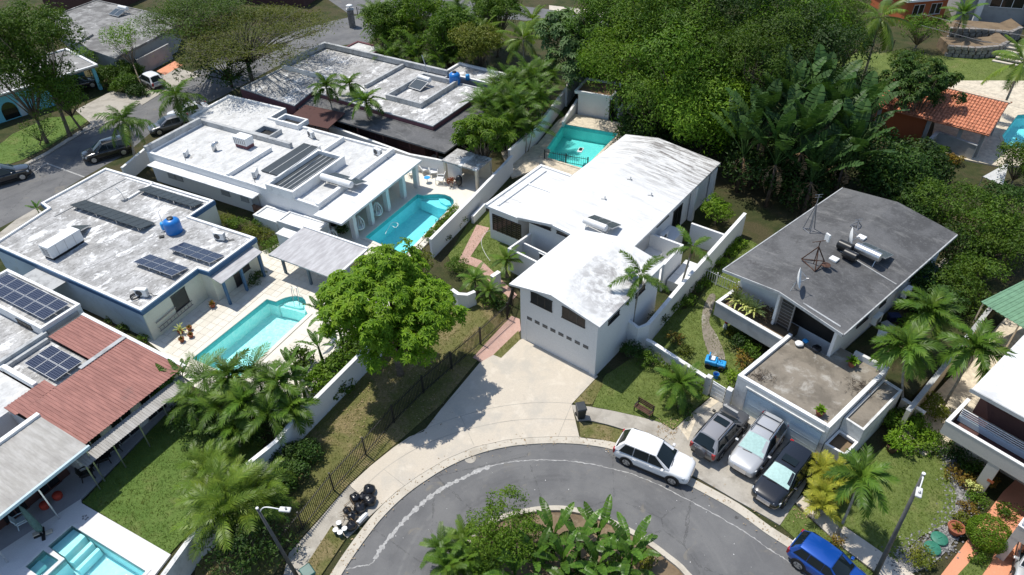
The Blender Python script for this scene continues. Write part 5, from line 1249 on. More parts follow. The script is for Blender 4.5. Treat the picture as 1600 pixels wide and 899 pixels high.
def tripod(p, label, h, mat, spread, top):
 t = thing('antenna_tripod', label, 'antenna', p)
 for k in range(3):
  a = k * 2 * math.pi / 3 + 0.3
  f = p + Vector((spread * math.cos(a), spread * math.sin(a), 0.02))
  MB().tube([f, p + Vector((0, 0, h * 0.75))], 0.04, 6).build('leg', mat, t)
  b = p + Vector((spread * math.cos(a + 2 * math.pi / 3), spread * math.sin(a + 2 * math.pi / 3), 0.02))
  MB().tube([f, b], 0.035, 6).build('foot_bar', mat, t)
 MB().tube([p, p + Vector((0, 0, h))], 0.035, 6).build('mast', mat, t)
 if top:
  MB().tube([p + Vector((-0.5, 0, h - 0.1)), p + Vector((0.4, 0.1, h - 0.05))], 0.025, 6).build('arm', mat, t)
  MB().box(p.x + 0.45, p.y + 0.1, p.z + h - 0.1, 0.12, 0.35, 0.55, 0.4).build('panel_antenna', 'metal_white', t)
  MB().lathe([(0.05, 0), (0.3, 0.02), (0.3, 0.06), (0.05, 0.08)], (p.x + spread * 0.7, p.y - spread * 0.6, p.z + 0.25), 12).build('reel', mat, t)
 else:
  for k in range(2): MB().tube([p + Vector((-0.28 + 0.04 * k, 0, h - 0.2 * k)), p + Vector((0.28 - 0.04 * k, 0.05, h - 0.2 * k))], 0.012, 5).build('element', 'metal_galv', t)
 return t
p, *_ = onroof(1271, 413); tripod(p, 'rusty tripod antenna frame in the middle of the dark roof', 1.9, 'rust_iron', 0.85, True)
p, *_ = onroof(1264, 360); tripod(p, 'tall thin antenna mast on a small tripod at the far edge of the dark roof', 3.0, 'metal_grey', 0.45, False)
p, *_ = onroof(1338, 356); tripod(p, 'short bent antenna stand at the ridge of the dark roof', 0.7, 'metal_grey', 0.45, False)
for i, (x_, y_, mt, r_, L_) in enumerate(((1318, 393, 'black_plastic', 0.33, 1.0), (1326, 407, 'black_plastic', 0.33, 0.95))):
 p, *_ = onroof(x_, y_)
 t = thing('barrel_tank', ['black horizontal barrel tank nearer the dish on the dark roof', 'black horizontal barrel tank nearer the front on the dark roof'][i], 'tank', p, 'black barrels on the dark roof')
 d_ = Vector((math.cos(FR.ang), math.sin(FR.ang), 0)); c_ = p + Vector((0, 0, r_ + 0.1))
 MB().tube([c_ - d_ * L_ / 2, c_ - d_ * (L_ / 2 - 0.06), c_ + d_ * (L_ / 2 - 0.06), c_ + d_ * L_ / 2], [r_ * 0.85, r_, r_, r_ * 0.85], 18).build('body', mt, t, smooth=True, sharp=30)
 for q_ in (-0.3, 0.3): MB().bar(c_ + d_ * q_ + Vector((0, 0, -r_ - 0.12)), c_ + d_ * q_ + Vector((0, 0, -r_ + 0.05)), 0.4, 0.1, up=Vector((d_.x, d_.y, 0))).build('cradle', 'metal_dark', t)
p, s_, t_ = onroof(1352, 407)
heater(FR, s_, t_, rz(s_) - 0.05, FR.ang + R(0), 'large galvanised solar heater tank with collectors on the dark roof', 2, 1.8, tr=0.33, tank='metal_galv')
for i, (x_, y_) in enumerate(((1346, 372), (1303, 406))):
 p, *_ = onroof(x_, y_); MB().box(p.x, p.y, p.z - 0.03, 0.55, 0.5, 0.16, FR.ang).build('roof_hatch', 'coping_white', hr, bevel=0.03)
p, s_, t_ = onroof(1375, 432); MB().bar(FR.pt(s_ - 3.0, t_ + 0.1, rz(s_ - 3.0) + 0.01), FR.pt(8.6, t_ + 0.1, rz(8.6) + 0.01), 0.10, 0.08).build('roof_seam', 'wall_grey', hr)
p, s_, t_ = onroof(1240, 470); MB().bar(FR.pt(s_ + .5, t_ + 0.3, rz(s_ + .5) + 0.005), FR.pt(8.3, t_ + 0.4, rz(8.3) + 0.005), 0.12, 0.05).build('roof_seam', 'coping_grey', hr)
for (t0_, t1_) in ((3.2, 4.6), (6.2, 7.0), (10.5, 12.0)): window(hr, FR.pt(8.3, t0_), FR.pt(8.3, t1_), 3.2, 4.3, 6, 1)
for i, t0_ in enumerate((4.9, 9.0)): ac(FR.pt(8.8, t0_, 2.9), FR.ang + R(90), ['condenser under the right eave of the dark roofed house, nearer the carport', 'condenser under the right eave of the dark roofed house, farther from the carport'][i])
# house at the right edge with the balcony
FX = rect((1520, 607), (1690, 700), (1600, 500), 5.8)
hx = thing('house', 'white roofed house with taupe balcony at the right edge', 'house', FX.pt(3, 6))
MB().fbox(FX, 0, 14, -0.1, 16, 5.66, 5.86).build('roof', 'roof_white', hx, bevel=0.02)
beam(hx, FX, -0.06, 14, -0.16, -0.104, 5.6, 5.84, 'coping_grey', 'fascia')
walls(hx, fp(FX, [(0.3, 1.7), (14, 1.7), (14, 16), (0.3, 16)]), 0, 5.66, 'wall_tan')
beam(hx, FX, 0.32, 14, 1.60, 1.698, 2.95, 5.6, 'wall_brown', 'balcony_back_wall')
beam(hx, FX, -0.25, 14, -0.55, 1.65, 2.6, 2.8, 'wall_brown', 'balcony_floor')
bf = beam(hx, FX, -0.27, 14, -0.72, -0.56, 2.45, 3.4, 'stucco_taupe', 'balcony_front'); beam(hx, FX, -0.28, 14, -0.74, -0.54, 3.402, 3.45, 'coping_white', 'balcony_coping')
beam(hx, FX, -0.27, -0.1, -0.55, 1.9, 2.45, 3.4, 'stucco_taupe', 'balcony_side'); beam(hx, FX, -0.28, -0.08, -0.53, 1.9, 3.402, 3.45, 'coping_white', 'balcony_coping')
for k in range(4): MB().bar(FX.pt(0.0, 0.5, 3.35 + k * 0.14), FX.pt(4.0, 0.5, 3.35 + k * 0.14), 0.05, 0.04).build('railing_bar', 'metal_white', hx)
beam(hx, FX, 0.0, 3.9, 0.46, 0.56, 2.85, 3.25, 'wall_blueish', 'inner_parapet')
MB().bar(FX.pt(4.0, -0.4, 3.75), FX.pt(4.0, 0.9, 3.75), 0.07, 0.07).build('railing_post', 'metal_white', hx)
for k in range(3): MB().bar(FX.pt(4.0, -0.6, 3.5 + k * 0.13), FX.pt(14, -0.6, 3.5 + k * 0.13), 0.05, 0.05).build('railing_bar', 'metal_white', hx)
beam(hx, FX, 4.0, 14, 0.1, 0.2, 2.82, 3.5, 'leaf_red', 'awning') if False else None
cx = FX.inv(1556, 748, 0.0)
for s_ in (cx[0] - 0.3, cx[0] + 5.5): MB().fbox(FX, s_ - 0.3, s_ + 0.3, -0.70, -0.3, 0.0, 2.449).build('column', 'stucco_taupe', hx)
hn = MB().fbox(FX, cx[0] - 0.2, cx[0] + 0.12, -0.712, -0.701, 1.15, 1.35).build('house_plate', 'wall_orange', hx)
walls(hx, fp(FX, [(0.3, 1.0), (2.6, 1.0), (2.6, 1.65), (0.3, 1.65)]), 0, 2.59, 'wall_tan', 'lower_wall')
for (a_, b_, c_, d_, z0_, z1_, m_, n_) in ((5.1, 12, -4.05, -3.9, 1.95, 2.9, 'stucco_taupe', 'balcony_front'), (5.1, 5.25, -3.89, -0.75, 1.95, 2.9, 'stucco_taupe', 'balcony_side'), (5.26, 12, -3.89, -0.75, 2.0, 2.15, 'wall_plum', 'balcony_floor'), (5.11, 5.5, -4.04, -3.6, 0, 1.949, 'stucco_taupe', 'column'), (5.09, 12, -4.07, -3.88, 2.902, 2.95, 'coping_white', 'balcony_coping'), (5.09, 5.27, -3.87, -0.75, 2.902, 2.95, 'coping_white', 'balcony_coping')): beam(hx, FX, a_, b_, c_, d_, z0_, z1_, m_, n_)
for k in range(2):
 MB().bar(FX.pt(5.17, -3.97, 3.1 + k * .17), FX.pt(12, -3.97, 3.1 + k * .17), .05, .05).build('railing_bar', 'metal_white', hx); MB().bar(FX.pt(5.17, -3.97, 3.1 + k * .17), FX.pt(5.17, -0.8, 3.1 + k * .17), .05, .05).build('railing_bar', 'metal_white', hx)
slab('side_yard', fp(FX, [(-2.2, -0.6), (-0.35, -0.6), (0.2, 2.0), (0.2, 16), (-2.6, 16)]), 0.0, 0.25, 'sandstone')
wall_line([FX.pt(-2.3, 0.0), FX.pt(-2.9, 8), FX.pt(-3.5, 15.6)], 0, 2.0, 0.25, 'tan boundary wall along the yard of the house at the right edge', 'wall_tan', 'coping_grey')
wall_line([P(1410, 622, 1.4), P(1446, 645, 1.4)], 0, 1.4, 0.2, 'short tan wall joining the yard and the taupe balcony', 'wall_tan')
FQ = rect((1533, 470), (1585, 502), (1592, 432), 3.6)
gc = thing('canopy', 'green ribbed metal canopy beside the white roof at the right edge', 'canopy', FQ.pt(1, 2))
for k in range(5): corr_sheet(gc, Fr(FQ.pt(0, 0)[:2], FQ.v, flip=True), 0, 6.5, k * 0.62, (k + 1) * 0.62 - 0.01, 3.5, 3.7, 'green_metal', 0.31, 0.03, 'roof_sheet') if False else corr_sheet(gc, Fr(FQ.pt(k * 0.62, 0)[:2], FQ.v), 0, 6.5, -0.61, 0.0, 3.5, 3.7, 'green_metal', 0.31, 0.03, 'roof_sheet')
for (a_, b_) in ((0.1, 0.1), (2.6, 0.1), (0.1, 6.3), (2.6, 6.3)): MB().fbox(FQ, a_, a_ + 0.08, b_, b_ + 0.08, 0, 3.48).build('post', 'wall_tan', gc)
# terracotta tiled pavilion
FT = rect((1364, 150), (1538, 209), (1440, 113), 3.0)
A_, B_, C_, D_ = P(1366, 164, 2.9), P(1546, 211, 2.9), P(1583, 153, 3.6), P(1440, 114, 3.6)
tpv = thing('pavilion', 'open pavilion with terracotta barrel tile roof beside a pool', 'pavilion', (A_.x, A_.y, 0))
ex = (B_ - A_); Lx = Vector((ex.x, ex.y)).length; FV = Fr((A_.x, A_.y), (ex.x, ex.y));
if FV.v.dot(Vector((C_.x - B_.x, C_.y - B_.y))) < 0: FV = Fr((A_.x, A_.y), (ex.x, ex.y), flip=True)
Wd = 5.2
nt, nc = 36, 11; mb = MB()
for i in range(nt):
 for j in range(nc):
  x0 = Lx * i / nt; w_ = Lx / nt; y0 = Wd * j / nc; y1 = Wd * (j + 1) / nc + 0.05
  za = 2.85 + 1.3 * y0 / Wd + 0.05 + random.uniform(0, 0.015); zb = 2.85 + 1.3 * y1 / Wd + random.uniform(0, 0.01)
  vs = []
  for (yy, zz) in ((y0, za), (y1, zb)):
   for k in range(5):
    an = math.pi * k / 4
    vs.append(FV.pt(x0 + w_ * (0.5 - 0.42 * math.cos(an)), yy, zz + 0.075 * math.sin(an)))
  fs = [(k, k + 1, k + 6, k + 5) for k in range(4)] + [(0, 4, 3, 2, 1)]
  mb.add(vs, fs)
mb.build('barrel_tiles', 'clay_tile', tpv, kind='stuff')
def slope(y0, y1, z0, z1, mat, nm, th=0.1):
 mb = MB(); q = [(0, y0, z0), (Lx, y0, z0), (Lx, y1, z1), (0, y1, z1)]
 mb.hexa([FV.pt(a, b, c - th) for a, b, c in q], [FV.pt(a, b, c) for a, b, c in q]); mb.build(nm, mat, tpv)
slope(-0.05, Wd, 2.84, 4.13, 'clay_tile', 'roof_deck'); slope(Wd + 0.02, Wd + 3.4, 4.13, 3.1, 'clay_tile', 'roof_deck')
MB().bar(FV.pt(-0.1, Wd + .05, 4.22), FV.pt(Lx + 0.1, Wd + .05, 4.22), 0.3, 0.16).build('ridge', 'sandstone', tpv)
for (a_, b_) in ((0.6, 0.5), (Lx * 0.5, 0.5), (Lx - 2.4, 0.5), (Lx - 0.5, 0.8), (Lx - 0.5, 6.6), (Lx * .5, 6.6), (0.6, 6.6)): MB().fbox(FV, a_ - 0.17, a_ + 0.17, b_ - 0.17, b_ + 0.17, 0, 3.0 if b_ > 1 else 2.8).build('column', 'wall_grey', tpv)
beam(tpv, FV, 0.3, 5.0, 0.6, 0.8, 0, 2.7, 'wall_orange', 'wall')
st = thing('garden_wall', 'grey stone walled service yard below the terracotta pavilion', 'wall', P(1465, 215))
for (x0, y0, x1, y1) in ((1452, 220, 1466, 206), (1466, 206, 1527, 228)):
 a_, b_ = P(x0, y0, 1.6), P(x1, y1, 1.6); MB().bar((a_.x, a_.y, 0.8), (b_.x, b_.y, 0.8), 0.25, 1.6).build('wall', 'wall_grey', st); MB().bar((a_.x, a_.y, 1.64), (b_.x, b_.y, 1.64), 0.33, 0.08).build('coping', 'coping_grey', st)
a_ = thing('sun_sail', 'pale triangular shade sail end beyond the flowering shrubs', 'sail', P(1550, 275))
mb = MB(); q = [P(1536, 276, 1.0), P(1577, 253, 1.6), P(1567, 290, 0.4)]; mb.add(q + [v - Vector((0, 0, 0.04)) for v in q], [(0, 2, 1), (3, 4, 5), (0, 1, 4, 3), (1, 2, 5, 4), (2, 0, 3, 5)]); mb.build('cloth', 'coping_white', a_)
for v in q: MB().tube([(v.x, v.y, 0), v], 0.04, 6).build('post', 'metal_grey', a_)
FU = rect((1495, 52), (1600, 62), (1500, 30), 0.0)
hu = thing('house', 'pale grey house with columns above the stone terraces, far upper right', 'house', P(1560, 40))
a_, b_ = P(1490, 32), P(1700, 48); FH = Fr((a_.x, a_.y), (b_.x - a_.x, b_.y - a_.y)); LH = 34
walls(hu, fp(FH, [(0, 0), (LH, 0), (LH, 12), (0, 12)]), 0, 7, 'wall_grey'); flat(hu, fp(FH, [(-.5, -.5), (LH, -.5), (LH, 12), (-.5, 12)]), 7.05, 'roof_far')
for k in range(4): MB().fbox(FH, 2.0 + k * 6.5, 2.7 + k * 6.5, -1.2, -0.5, 0, 6.5).build('column', 'wall_white', hu)
for k in range(4): window(hu, FH.pt(3.6 + k * 6.5, 0), FH.pt(7.6 + k * 6.5, 0), 2.2, 4.6, 0, 3, frame='paint_white')
ho = thing('house', 'house with orange red walls and white roof edges, far upper right', 'house', P(1450, 25))
a_, b_ = P(1410, 36), P(1478, 30); FO = Fr((a_.x, a_.y), (b_.x - a_.x, b_.y - a_.y))
walls(ho, fp(FO, [(0, 0), (6, 0), (6, 8), (0, 8)]), 0, 3.0, 'wall_orange'); flat(ho, fp(FO, [(-.6, -.6), (6.6, -.6), (6.6, 8), (-.6, 8)]), 3.1, 'roof_white'); ring(ho, fp(FO, [(-.6, -.6), (6.6, -.6), (6.6, 8), (-.6, 8)]), 0, .3, 2.9, 3.2, 'paint_white', 'fascia')
for k in range(2): window(ho, FO.pt(1 + k * 2.6, 0), FO.pt(2.6 + k * 2.6, 0), 0.9, 2.3, 0, 2, frame='paint_white')
for i, (pp, zt_, lb) in enumerate((([(1478, 88), (1520, 91), (1556, 88), (1570, 80)], 1.4, 'lower rough stone terrace wall at the edge of the far lawn'), ([(1480, 62), (1530, 64), (1572, 68), (1590, 60)], 1.6, 'upper rough stone terrace wall in front of the pale far house'))):
 pts = [P(*q) for q in pp]; t = thing('stone_wall', lb, 'wall', pts[0], 'stone terraces on the far lawn')
 for k in range(len(pts) - 1):
  d_ = pts[k + 1] - pts[k]; n_ = int(d_.length / 0.7)
  for j in range(n_):
   for r_ in range(3):
    c_ = pts[k] + d_ * ((j + (0.5 if r_ % 2 else 0.25)) / n_); hh = zt_ / 3
    MB().box(c_.x, c_.y, r_ * hh, 0.66 + random.uniform(-.06, 0.05), 0.5 + random.uniform(-.1, .1), hh - 0.03, math.atan2(d_.y, d_.x) + random.uniform(-.06, .06)).build('stone', 'stone_wall', t, bevel=0.04)
 q0 = [(v.x, v.y) for v in pts]; q1 = [(v.x + 0.3, v.y + 3.2) for v in reversed(pts)]
 MB().prism(q0 + q1, 0, zt_ - 0.1).build('terrace_fill', 'soil', t)
sw = thing('garden_steps', 'pale concrete garden steps climbing at the right end of the far lawn', 'steps', P(1570, 100))
for k in range(6):
 a_ = P(1550 + k * 4.5, 96 - k * 3.2); b_ = P(1600 + k * 4.5, 106 - k * 3.2); dd_ = (b_ - a_).normalized()
 MB().bar(a_ + Vector((0, 0, 0.09 + k * 0.17)), b_ + Vector((0, 0, 0.09 + k * 0.17)), 0.5, 0.17).build('step', 'concrete', sw)
# pool shed behind the gabled house
FH2 = rect((898, 142), (957, 152), (918, 122), 2.8)
sh = thing('pool_shed', 'small white flat roofed shed littered with leaves beside the green pool', 'shed', FH2.pt(2, 2))
sp = fp(FH2, [(0.35, 0.2), (3.9, 0.2), (3.9, 3.5), (0.35, 3.5)]); walls(sh, sp, 0, 2.5, 'wall_white')
rp = fp(FH2, [(0, 0), (4.25, 0), (4.25, 3.7), (0, 3.7)]); MB().prism(rp, 2.5, 2.62).build('roof_slab', 'wall_white', sh); flat(sh, offset(ccw(rp), -0.1), 2.625, 'dead_leaf', 'leaf_litter'); ring(sh, rp, 0.02, 0.2, 2.621, 2.85, 'coping_white', 'parapet', 0.02)
window(sh, FH2.pt(3.9, 0.5), FH2.pt(3.9, 1.9), 0.1, 2.2, 0, 1, name='door')
for i, (pp, zs_, lb) in enumerate((([(879, 192), (902, 168)], (0.6, 1.5), 'stepped white wall on the left of the pool shed'), ([(966, 178), (975, 172), (988, 175), (1005, 200)], (1.0, 1.5, 1.4, 0.6), 'stepped white wall on the right of the pool shed'))):
 wall_line([P(*q, 0.5) for q in pp], 0, 1.2, 0.2, lb, zs=list(zs_))
# far left houses
FB = rect((0, 152), (152, 103), (-40, 130), 3.0)
hb = thing('house', 'sky blue walled house with weathered flat roof at the far left', 'house', P(60, 160))
a_, b_ = P(-60, 168, 3.0), P(153, 102, 3.0); FB = Fr((a_.x, a_.y), (b_.x - a_.x, b_.y - a_.y)); LB = (b_ - a_).length
sp = fp(FB, [(0, 0), (LB, 0), (LB, 8.5), (0, 8.5)])
walls(hb, offset(ccw(fp(FB, [(0, 0), (LB * 0.62, 0), (LB * 0.62, 8.5), (0, 8.5)])), -0.35), 0, 2.8, 'wall_sky_blue'); walls(hb, fp(FB, [(LB * 0.63, 4.5), (LB - 0.4, 4.5), (LB - 0.4, 8.2), (LB * 0.63, 8.2)]), 0, 2.8, 'wall_sky_blue'); MB().prism(sp, 2.8, 2.95).build('roof', 'roof_far', hb); ring(hb, sp, 0.02, 0.25, 2.951, 3.12, 'coping_white', 'parapet', 0.02)
MB().fbox(FB, LB - 0.7, LB - 0.35, 0.4, 0.75, 0, 2.8).build('post', 'wall_sky_blue', hb)
MB().fbox(FB, LB * 0.34, LB * 0.38, 0.30, 0.36, 0.0, 1.6).build('door', 'wall_blueish', hb)
q_ = [FB.pt(LB * 0.28 + 0.8 * math.cos(k * math.pi / 8), 0.33, 1.0 + 1.0 * math.sin(k * math.pi / 8)) for k in range(9)]; MB().add(q_ + [FB.pt(LB * 0.28 - 0.8, 0.33, 0.1), FB.pt(LB * 0.28 + 0.8, 0.33, 0.1)], [(10, 0, 1, 2, 3, 4, 5, 6, 7, 8, 9)]).build('arch', 'glass_dark', hb)
hf = thing('house', 'house with blackened patchy flat roof at the far upper left', 'house', P(170, 90))
sp = pix([(75, 28), (150, 0), (275, 28), (268, 46), (180, 92), (140, 78)], 3.0)
walls(hf, offset(ccw(sp), -0.2), 0, 2.85, 'wall_grey'); flat(hf, sp, 2.95, 'roof_far'); ring(hf, sp, 0.02, 0.2, 2.8, 3.06, 'roof_far', 'parapet', 0.02)
sp = pix([(75, 48), (90, 40), (145, 52), (120, 66)], 3.3); walls(hf, sp, 2.96, 3.2, 'roof_far', 'roof_step'); flat(hf, sp, 3.21, 'roof_far', 'upper_roof')
p = P(195, 20, 3.0); FZ = Fr((p.x, p.y), (1, -0.3)); heater(FZ, 0, 0, 2.96, R(150), 'solar water heater on the blackened far upper left roof', 2, 1.8)
sp = pix([(205, 75), (268, 52), (272, 68), (268, 92), (225, 108)], 1.8)
wall_line([P(205, 100), P(222, 118), P(270, 92)], 0, 2.0, 0.2, 'grey plank fence beside the parked silver hatchback', 'wall_grey', 'wall_grey')
for i, (x0, x1, y_, mt, lb) in enumerate(((330, 470, -28, 'roof_far', 'low roof beyond the top edge, left of the far gate'), (60, 150, -14, 'roof_far', 'dark low roof at the far upper left corner'))):
 a_, b_ = P(x0, y_, 3.0), P(x1, y_ + 8, 3.0); FZ = Fr((a_.x, a_.y), (b_.x - a_.x, b_.y - a_.y)); L_ = (b_ - a_).length
 t = thing('house', lb, 'house', a_); sp = fp(FZ, [(0, 0), (L_, 0), (L_, 9), (0, 9)]); walls(t, sp, 0, 2.9, 'wall_brown'); flat(t, sp, 2.9, mt); ring(t, sp, 0.02, 0.2, 2.8, 3.05, 'coping_grey', 'parapet')
# plot walls
def px_wall(pp, z, label, **k): return wall_line([P(x_, y_, z) for x_, y_ in pp], 0, z, k.pop('w', 0.22), label, **k)
px_wall([(250, 905), (297, 840), (345, 800)], 1.9, 'weathered grey white wall between the striped lawn and the fence yard', mat='wall_dirty', cop='wall_dirty')
px_wall([(385, 726), (430, 690), (460, 655), (525, 590), (580, 535), (600, 512)], 1.9, 'white plot wall beside the big leafy tree and palms')
px_wall([(672, 374), (735, 311), (782, 262), (800, 243)], 1.9, 'white plot wall along the pool of the colonnaded house')
px_wall([(795, 235), (840, 195), (885, 137)], 1.9, 'far white plot wall running up toward the pool shed')
px_wall([(885, 135), (905, 108), (960, 108), (1060, 152)], 2.4, 'white back wall behind the pool shed under the tall trees')
px_wall([(400, 152), (548, 208), (640, 241), (700, 252), (720, 262)], 1.8, 'white wall between the colonnaded house and the dark house', mat='wall_white')
px_wall([(190, 262), (236, 224)], 1.6, 'white front wall at the street end of the flat roofed house')
px_wall([(706, 452), (716, 459), (730, 460), (742, 455)], 1.3, 'rounded white planter wall beside the iron fence', w=0.25)
px_wall([(768, 432), (780, 424)], 1.5, 'short white gate pier wall at the brick walk', w=0.3)
px_wall([(1010, 530), (1020, 535), (1060, 561), (1105, 590)], 1.2, 'low weathered wall between the palm lawn and the carport garden', mat='wall_dirty')
px_wall([(395, 320), (420, 331), (440, 342)], 1.2, 'low fence wall with two rails between solar house and white house', mat='wood_fence', cop='wood_fence')
px_wall([(738, 338), (757, 318)], 0.8, 'low white planter wall beside the narrow lawn of the gabled house')
gw_ = thing('garden_gate', 'white slatted garden gate beside the carport', 'gate', P(1115, 625))
a_, b_ = P(1109, 619), P(1128, 631); MB().bar((a_.x, a_.y, 0.75), (b_.x, b_.y, 0.75), 0.05, 1.35).build('panel', 'paint_white', gw_)
for k in range(4): MB().bar((a_.x - .02, a_.y - 0.045, 0.3 + k * 0.3), (b_.x + .02, b_.y - 0.045, 0.3 + k * 0.3), 0.03, 0.14).build('slat', 'metal_white', gw_)
for q in (a_ - (b_ - a_).normalized() * 0.3, b_ + (b_ - a_).normalized() * 0.3): MB().box(q.x, q.y, 0, 0.35, 0.35, 1.6, R(-40)).build('pier', 'wall_dirty', gw_)
gs_ = px_wall([(1131, 632), (1153, 645)], 1.5, 'solid grey gate panel between the white gate and the carport', mat='wall_grey', cop='wall_grey', w=0.12)
cs_ = thing('pool_cabana', 'open white cabana in the corner of the colonnaded pool terrace', 'cabana', P(720, 285))
FCb = rect((690, 252), (745, 268), (707, 241), 2.3)
MB().fbox(FCb, 0, FCb.L, 0, 2.6, 2.25, 2.4).build('roof', 'roof_grey', cs_)
for (a_, b_) in ((0.1, 0.1), (FCb.L - 0.3, 0.1)): MB().fbox(FCb, a_, a_ + 0.25, b_, b_ + 0.25, DZ, 2.25).build('post', 'wall_tan', cs_)
beam(cs_, FCb, 0, FCb.L, 2.3, 2.5, DZ, 2.24, 'wall_tan', 'wall')
# plants
import numpy as np
RNG = np.random.default_rng(11)
def np_mesh(name, V, F, mat, smooth=False):
 me = bpy.data.meshes.new(name)
 V = np.asarray(V, dtype=np.float32); F = np.asarray(F, dtype=np.int32)
 me.vertices.add(len(V)); me.vertices.foreach_set('co', V.ravel())
 k = F.shape[1]
 me.loops.add(F.size); me.loops.foreach_set('vertex_index', F.ravel())
 me.polygons.add(len(F)); me.polygons.foreach_set('loop_start', np.arange(0, F.size, k, dtype=np.int32))
 try: me.polygons.foreach_set('loop_total', np.full(len(F), k, dtype=np.int32))
 except Exception: pass
 me.materials.append(MAT[mat]); me.update(calc_edges=True)
 if smooth: me.polygons.foreach_set('use_smooth', [True] * len(F))
 return me
def unit(a): return a / np.maximum(np.linalg.norm(a, axis=-1, keepdims=True), 1e-6)
def leaf_cloud(cent, nrm, size, aspect=2.2, jitter=0.6, fold=0.15):
 """one folded diamond leaf at every centre, facing about nrm"""
 n = len(cent)
 nr = unit(nrm + RNG.normal(0, jitter, (n, 3)))
 d = unit(np.cross(nr, RNG.normal(0, 1, (n, 3)))); s = np.cross(nr, d)
 L = size * RNG.uniform(0.65, 1.25, (n, 1)); W = L / aspect
 a = cent - d * L * 0.5; b = cent + d * L * 0.5 - nr * L * 0.12
 c = cent + s * W * 0.5 + nr * L * fold * 0.5 - d * L * 0.06; e = cent - s * W * 0.5 + nr * L * fold * 0.5 - d * L * 0.06
 V = np.stack([a, c, b, e], 1).reshape(-1, 3)
 i = np.arange(n)[:, None] * 4
 F = np.concatenate([i + np.array([[0, 1, 2]]), i + np.array([[0, 2, 3]])], 0)
 return V, F
def clump_points(blobs, clumps, per, spread, shell=0.55, flat=0.7):
 """points grouped in clumps over the outer part of ellipsoids; returns centres and outward normals"""
 C, N = [], []
 w = np.array([b[3] * b[4] + b[4] * b[5] + b[3] * b[5] for b in blobs]); w = w / w.sum()
 for b, wi in zip(blobs, w):
  k = max(3, int(clumps * wi))
  u = unit(RNG.normal(0, 1, (k, 3))); u[:, 2] = np.where(u[:, 2] < -0.45, -u[:, 2], u[:, 2])
  r = RNG.uniform(shell, 1.02, (k, 1)) ** 0.6
  cc = u * r * np.array([[b[3], b[4], b[5]]]) + np.array([[b[0], b[1], b[2]]])
  m_ = per
  dr = unit(RNG.normal(0, 1, (k, m_, 3)) + u[:, None, :] * 0.5 + np.array([0, 0, 0.35]))
  off = dr * RNG.uniform(0.55, 1.05, (k, m_, 1)) * spread * 1.9 * np.array([1, 1, flat]) * RNG.uniform(0.6, 1.35, (k, 1, 1))
  pts = cc[:, None, :] + off
  nn = dr * 0.9 + u[:, None, :] * 0.3 + np.array([0, 0, 0.45])
  C.append(pts.reshape(-1, 3)); N.append(nn.reshape(-1, 3))
 return np.concatenate(C), np.concatenate(N)
def limbs(mb, base, blobs, r0, fork=0.35, n=5, lean=None):
 base = Vector(base)
 top = Vector((sum(b[0] for b in blobs) / len(blobs), sum(b[1] for b in blobs) / len(blobs), min(b[2] - b[5] * 0.3 for b in blobs)))
 fk = base.lerp(top, fork); fk.x += random.uniform(-.1, .1)
 mb.tube([base, base.lerp(fk, 0.15) , base.lerp(fk, 0.6) + Vector((random.uniform(-.06, .06), random.uniform(-.06, .06), 0)), fk], [r0 * 1.35, r0, r0 * 0.85, r0 * 0.75], 8)
 for b in blobs:
  for k in range(n):
   e = Vector((b[0] + random.uniform(-.75, .75) * b[3], b[1] + random.uniform(-.75, .75) * b[4], b[2] + random.uniform(-.2, .6) * b[5]))
   m1 = fk.lerp(e, 0.45) + Vector((random.uniform(-.3, .3), random.uniform(-.3, .3), random.uniform(-.1, .3)))
   mb.tube([fk, m1, e], [r0 * 0.5, r0 * 0.3, r0 * 0.06], 5)
def blobs_for(c, rx, ry, rz, n, seed):
 rnd = random.Random(seed); out = [(c[0], c[1], c[2], rx * 0.72, ry * 0.72, rz * 0.75)]
 for k in range(n):
  a = 2 * math.pi * k / n + rnd.uniform(-.4, .4); q = rnd.uniform(0.5, 0.72)
  s = rnd.uniform(0.34, 0.52)
  out.append((c[0] + rx * q * math.cos(a), c[1] + ry * q * math.sin(a), c[2] + rz * rnd.uniform(-0.4, 0.5), rx * s, ry * s, rz * s * 1.1))
 return out
def tree(px, py, zc, rx, rz, label, mat='leaf_mid', clumps=150, per=26, spread=0.34, size=0.24, name='tree', ry=None, group=None, r0=0.18, bark='bark', nb=6, base=None, shell=0.55, seed=0, jitter=0.6, aspect=2.2, fork=0.4, flat=0.7, limbn=4, cat='tree'):
 c = P(px, py, zc); ry = ry or rx
 b0 = P(*base) if base else Vector((c.x, c.y, 0))
 t = thing(name, label, cat, (b0.x, b0.y, 0), group)
 bl = blobs_for(c, rx, ry, rz, nb, seed or int(px * 7 + py))
 mb = MB(); limbs(mb, (b0.x, b0.y, 0), bl[1:] if len(bl) > 1 else bl, r0, fork, limbn); mb.build('trunk', bark, t, smooth=True)
 C_, N_ = clump_points(bl, clumps, per, spread, shell, flat)
 C_[:, 2] = np.maximum(C_[:, 2], 0.1)
 V, F = leaf_cloud(C_, N_, size, aspect, jitter)
 me = np_mesh('crown', V - np.array([[b0.x, b0.y, 0]]), F, mat)
 o = bpy.data.objects.new('crown', me); linkpart(o, t)
 return t
SHRUB_N = [0]
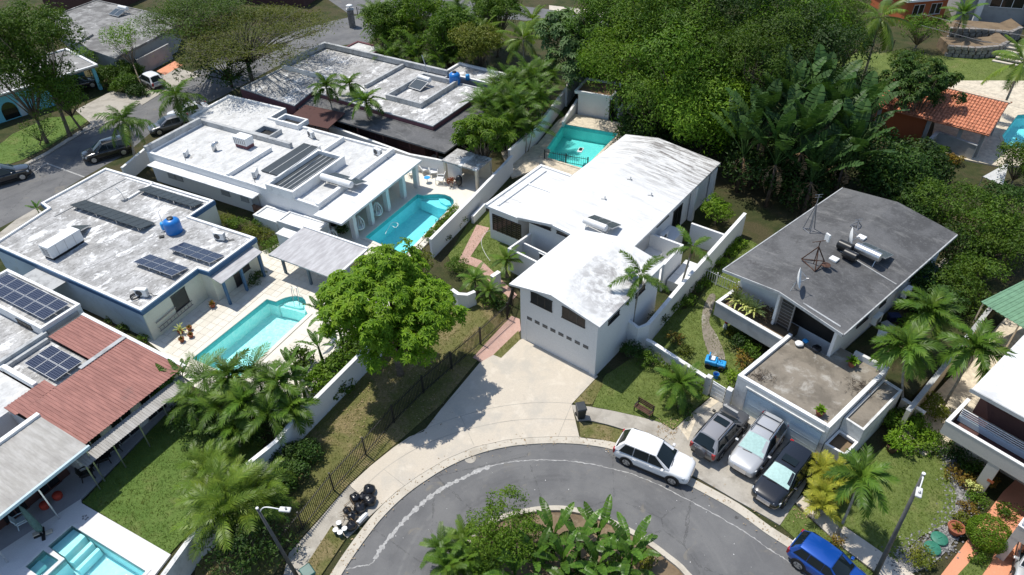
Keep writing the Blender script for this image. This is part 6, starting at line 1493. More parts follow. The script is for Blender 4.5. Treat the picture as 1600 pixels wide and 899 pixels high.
def shrub(px, py, r, h, label, mat='leaf_mid', size=0.16, dens=1.0, name='shrub', group=None, z0=0.0, ry=None, aspect=2.0, cat='shrub', spread=None, loc=None):
 c = Vector(loc) if loc else P(px, py, z0 + h * 0.5)
 t = thing(name, label, cat, (c.x, c.y, z0), group)
 bl = blobs_for((c.x, c.y, z0 + h * 0.5), r, ry or r, h * 0.55, 4, int(px * 3 + py * 5))
 mb = MB()
 for k in range(5):
  a = k * 1.26; mb.tube([(c.x + .05 * math.cos(a), c.y + .05 * math.sin(a), z0), (c.x + r * .5 * math.cos(a), c.y + r * .5 * math.sin(a), z0 + h * 0.6)], [0.03, 0.012], 5)
 mb.build('stems', 'bark', t)
 n = max(10, int(34 * dens * r * r / (0.5 * 0.5) ** 0.5))
 C_, N_ = clump_points(bl, n, 16, spread or (0.10 + r * 0.08), 0.5, 0.8)
 C_[:, 2] = np.maximum(C_[:, 2], z0 + 0.05)
 V, F = leaf_cloud(C_, N_, size, aspect, 0.7)
 o = bpy.data.objects.new('foliage', np_mesh('foliage', V - np.array([[c.x, c.y, z0]]), F, mat)); linkpart(o, t)
 return t
# palm fronds
def frond_mesh(name, L, pairs, ll, lw, arch, droop, mat, vee=0.5, plume=0.0, bare=0.12, seed=1):
 rnd = random.Random(seed); V = []; F = []
 def rach(t):
  return Vector((L * (t - 0.10 * arch * t * t), 0, L * (0.10 * t + 0.18 * arch * t - 0.62 * arch * t * t)))
 N = 8; pr = []
 for i in range(N + 1):
  p = rach(i / N); w = 0.035 * (1 - i / N) + 0.006
  b = len(V); V += [p + Vector((0, -w, 0)), p + Vector((0, w, 0)), p + Vector((0, 0, w))]
  if i:
   a = b - 3
   for k in range(3): F.append((a + k, a + (k + 1) % 3, b + (k + 1) % 3)); F.append((a + k, b + (k + 1) % 3, b + k))
 for i in range(pairs):
  t = bare + (1 - bare) * (i + 0.5) / pairs
  p = rach(t); d = (rach(min(1, t + 0.02)) - rach(t - 0.02)).normalized()
  up = Vector((-d.z, 0, d.x))
  l = ll * (0.35 + 0.65 * math.sin(math.pi * min(1, (t - bare) / (1 - bare) * 0.82 + 0.16))) * rnd.uniform(0.85, 1.1)
  for sd in (-1, 1):
   ang = rnd.uniform(-plume, plume) if plume else 0
   side = Vector((0, sd, 0)) * math.cos(vee + ang) + up * math.sin(vee + ang)
   di = (side * 0.85 + d * rnd.uniform(0.45, 0.7)).normalized()
   m1 = p + di * l * 0.5 - Vector((0, 0, droop * l * 0.12)); e = p + di * l * 0.92 - Vector((0, 0, droop * l * rnd.uniform(0.4, 0.65)))
   w = d * lw * 0.5
   b = len(V); V += [p - w * 0.6, p + w * 0.6, m1 + w, m1 - w, e]
   F += [(b, b + 1, b + 2), (b, b + 2, b + 3), (b + 3, b + 2, b + 4)]
 return np_mesh(name, [tuple(v) for v in V], F, mat)
FR_TYPES = {}
def frtype(key, *a, **k):
 FR_TYPES[key] = [frond_mesh('frond', *a, seed=s, **k) for s in (1, 2, 3)]
frtype('areca', 2.1, 27, 0.66, 0.052, 0.9, 0.9, 'leaf_palm', vee=0.55)
frtype('areca_y', 2.1, 27, 0.68, 0.052, 0.9, 0.9, 'leaf_palm_yellow', vee=0.55)
frtype('adonidia', 1.9, 32, 0.72, 0.095, 1.1, 1.0, 'leaf_palm', vee=0.65, plume=0.25)
frtype('coconut', 4.2, 46, 1.0, 0.10, 0.75, 1.4, 'leaf_palm_yellow', vee=0.15)
frtype('queen', 2.9, 46, 0.8, 0.08, 1.0, 1.3, 'leaf_palm', vee=0.2, plume=0.5)
frtype('royal', 3.3, 74, 0.66, 0.075, 0.95, 0.8, 'leaf_palm', vee=0.3, plume=0.75)
frtype('date', 1.7, 38, 0.40, 0.045, 0.8, 0.5, 'leaf_palm', vee=0.3)
frtype('brown', 2.0, 16, 0.45, 0.04, 0.9, 1.6, 'dead_leaf', vee=-0.3)
frtype('gold', 1.5, 20, 0.50, 0.07, 0.9, 0.8, 'leaf_yellow', vee=0.5)
def fronds(t, top, key, n, sc, lo=-25, hi=75, part='frond', az0=0.0, azw=360.0):
 ms = FR_TYPES[key]; base = org(t)
 for k in range(n):
  f = (k + 0.5) / n
  az = R(az0 + (k * 137.5 + random.uniform(-14, 14)) % azw)
  pit = R(hi + (lo - hi) * f + random.uniform(-8, 8))
  o = bpy.data.objects.new(part, ms[k % 3]); linkpart(o, t)
  s = sc * random.uniform(0.88, 1.1) * (0.85 if f < 0.15 else 1)
  o.location = Vector(top) - base; o.rotation_euler = (random.uniform(-.35, .35), -pit, az); o.scale = (s, s, s)
def palm(px, py, z, label, key='adonidia', n=14, sc=1.0, base=None, lean=None, r=0.11, bark='bark_pale', name='palm_tree', group=None, lo=-30, hi=75, zb=0.0, crownshaft=True, cat='palm'):
 """a single stemmed palm whose crown centre is at px, py and height z"""
 c = P(px, py, z); b = P(*base, zb) if base else Vector((c.x, c.y, zb))
 t = thing(name, label, cat, b, group)
 m1 = b.lerp(c, 0.5) + Vector((random.uniform(-.15, .15), random.uniform(-.15, .15), 0))
 pts = [Vector(p) for p in spline([tuple(b), tuple(b.lerp(m1, 0.5)), tuple(m1), tuple(c)], 3)]
 nn = len(pts)
 MB().tube(pts, [r * (1.45 - 0.6 * min(1, 3 * i / nn)) if i < nn / 3 else r * (0.9 - 0.25 * i / nn) for i in range(nn)], 9).build('trunk', bark, t, smooth=True)
 if crownshaft: MB().tube([c - Vector((0, 0, 0.75 * sc)), c - Vector((0, 0, 0.35 * sc)), c + Vector((0, 0, 0.1))], [r * 0.95, r * 1.05, r * 0.5], 8).build('crownshaft', 'leaf_palm', t, smooth=True)
 fronds(t, c, key, n, sc, lo, hi)
 if z > 2.4: fronds(t, c - Vector((0, 0, 0.3 * sc)), 'brown', random.choice((1, 2, 3)), sc * 0.8, -78, -55, 'dead_frond')
 return t
def palm_clump(px, py, z, label, key='areca', stems=5, n=7, sc=1.0, spread=0.9, name='areca_palm', group=None, zv=0.5, lo=-5, cat='palm', r=0.045):
 """several stems from one root, each with its crown; the middle crown is at px, py, z"""
 c = P(px, py, z); t = thing(name, label, cat, (c.x, c.y, 0), group)
 for k in range(stems):
  a = k * 2.4; q = 0 if k == 0 else spread * random.uniform(0.6, 1.0)
  top = Vector((c.x + q * math.cos(a), c.y + q * math.sin(a), max(0.4, z - (0 if k == 0 else random.uniform(0.1, zv) * z * 0.6))))
  b = Vector((c.x + q * 0.35 * math.cos(a), c.y + q * 0.35 * math.sin(a), 0))
  MB().tube([b, b.lerp(top, 0.5) + Vector((.05, 0, 0)), top], [r * 1.2, r, r * 0.9], 6).build('stem', 'bark_pale', t, smooth=True)
  fronds(t, top, key, n, sc * random.uniform(0.85, 1.05), lo, 80, az0=k * 50)
 return t
# banana and strelitzia leaves
def blade_mesh(name, L, W, arch, mat, tear=0.0, seed=1, pet=0.22):
 rnd = random.Random(seed); V = []; F = []
 def mid(t): return Vector((L * t * (1 - 0.12 * arch * t), 0, L * (0.22 * t + 0.1 * arch * t - 0.58 * arch * t * t)))
 N = 12
 b = 0
 for i in range(5):
  p = mid(pet * i / 4); w = 0.05 - 0.006 * i
  V += [p + Vector((0, -w, 0)), p + Vector((0, w, 0)), p + Vector((0, 0, w * 0.6))]
  if i:
   a = b; b = len(V) - 3
   for k in range(3): F.append((a + k, a + (k + 1) % 3, b + (k + 1) % 3)); F.append((a + k, b + (k + 1) % 3, b + k))
  else: b = 0
 for sd in (-1, 1):
  for i in range(N):
   t0 = pet * 0.9 + (1 - pet * 0.9) * i / N; t1 = pet * 0.9 + (1 - pet * 0.9) * (i + 1) / N
   g = (t1 - t0) * (tear * rnd.random())
   def wd(t):
    q = (t - pet * 0.9) / (1 - pet * 0.9); return W * 0.5 * (max(0.0, math.sin(math.pi * min(1, q * 0.94 + 0.06))) ** 0.55)
   dz = rnd.uniform(-0.02, 0.025) * (1 + 3 * tear)
   p0, p1 = mid(t0), mid(t1 - g)
   u0 = p0 + Vector((0.04 * L * 0.2, sd * wd(t0) * 0.55, wd(t0) * 0.22 + dz * .3)); u1 = p1 + Vector((0.04 * L * .2, sd * wd(t1) * 0.55, wd(t1) * 0.22 + dz * .3))
   v0 = p0 + Vector((0.06 * L * .3, sd * wd(t0), wd(t0) * 0.10 + dz)); v1 = p1 + Vector((0.06 * L * .3, sd * wd(t1), wd(t1) * 0.10 + dz))
   k = len(V); V += [p0, p1, u1, u0, v1, v0]
   f = [(k, k + 1, k + 2), (k, k + 2, k + 3), (k + 3, k + 2, k + 4), (k + 3, k + 4, k + 5)]
   F += f if sd < 0 else [tuple(reversed(x)) for x in f]
 return np_mesh(name, [tuple(v) for v in V], F, mat)
FR_TYPES['banana'] = [blade_mesh('leaf', 2.0, 0.40, 0.8, 'leaf_banana', 0.12, s) for s in (1, 2, 3)]
FR_TYPES['strelitzia'] = [blade_mesh('leaf', 2.9, 0.72, 0.5, 'leaf_strelitzia', 0.25, s, 0.40) for s in (1, 2, 3)]
FR_TYPES['dead'] = [blade_mesh('dead_leaf', 1.7, 0.3, 1.3, 'dead_leaf', 0.8, s) for s in (1, 2, 3)]
FR_TYPES['broad'] = [blade_mesh('leaf', 0.62, 0.22, 0.8, 'leaf_bright', 0.0, s, 0.15) for s in (1, 2, 3)]
FR_TYPES['dracaena'] = [blade_mesh('leaf', 0.75, 0.10, 0.9, 'leaf_cream', 0.0, s, 0.05) for s in (1, 2, 3)]
FR_TYPES['croton'] = [blade_mesh('leaf', 0.45, 0.13, 0.7, 'leaf_croton', 0.0, s, 0.1) for s in (1, 2, 3)]
def banana(px, py, h, label, n=8, sc=1.0, key='banana', dead=1, name='banana_plant', group=None, zb=0.0, lo=10, hi=80, r=0.11, cat='banana plant', stem='leaf_banana'):
 c = P(px, py, zb + h); t = thing(name, label, cat, (c.x, c.y, zb), group)
 MB().tube([(c.x, c.y, zb), (c.x + .04, c.y, zb + h * 0.5), (c.x, c.y, zb + h + 0.1)], [r * 1.3, r, r * 0.6], 8).build('stem', stem, t, smooth=True)
 fronds(t, c, key, n, sc, lo, hi, 'leaf')
 if dead: fronds(t, c - Vector((0, 0, 0.1)), 'dead', dead, sc * 0.8, -60, -35, 'dead_leaf')
 return t
def rosette(px, py, z, label, key, n, sc, name, cat, zb=0.0, group=None, lo=5, hi=80):
 c = P(px, py, z + zb); t = thing(name, label, cat, (c.x, c.y, zb), group)
 MB().tube([(c.x, c.y, zb), (c.x, c.y, zb + z)], [0.05, 0.035], 6).build('stem', 'bark', t)
 fronds(t, (c.x, c.y, zb + z), key, n, sc, lo, hi, 'leaf')
 return t
# the big leafy tree beside the plot wall: whorls of long leaflets
def whorl_tree(px, py, zc, rx, rz, label, n, mat, leaf, base, r0=0.2, nb=9, cnt=8, name='broadleaf_tree', shell=0.5, seed=3):
 c = P(px, py, zc); b0 = P(*base); t = thing(name, label, 'tree', (b0.x, b0.y, 0))
 bl = blobs_for(c, rx, rx, rz, nb, seed)
 mb = MB(); limbs(mb, (b0.x, b0.y, 0), bl[1:], r0, 0.4, 5); mb.build('trunk', 'bark', t, smooth=True)
 w = np.array([b[3] ** 2 for b in bl]); w /= w.sum(); V = []; F = []; C0 = np.array([b0.x, b0.y, 0])
 for b, wi in zip(bl, w):
  k = int(n * wi); u = unit(RNG.normal(0, 1, (k, 3))); u[:, 2] = np.where(u[:, 2] < -0.35, -u[:, 2], u[:, 2])
  kc = max(2, k // 13); uc = unit(RNG.normal(0, 1, (kc, 3))); uc[:, 2] = np.where(uc[:, 2] < -0.35, -uc[:, 2], uc[:, 2])
  cc = uc * RNG.uniform(shell, 1.12, (kc, 1)) ** 0.5 * np.array([[b[3], b[4], b[5]]]) + np.array([[b[0], b[1], b[2]]]) - C0
  ii = RNG.integers(0, kc, k); dr = unit(RNG.normal(0, 1, (k, 3)) + uc[ii] * 0.6 + np.array([[0, 0, 0.5]]))
  pos = cc[ii] + dr * RNG.uniform(0.5, 1.05, (k, 1)) * leaf * 1.55
  ax = unit(dr * 0.7 + np.array([[0, 0, 0.7]]) + RNG.normal(0, 0.2, (k, 3)))
  e1 = unit(np.cross(ax, RNG.normal(0, 1, (k, 3)))); e2 = np.cross(ax, e1)
  for j in range(cnt):
   a = 2 * math.pi * j / cnt + RNG.uniform(-.25, .25, (k, 1)); L = leaf * RNG.uniform(0.7, 1.2, (k, 1))
   d = e1 * np.cos(a) + e2 * np.sin(a); s = np.cross(ax, d)
   p0 = pos; p1 = pos + d * L * 0.55 + ax * L * 0.10; p2 = pos + d * L - ax * L * 0.12; W = L * 0.16
   st = sum(len(x) for x in V) if False else None
   blk = np.stack([p0, p1 + s * W, p2, p1 - s * W], 1).reshape(-1, 3)
   o = len(V) and NV[0] or 0
   i = np.arange(k)[:, None] * 4 + o
   V.append(blk); NV[0] = o + len(blk)
   F.append(np.concatenate([i + np.array([[0, 1, 2]]), i + np.array([[0, 2, 3]])], 0))
 me = np_mesh('crown', np.concatenate(V), np.concatenate(F), mat); o = bpy.data.objects.new('crown', me); linkpart(o, t); NV[0] = 0
 return t
NV = [0]
whorl_tree(605, 489, 5.5, 3.8, 3.5, 'big bright green leafy tree overhanging the white plot wall', 4400, 'leaf_lime', 0.35, (626, 585), 0.22, 13, 8, seed=17, shell=0.5)
whorl_tree(753, 217, 4.2, 2.6, 2.2, 'rounded bright green tree behind the pool cabana', 800, 'leaf_bright', 0.40, (757, 268), 0.14, 6, 6, seed=8)
whorl_tree(896, 70, 6.0, 3.6, 3.6, 'grey green big leaved tree left of the tall dark trees', 800, 'leaf_grey', 0.62, (900, 135), 0.16, 7, 7, seed=12)
# trees at the top left
tree(48, 62, 10.0, 4.6, 4.6, 'tall fine leaved tree at the far left corner, leaning over the blue house', 'leaf_mid', 420, 34, 0.42, 0.28, r0=0.2, base=(110, 214), nb=7, fork=0.55, name='street_tree')
tree(88, 150, 5.0, 2.8, 3.0, 'dark slender street tree beside the lawn of the blue house', 'leaf_mid', 210, 26, 0.38, 0.26, r0=0.14, base=(128, 204), nb=5, fork=0.5, name='street_tree')
tree(20, 110, 8.0, 3.6, 3.0, 'dense green tree at the left edge above the blue house roof', 'leaf_mid', 220, 26, 0.40, 0.30, nb=6)
tree(62, 205, 3.2, 2.2, 1.8, 'thin sparse young tree by the kerb at the far left', 'leaf_mid', 50, 16, 0.30, 0.2, r0=0.06, base=(62, 226), name='street_tree', shell=0.3)
tree(192, 62, 4.5, 2.2, 2.2, 'light green small leaved tree in front of the blackened roof', 'leaf_bright', 90, 20, 0.34, 0.24, r0=0.08, base=(228, 150), fork=0.6)
tree(132, 92, 2.2, 1.6, 1.6, 'yellow green bush between the two far left roofs', 'leaf_bright', 60, 20, 0.26, 0.22, r0=0.05, name='bush')
for i, (x_, y_, r_, h_) in enumerate(((170, 118, 1.9, 2.2), (192, 132, 1.6, 1.8), (212, 142, 1.3, 1.2), (205, 112, 1.6, 2.4))):
 shrub(x_, y_, r_, h_, ['dark flowering bush by the blue carport', 'leafy bush left of the parked silver hatchback', 'low dark bush at the silver hatchback rear', 'tall bush against the grey plank fence'][i], ['leaf_mid', 'leaf_mid', 'leaf_dark', 'leaf_mid'][i], 0.22, 1.0, group='bushes by the far driveway')
def feathery(px, py, zc, rx, rz, label, mat, n, seed, base, bark='bark_pale', r0=0.3, size=0.26):
 c = P(px, py, zc); b0 = P(*base); t = thing('feathery_tree', label, 'tree', (b0.x, b0.y, 0))
 rnd = random.Random(seed); mb = MB(); C_ = []; N_ = []
 fk = Vector((b0.x, b0.y, zc * 0.35))
 mb.tube([(b0.x, b0.y, 0), fk], [r0, r0 * 0.8], 8)
 for k in range(n):
  a = rnd.uniform(0, 6.28); q = math.sqrt(rnd.uniform(0.02, 1))
  e = Vector((c.x + rx * q * math.cos(a), c.y + rx * q * math.sin(a), c.z + rz * (1 - q * q) * rnd.uniform(0.4, 1.0) - rz * 0.3 * q))
  m1 = fk.lerp(e, 0.5) + Vector((rnd.uniform(-.5, .5), rnd.uniform(-.5, .5), rnd.uniform(0.2, 0.8)))
  mb.tube([fk, m1, e], [r0 * 0.38, r0 * 0.2, 0.02], 5)
  for j in range(3):
   e2 = e + Vector((rnd.uniform(-1.2, 1.2), rnd.uniform(-1.2, 1.2), rnd.uniform(-.3, .5)))
   mb.tube([m1.lerp(e, 0.6), e2], [0.04, 0.012], 4)
   if rnd.random() < 0.8:
    m_ = 60
    C_.append(np.array([[e2.x, e2.y, e2.z]]) + RNG.normal(0, 1, (m_, 3)) * np.array([[0.8, 0.8, 0.10]])); N_.append(np.tile([[0, 0, 1.0]], (m_, 1)))
 mb.build('trunk', bark, t, smooth=True)
 V, F = leaf_cloud(np.concatenate(C_), np.concatenate(N_), size, 2.6, 0.4)
 o = bpy.data.objects.new('crown', np_mesh('crown', V - np.array([[b0.x, b0.y, 0]]), F, mat)); linkpart(o, t); return t
feathery(400, 52, 7.5, 8.2, 2.2, 'wide feathery olive tree with bare grey branches over the far street', 'leaf_olive', 120, 5, (395, 130))
feathery(315, 22, 8.5, 6.0, 2.0, 'feathery green tree at the top left beside the blackened roof', 'leaf_mid', 80, 9, (325, 105))
tree(352, 98, 3.0, 5.0, 2.6, 'dark leaf mass added for the shade under the feathery branches', 'leaf_dark', 200, 22, 0.45, 0.30, nb=6, bark='bark_dark')  # dark leaves put in for the shadow beneath the feathery crown
palm(193, 190, 5.2, 'feather palm at the kerb beside the parked dark car', 'queen', 15, 0.95, (212, 250), r=0.13, crownshaft=False, lo=-45)
palm(275, 152, 4.8, 'feather palm on the verge above the white flat roof', 'queen', 15, 0.95, (287, 192), r=0.13, crownshaft=False, lo=-45)
palm(510, 137, 5.2, 'left one of two palms in front of the dark house', 'adonidia', 14, 1.0, (524, 205), r=0.09)
palm(572, 160, 4.6, 'right one of two palms in front of the dark house', 'adonidia', 14, 1.05, (580, 215), r=0.09)
palm(546, 134, 4.2, 'palm behind the pair in front of the dark house', 'adonidia', 12, 0.95, r=0.08)
GR = 'areca thicket behind the dark house'
for i, (x_, y_, z_, s_) in enumerate(((590, 22, 5.0, 1.3), (622, 52, 4.2, 1.3), (655, 40, 5.0, 1.3), (612, 86, 3.0, 1.2), (650, 80, 3.2, 1.2), (690, 58, 4.5, 1.3), (720, 36, 5.2, 1.3), (690, 90, 3.0, 1.2), (735, 76, 4.0, 1.3), (760, 52, 5.0, 1.3), (668, 12, 5.0, 1.2), (715, 8, 5.0, 1.2), (765, 18, 5.0, 1.2))):
 palm_clump(x_, y_, z_, ['bright areca palm at the left end of the thicket behind the dark house', 'areca palm in the thicket just above the dark roof corner', 'areca palm amid the upper thicket', 'low areca palm against the dark house parapet', 'low areca palm in front of the thicket', 'areca palm in the middle of the thicket', 'tall areca palm in the thicket below the far road', 'low areca palm beside the blue far tank', 'areca palm at the right end of the thicket', 'tall areca palm left of the yellow coconut', 'areca palm touching the far road, left', 'areca palm touching the far road, middle', 'areca palm touching the far road, right'][i],
    'areca_y' if i in (0, 2, 9) else 'areca', 5, 7, s_, 1.1, group=GR)
for i, (x_, y_, z_, r_) in enumerate(((640, 62, 3.6, 2.6), (700, 76, 3.4, 2.6), (745, 46, 4.0, 2.6), (600, 60, 3.4, 2.0), (780, 28, 4.0, 2.6))):
 tree(x_, y_, z_, r_, 2.2, ['leafy filler tree in the left half of the areca thicket', 'leafy filler tree above the blue far tank', 'leafy filler tree below the far road', 'leafy tree at the left foot of the areca thicket', 'leafy tree left of the yellow coconut palm'][i], 'leaf_mid', 130, 22, 0.34, 0.24, group='trees in the areca thicket')
for i, (x_, y_, z_, s_) in enumerate(((785, 128, 5.0, 1.3), (825, 118, 5.0, 1.3), (765, 160, 4.2, 1.3), (805, 158, 4.6, 1.3), (838, 150, 4.2, 1.2), (790, 190, 3.4, 1.2), (820, 192, 3.2, 1.1), (850, 112, 4.4, 1.2))):
 palm_clump(x_, y_, z_, ['upper left areca palm of the dark clump beside the far plot wall', 'upper areca palm of the dark clump beside the far plot wall', 'left areca palm of the dark clump over the dark house eave', 'middle areca palm of the dark clump', 'right areca palm of the dark clump near the white wall', 'lower left areca palm of the dark clump', 'lower right areca palm of the dark clump over the terrace', 'areca palm below the grey green tree'][i], 'areca', 6, 7, s_, 1.1, group='areca palms beside the far plot wall')
tree(800, 150, 3.0, 3.2, 2.4, 'dark undergrowth tree inside the areca clump', 'leaf_dark', 150, 22, 0.4, 0.26)
palm(818, 62, 6.0, 'yellow fronded coconut palm below the far road', 'coconut', 13, 0.8, r=0.14, crownshaft=False)
palm(832, 32, 6.0, 'second yellow coconut palm behind the first, by the far road', 'coconut', 11, 0.7, r=0.14, crownshaft=False)
TG = 'tall dense trees behind the gabled house'
for i, (x_, y_, z_, r_, h_) in enumerate(((960, 25, 9.5, 4.8, 4.2), (1045, 30, 10.5, 5.4, 4.8), (1140, 20, 11.0, 5.8, 5.0), (1230, 25, 10.5, 5.6, 5.0), (985, 95, 7.0, 4.2, 4.0), (1075, 105, 8.0, 5.0, 4.4), (1165, 105, 8.5, 5.2, 4.6), (1250, 100, 8.0, 4.4, 4.2), (1030, 160, 4.6, 3.6, 3.2), (1105, 172, 5.0, 4.0, 3.4), (1285, 40, 9.0, 4.0, 4.4))):
 tree(x_, y_, z_, r_, h_, ['leftmost tall tree of the dense row beside the far road', 'second tall tree from the left in the dense back row', 'middle tall tree of the dense back row at the top edge', 'right tall tree of the dense back row at the top edge', 'tall tree above the pool shed', 'tall tree just behind the white back wall, left of centre', 'tall tree behind the gabled house, right of centre', 'tall tree above the big paddle leaved clump', 'lower tree drooping over the white back wall', 'lower tree drooping behind the far end of the bright roof', 'rightmost tall tree beside the leaning coconut'][i],
   ['leaf_bamboo', 'leaf_mid', 'leaf_dark', 'leaf_bamboo', 'leaf_bright', 'leaf_bamboo', 'leaf_mid', 'leaf_dark', 'leaf_mid', 'leaf_bright', 'leaf_mid'][i], (165, 120, 190, 140, 130, 110, 150)[i % 7], (95, 130, 80, 110)[i % 4], (0.70, 0.85, 0.62, 0.76)[i % 4], (0.30, 0.38, 0.26, 0.34)[i % 4], group=TG, r0=0.25, nb=9, bark='bark_dark', shell=0.72, jitter=0.38, aspect=3.0, flat=0.9)
SG = 'paddle leaved plants behind the boundary wall'
for i, (x_, y_, z_, n_) in enumerate(((1188, 215, 5.0, 9), (1230, 185, 6.0, 10), (1272, 172, 6.2, 10), (1212, 258, 4.2, 9), (1252, 238, 5.0, 10), (1300, 212, 5.2, 9), (1162, 245, 3.6, 8), (1318, 258, 4.0, 8), (1268, 285, 3.4, 8), (1200, 165, 6.0, 8), (1335, 205, 4.5, 8))):
 banana(x_, y_, z_, ['paddle leaved plant at the left of the dark clump', 'tall paddle leaved plant in the upper left of the dark clump', 'tallest paddle leaved plant at the top of the dark clump', 'paddle leaved plant above the boundary wall end', 'paddle leaved plant in the middle of the dark clump', 'paddle leaved plant at the upper right of the dark clump', 'paddle leaved plant over the end of the bright roof', 'low paddle leaved plant above the dark roof ridge', 'low paddle leaved plant above the dark roof left edge', 'paddle leaved plant under the tall trees', 'paddle leaved plant beside the shaded pavilion tree'][i],
   n_ + 3, 1.95, 'strelitzia', 6, 'paddle_leaf_plant', SG, lo=38, hi=88, r=0.16, cat='plant', stem='bark_dark')
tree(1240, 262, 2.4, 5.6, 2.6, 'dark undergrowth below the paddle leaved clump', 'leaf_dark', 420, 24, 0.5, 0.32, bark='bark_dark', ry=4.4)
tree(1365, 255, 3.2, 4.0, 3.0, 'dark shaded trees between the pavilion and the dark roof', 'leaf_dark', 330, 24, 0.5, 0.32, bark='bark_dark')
palm(1376, 28, 8.5, 'leaning coconut palm above the far lawn', 'coconut', 14, 0.95, (1345, 135), r=0.17, crownshaft=False, lo=-55, hi=55)
whorl_tree(1428, 140, 4.8, 3.7, 3.7, 'dark leaved tree standing in front of the terracotta pavilion', 1000, 'leaf_dark', 0.42, (1425, 212), 0.14, 9, 7, seed=21)
tree(1418, 96, 5.6, 2.0, 1.4, 'light green branch tree above the pavilion tree', 'leaf_mid', 60, 22, 0.32, 0.26, r0=0.1)
palm(1505, 22, 4.2, 'spiky small palm in front of the pale far house', 'date', 18, 1.5, r=0.13, crownshaft=False, lo=-20)
palm(1598, 98, 6.5, 'coconut palm cut by the right edge above the far lawn', 'coconut', 12, 0.9, r=0.15, crownshaft=False, lo=-50)
shrub(1532, 66, 0.7, 0.9, 'small light shrub on the stone terrace', 'leaf_mid', 0.2); shrub(1508, 68, 0.6, 0.8, 'small dark shrub on the stone terrace', 'leaf_dark', 0.2)
tree(1440, 45, 3.0, 2.8, 2.0, 'leafy bushes beside the orange walled far house', 'leaf_mid', 110, 20, 0.34, 0.26)
tree(1330, 60, 4.0, 3.0, 2.6, 'leafy tree at the left end of the far lawn', 'leaf_mid', 120, 22, 0.36, 0.28)
for i, (x_, y_, z_, r_, h_, m_) in enumerate(((1486, 318, 3.2, 2.6, 2.2, 'leaf_mid'), (1540, 350, 3.0, 2.8, 2.2, 'leaf_mid'), (1575, 320, 3.0, 2.4, 2.0, 'leaf_dark'), (1500, 385, 2.2, 2.2, 1.6, 'leaf_dark'), (1555, 395, 2.2, 2.4, 1.8, 'leaf_mid'), (1592, 372, 2.4, 2.2, 1.9, 'leaf_mid'), (1595, 255, 2.6, 2.0, 2.0, 'leaf_mid'), (1425, 330, 2.2, 2.2, 1.8, 'leaf_dark'))):
 tree(x_, y_, z_, r_, h_, ['flowering bush nearest the pavilion yard on the right', 'flowering bush in the middle of the right hand thicket', 'dark bush at the right edge of the thicket', 'low dark bush beside the far corner of the dark roof', 'bush above the green canopy', 'bush at the right edge above the green canopy', 'bush at the right edge beside the shade sail', 'dark bush behind the dark roof'][i], m_, 170, 22, 0.30, 0.22, group='flowering thicket on the right', r0=0.1, nb=6)
shrub(1470, 238, 0.9, 1.0, 'small bushes growing at the stone service yard', 'leaf_mid', 0.2); shrub(1490, 250, 0.8, 0.8, 'reddish low plant below the stone service yard', 'leaf_croton', 0.2)
for i, (x_, y_, z_, r_) in enumerate(((1010, 200, 1.6, 3.0), (1075, 200, 1.6, 3.2), (1140, 215, 1.6, 3.2), (1010, 60, 4.0, 5.0), (1120, 75, 4.0, 5.5), (1220, 80, 4.0, 5.5), (1310, 150, 2.2, 4.0), (940, 110, 2.4, 2.6), (1400, 290, 2.0, 3.2), (1440, 260, 1.6, 2.4))):
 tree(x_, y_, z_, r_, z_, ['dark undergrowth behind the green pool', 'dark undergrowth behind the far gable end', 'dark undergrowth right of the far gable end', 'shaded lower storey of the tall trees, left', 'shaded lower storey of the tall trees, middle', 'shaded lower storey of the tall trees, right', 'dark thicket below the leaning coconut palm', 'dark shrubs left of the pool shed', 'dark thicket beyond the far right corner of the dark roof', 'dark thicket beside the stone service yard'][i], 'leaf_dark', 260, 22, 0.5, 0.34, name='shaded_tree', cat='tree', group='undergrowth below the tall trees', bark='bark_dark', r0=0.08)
for i, (x_, y_, z_, r_, m_) in enumerate(((600, 30, 5.5, 2.8, 'leaf_mid'), (650, 14, 6.5, 3.2, 'leaf_bright'), (705, 40, 6.0, 3.0, 'leaf_mid'), (748, 70, 5.0, 2.6, 'leaf_olive'), (775, 8, 6.5, 3.2, 'leaf_mid'))):
 tree(x_, y_, z_, r_, r_ * .8, ['rounded broadleaf crown at the left of the far thicket', 'bright rounded crown touching the far road', 'rounded broadleaf crown in the middle of the far thicket', 'olive rounded crown at the right of the far thicket', 'rounded broadleaf crown by the far road, right'][i], m_, 120, 60, 0.42, 0.28, group='broadleaf crowns of the far thicket', shell=0.7)
# middle gardens
for i, (x_, y_, r_, h_, m_) in enumerate(((352, 345, 0.9, 1.1, 'leaf_olive'), (372, 352, 0.9, 1.2, 'leaf_mid'), (392, 362, 0.9, 1.1, 'leaf_olive'), (410, 368, 0.9, 1.3, 'leaf_olive'), (425, 384, 0.9, 1.0, 'leaf_mid'), (405, 350, 0.7, 1.3, 'leaf_mid'))):
 shrub(x_, y_, r_, h_, ['olive bush nearest the navy notch of the solar house', 'green bush in the strip behind the solar house', 'olive bush in the middle of the strip behind the solar house', 'taller olive bush in the strip behind the solar house', 'green bush nearest the pale blue counter', 'tall yellowish sprig against the low rail fence'][i], m_, 0.14, 1.1, group='bushes behind the solar house')
for i, (x_, y_) in enumerate(((140, 462), (150, 478), (175, 498), (195, 512), (222, 530))):
 shrub(x_, y_, 0.45, 0.5, ['weedy bush in the side passage near the condensers', 'weeds along the side passage by the red roof', 'weeds in the middle of the side passage', 'weeds near the end of the side passage', 'small bush at the open end of the side passage'][i], 'leaf_mid', 0.14, 1.0, group='weeds in the side passage')
banana(58, 328, 1.0, 'upright planter plant in the roof edge niche of the solar house', 7, 0.55, 'banana', 0, 'planter_plant', cat='plant', r=0.05, zb=1.8)
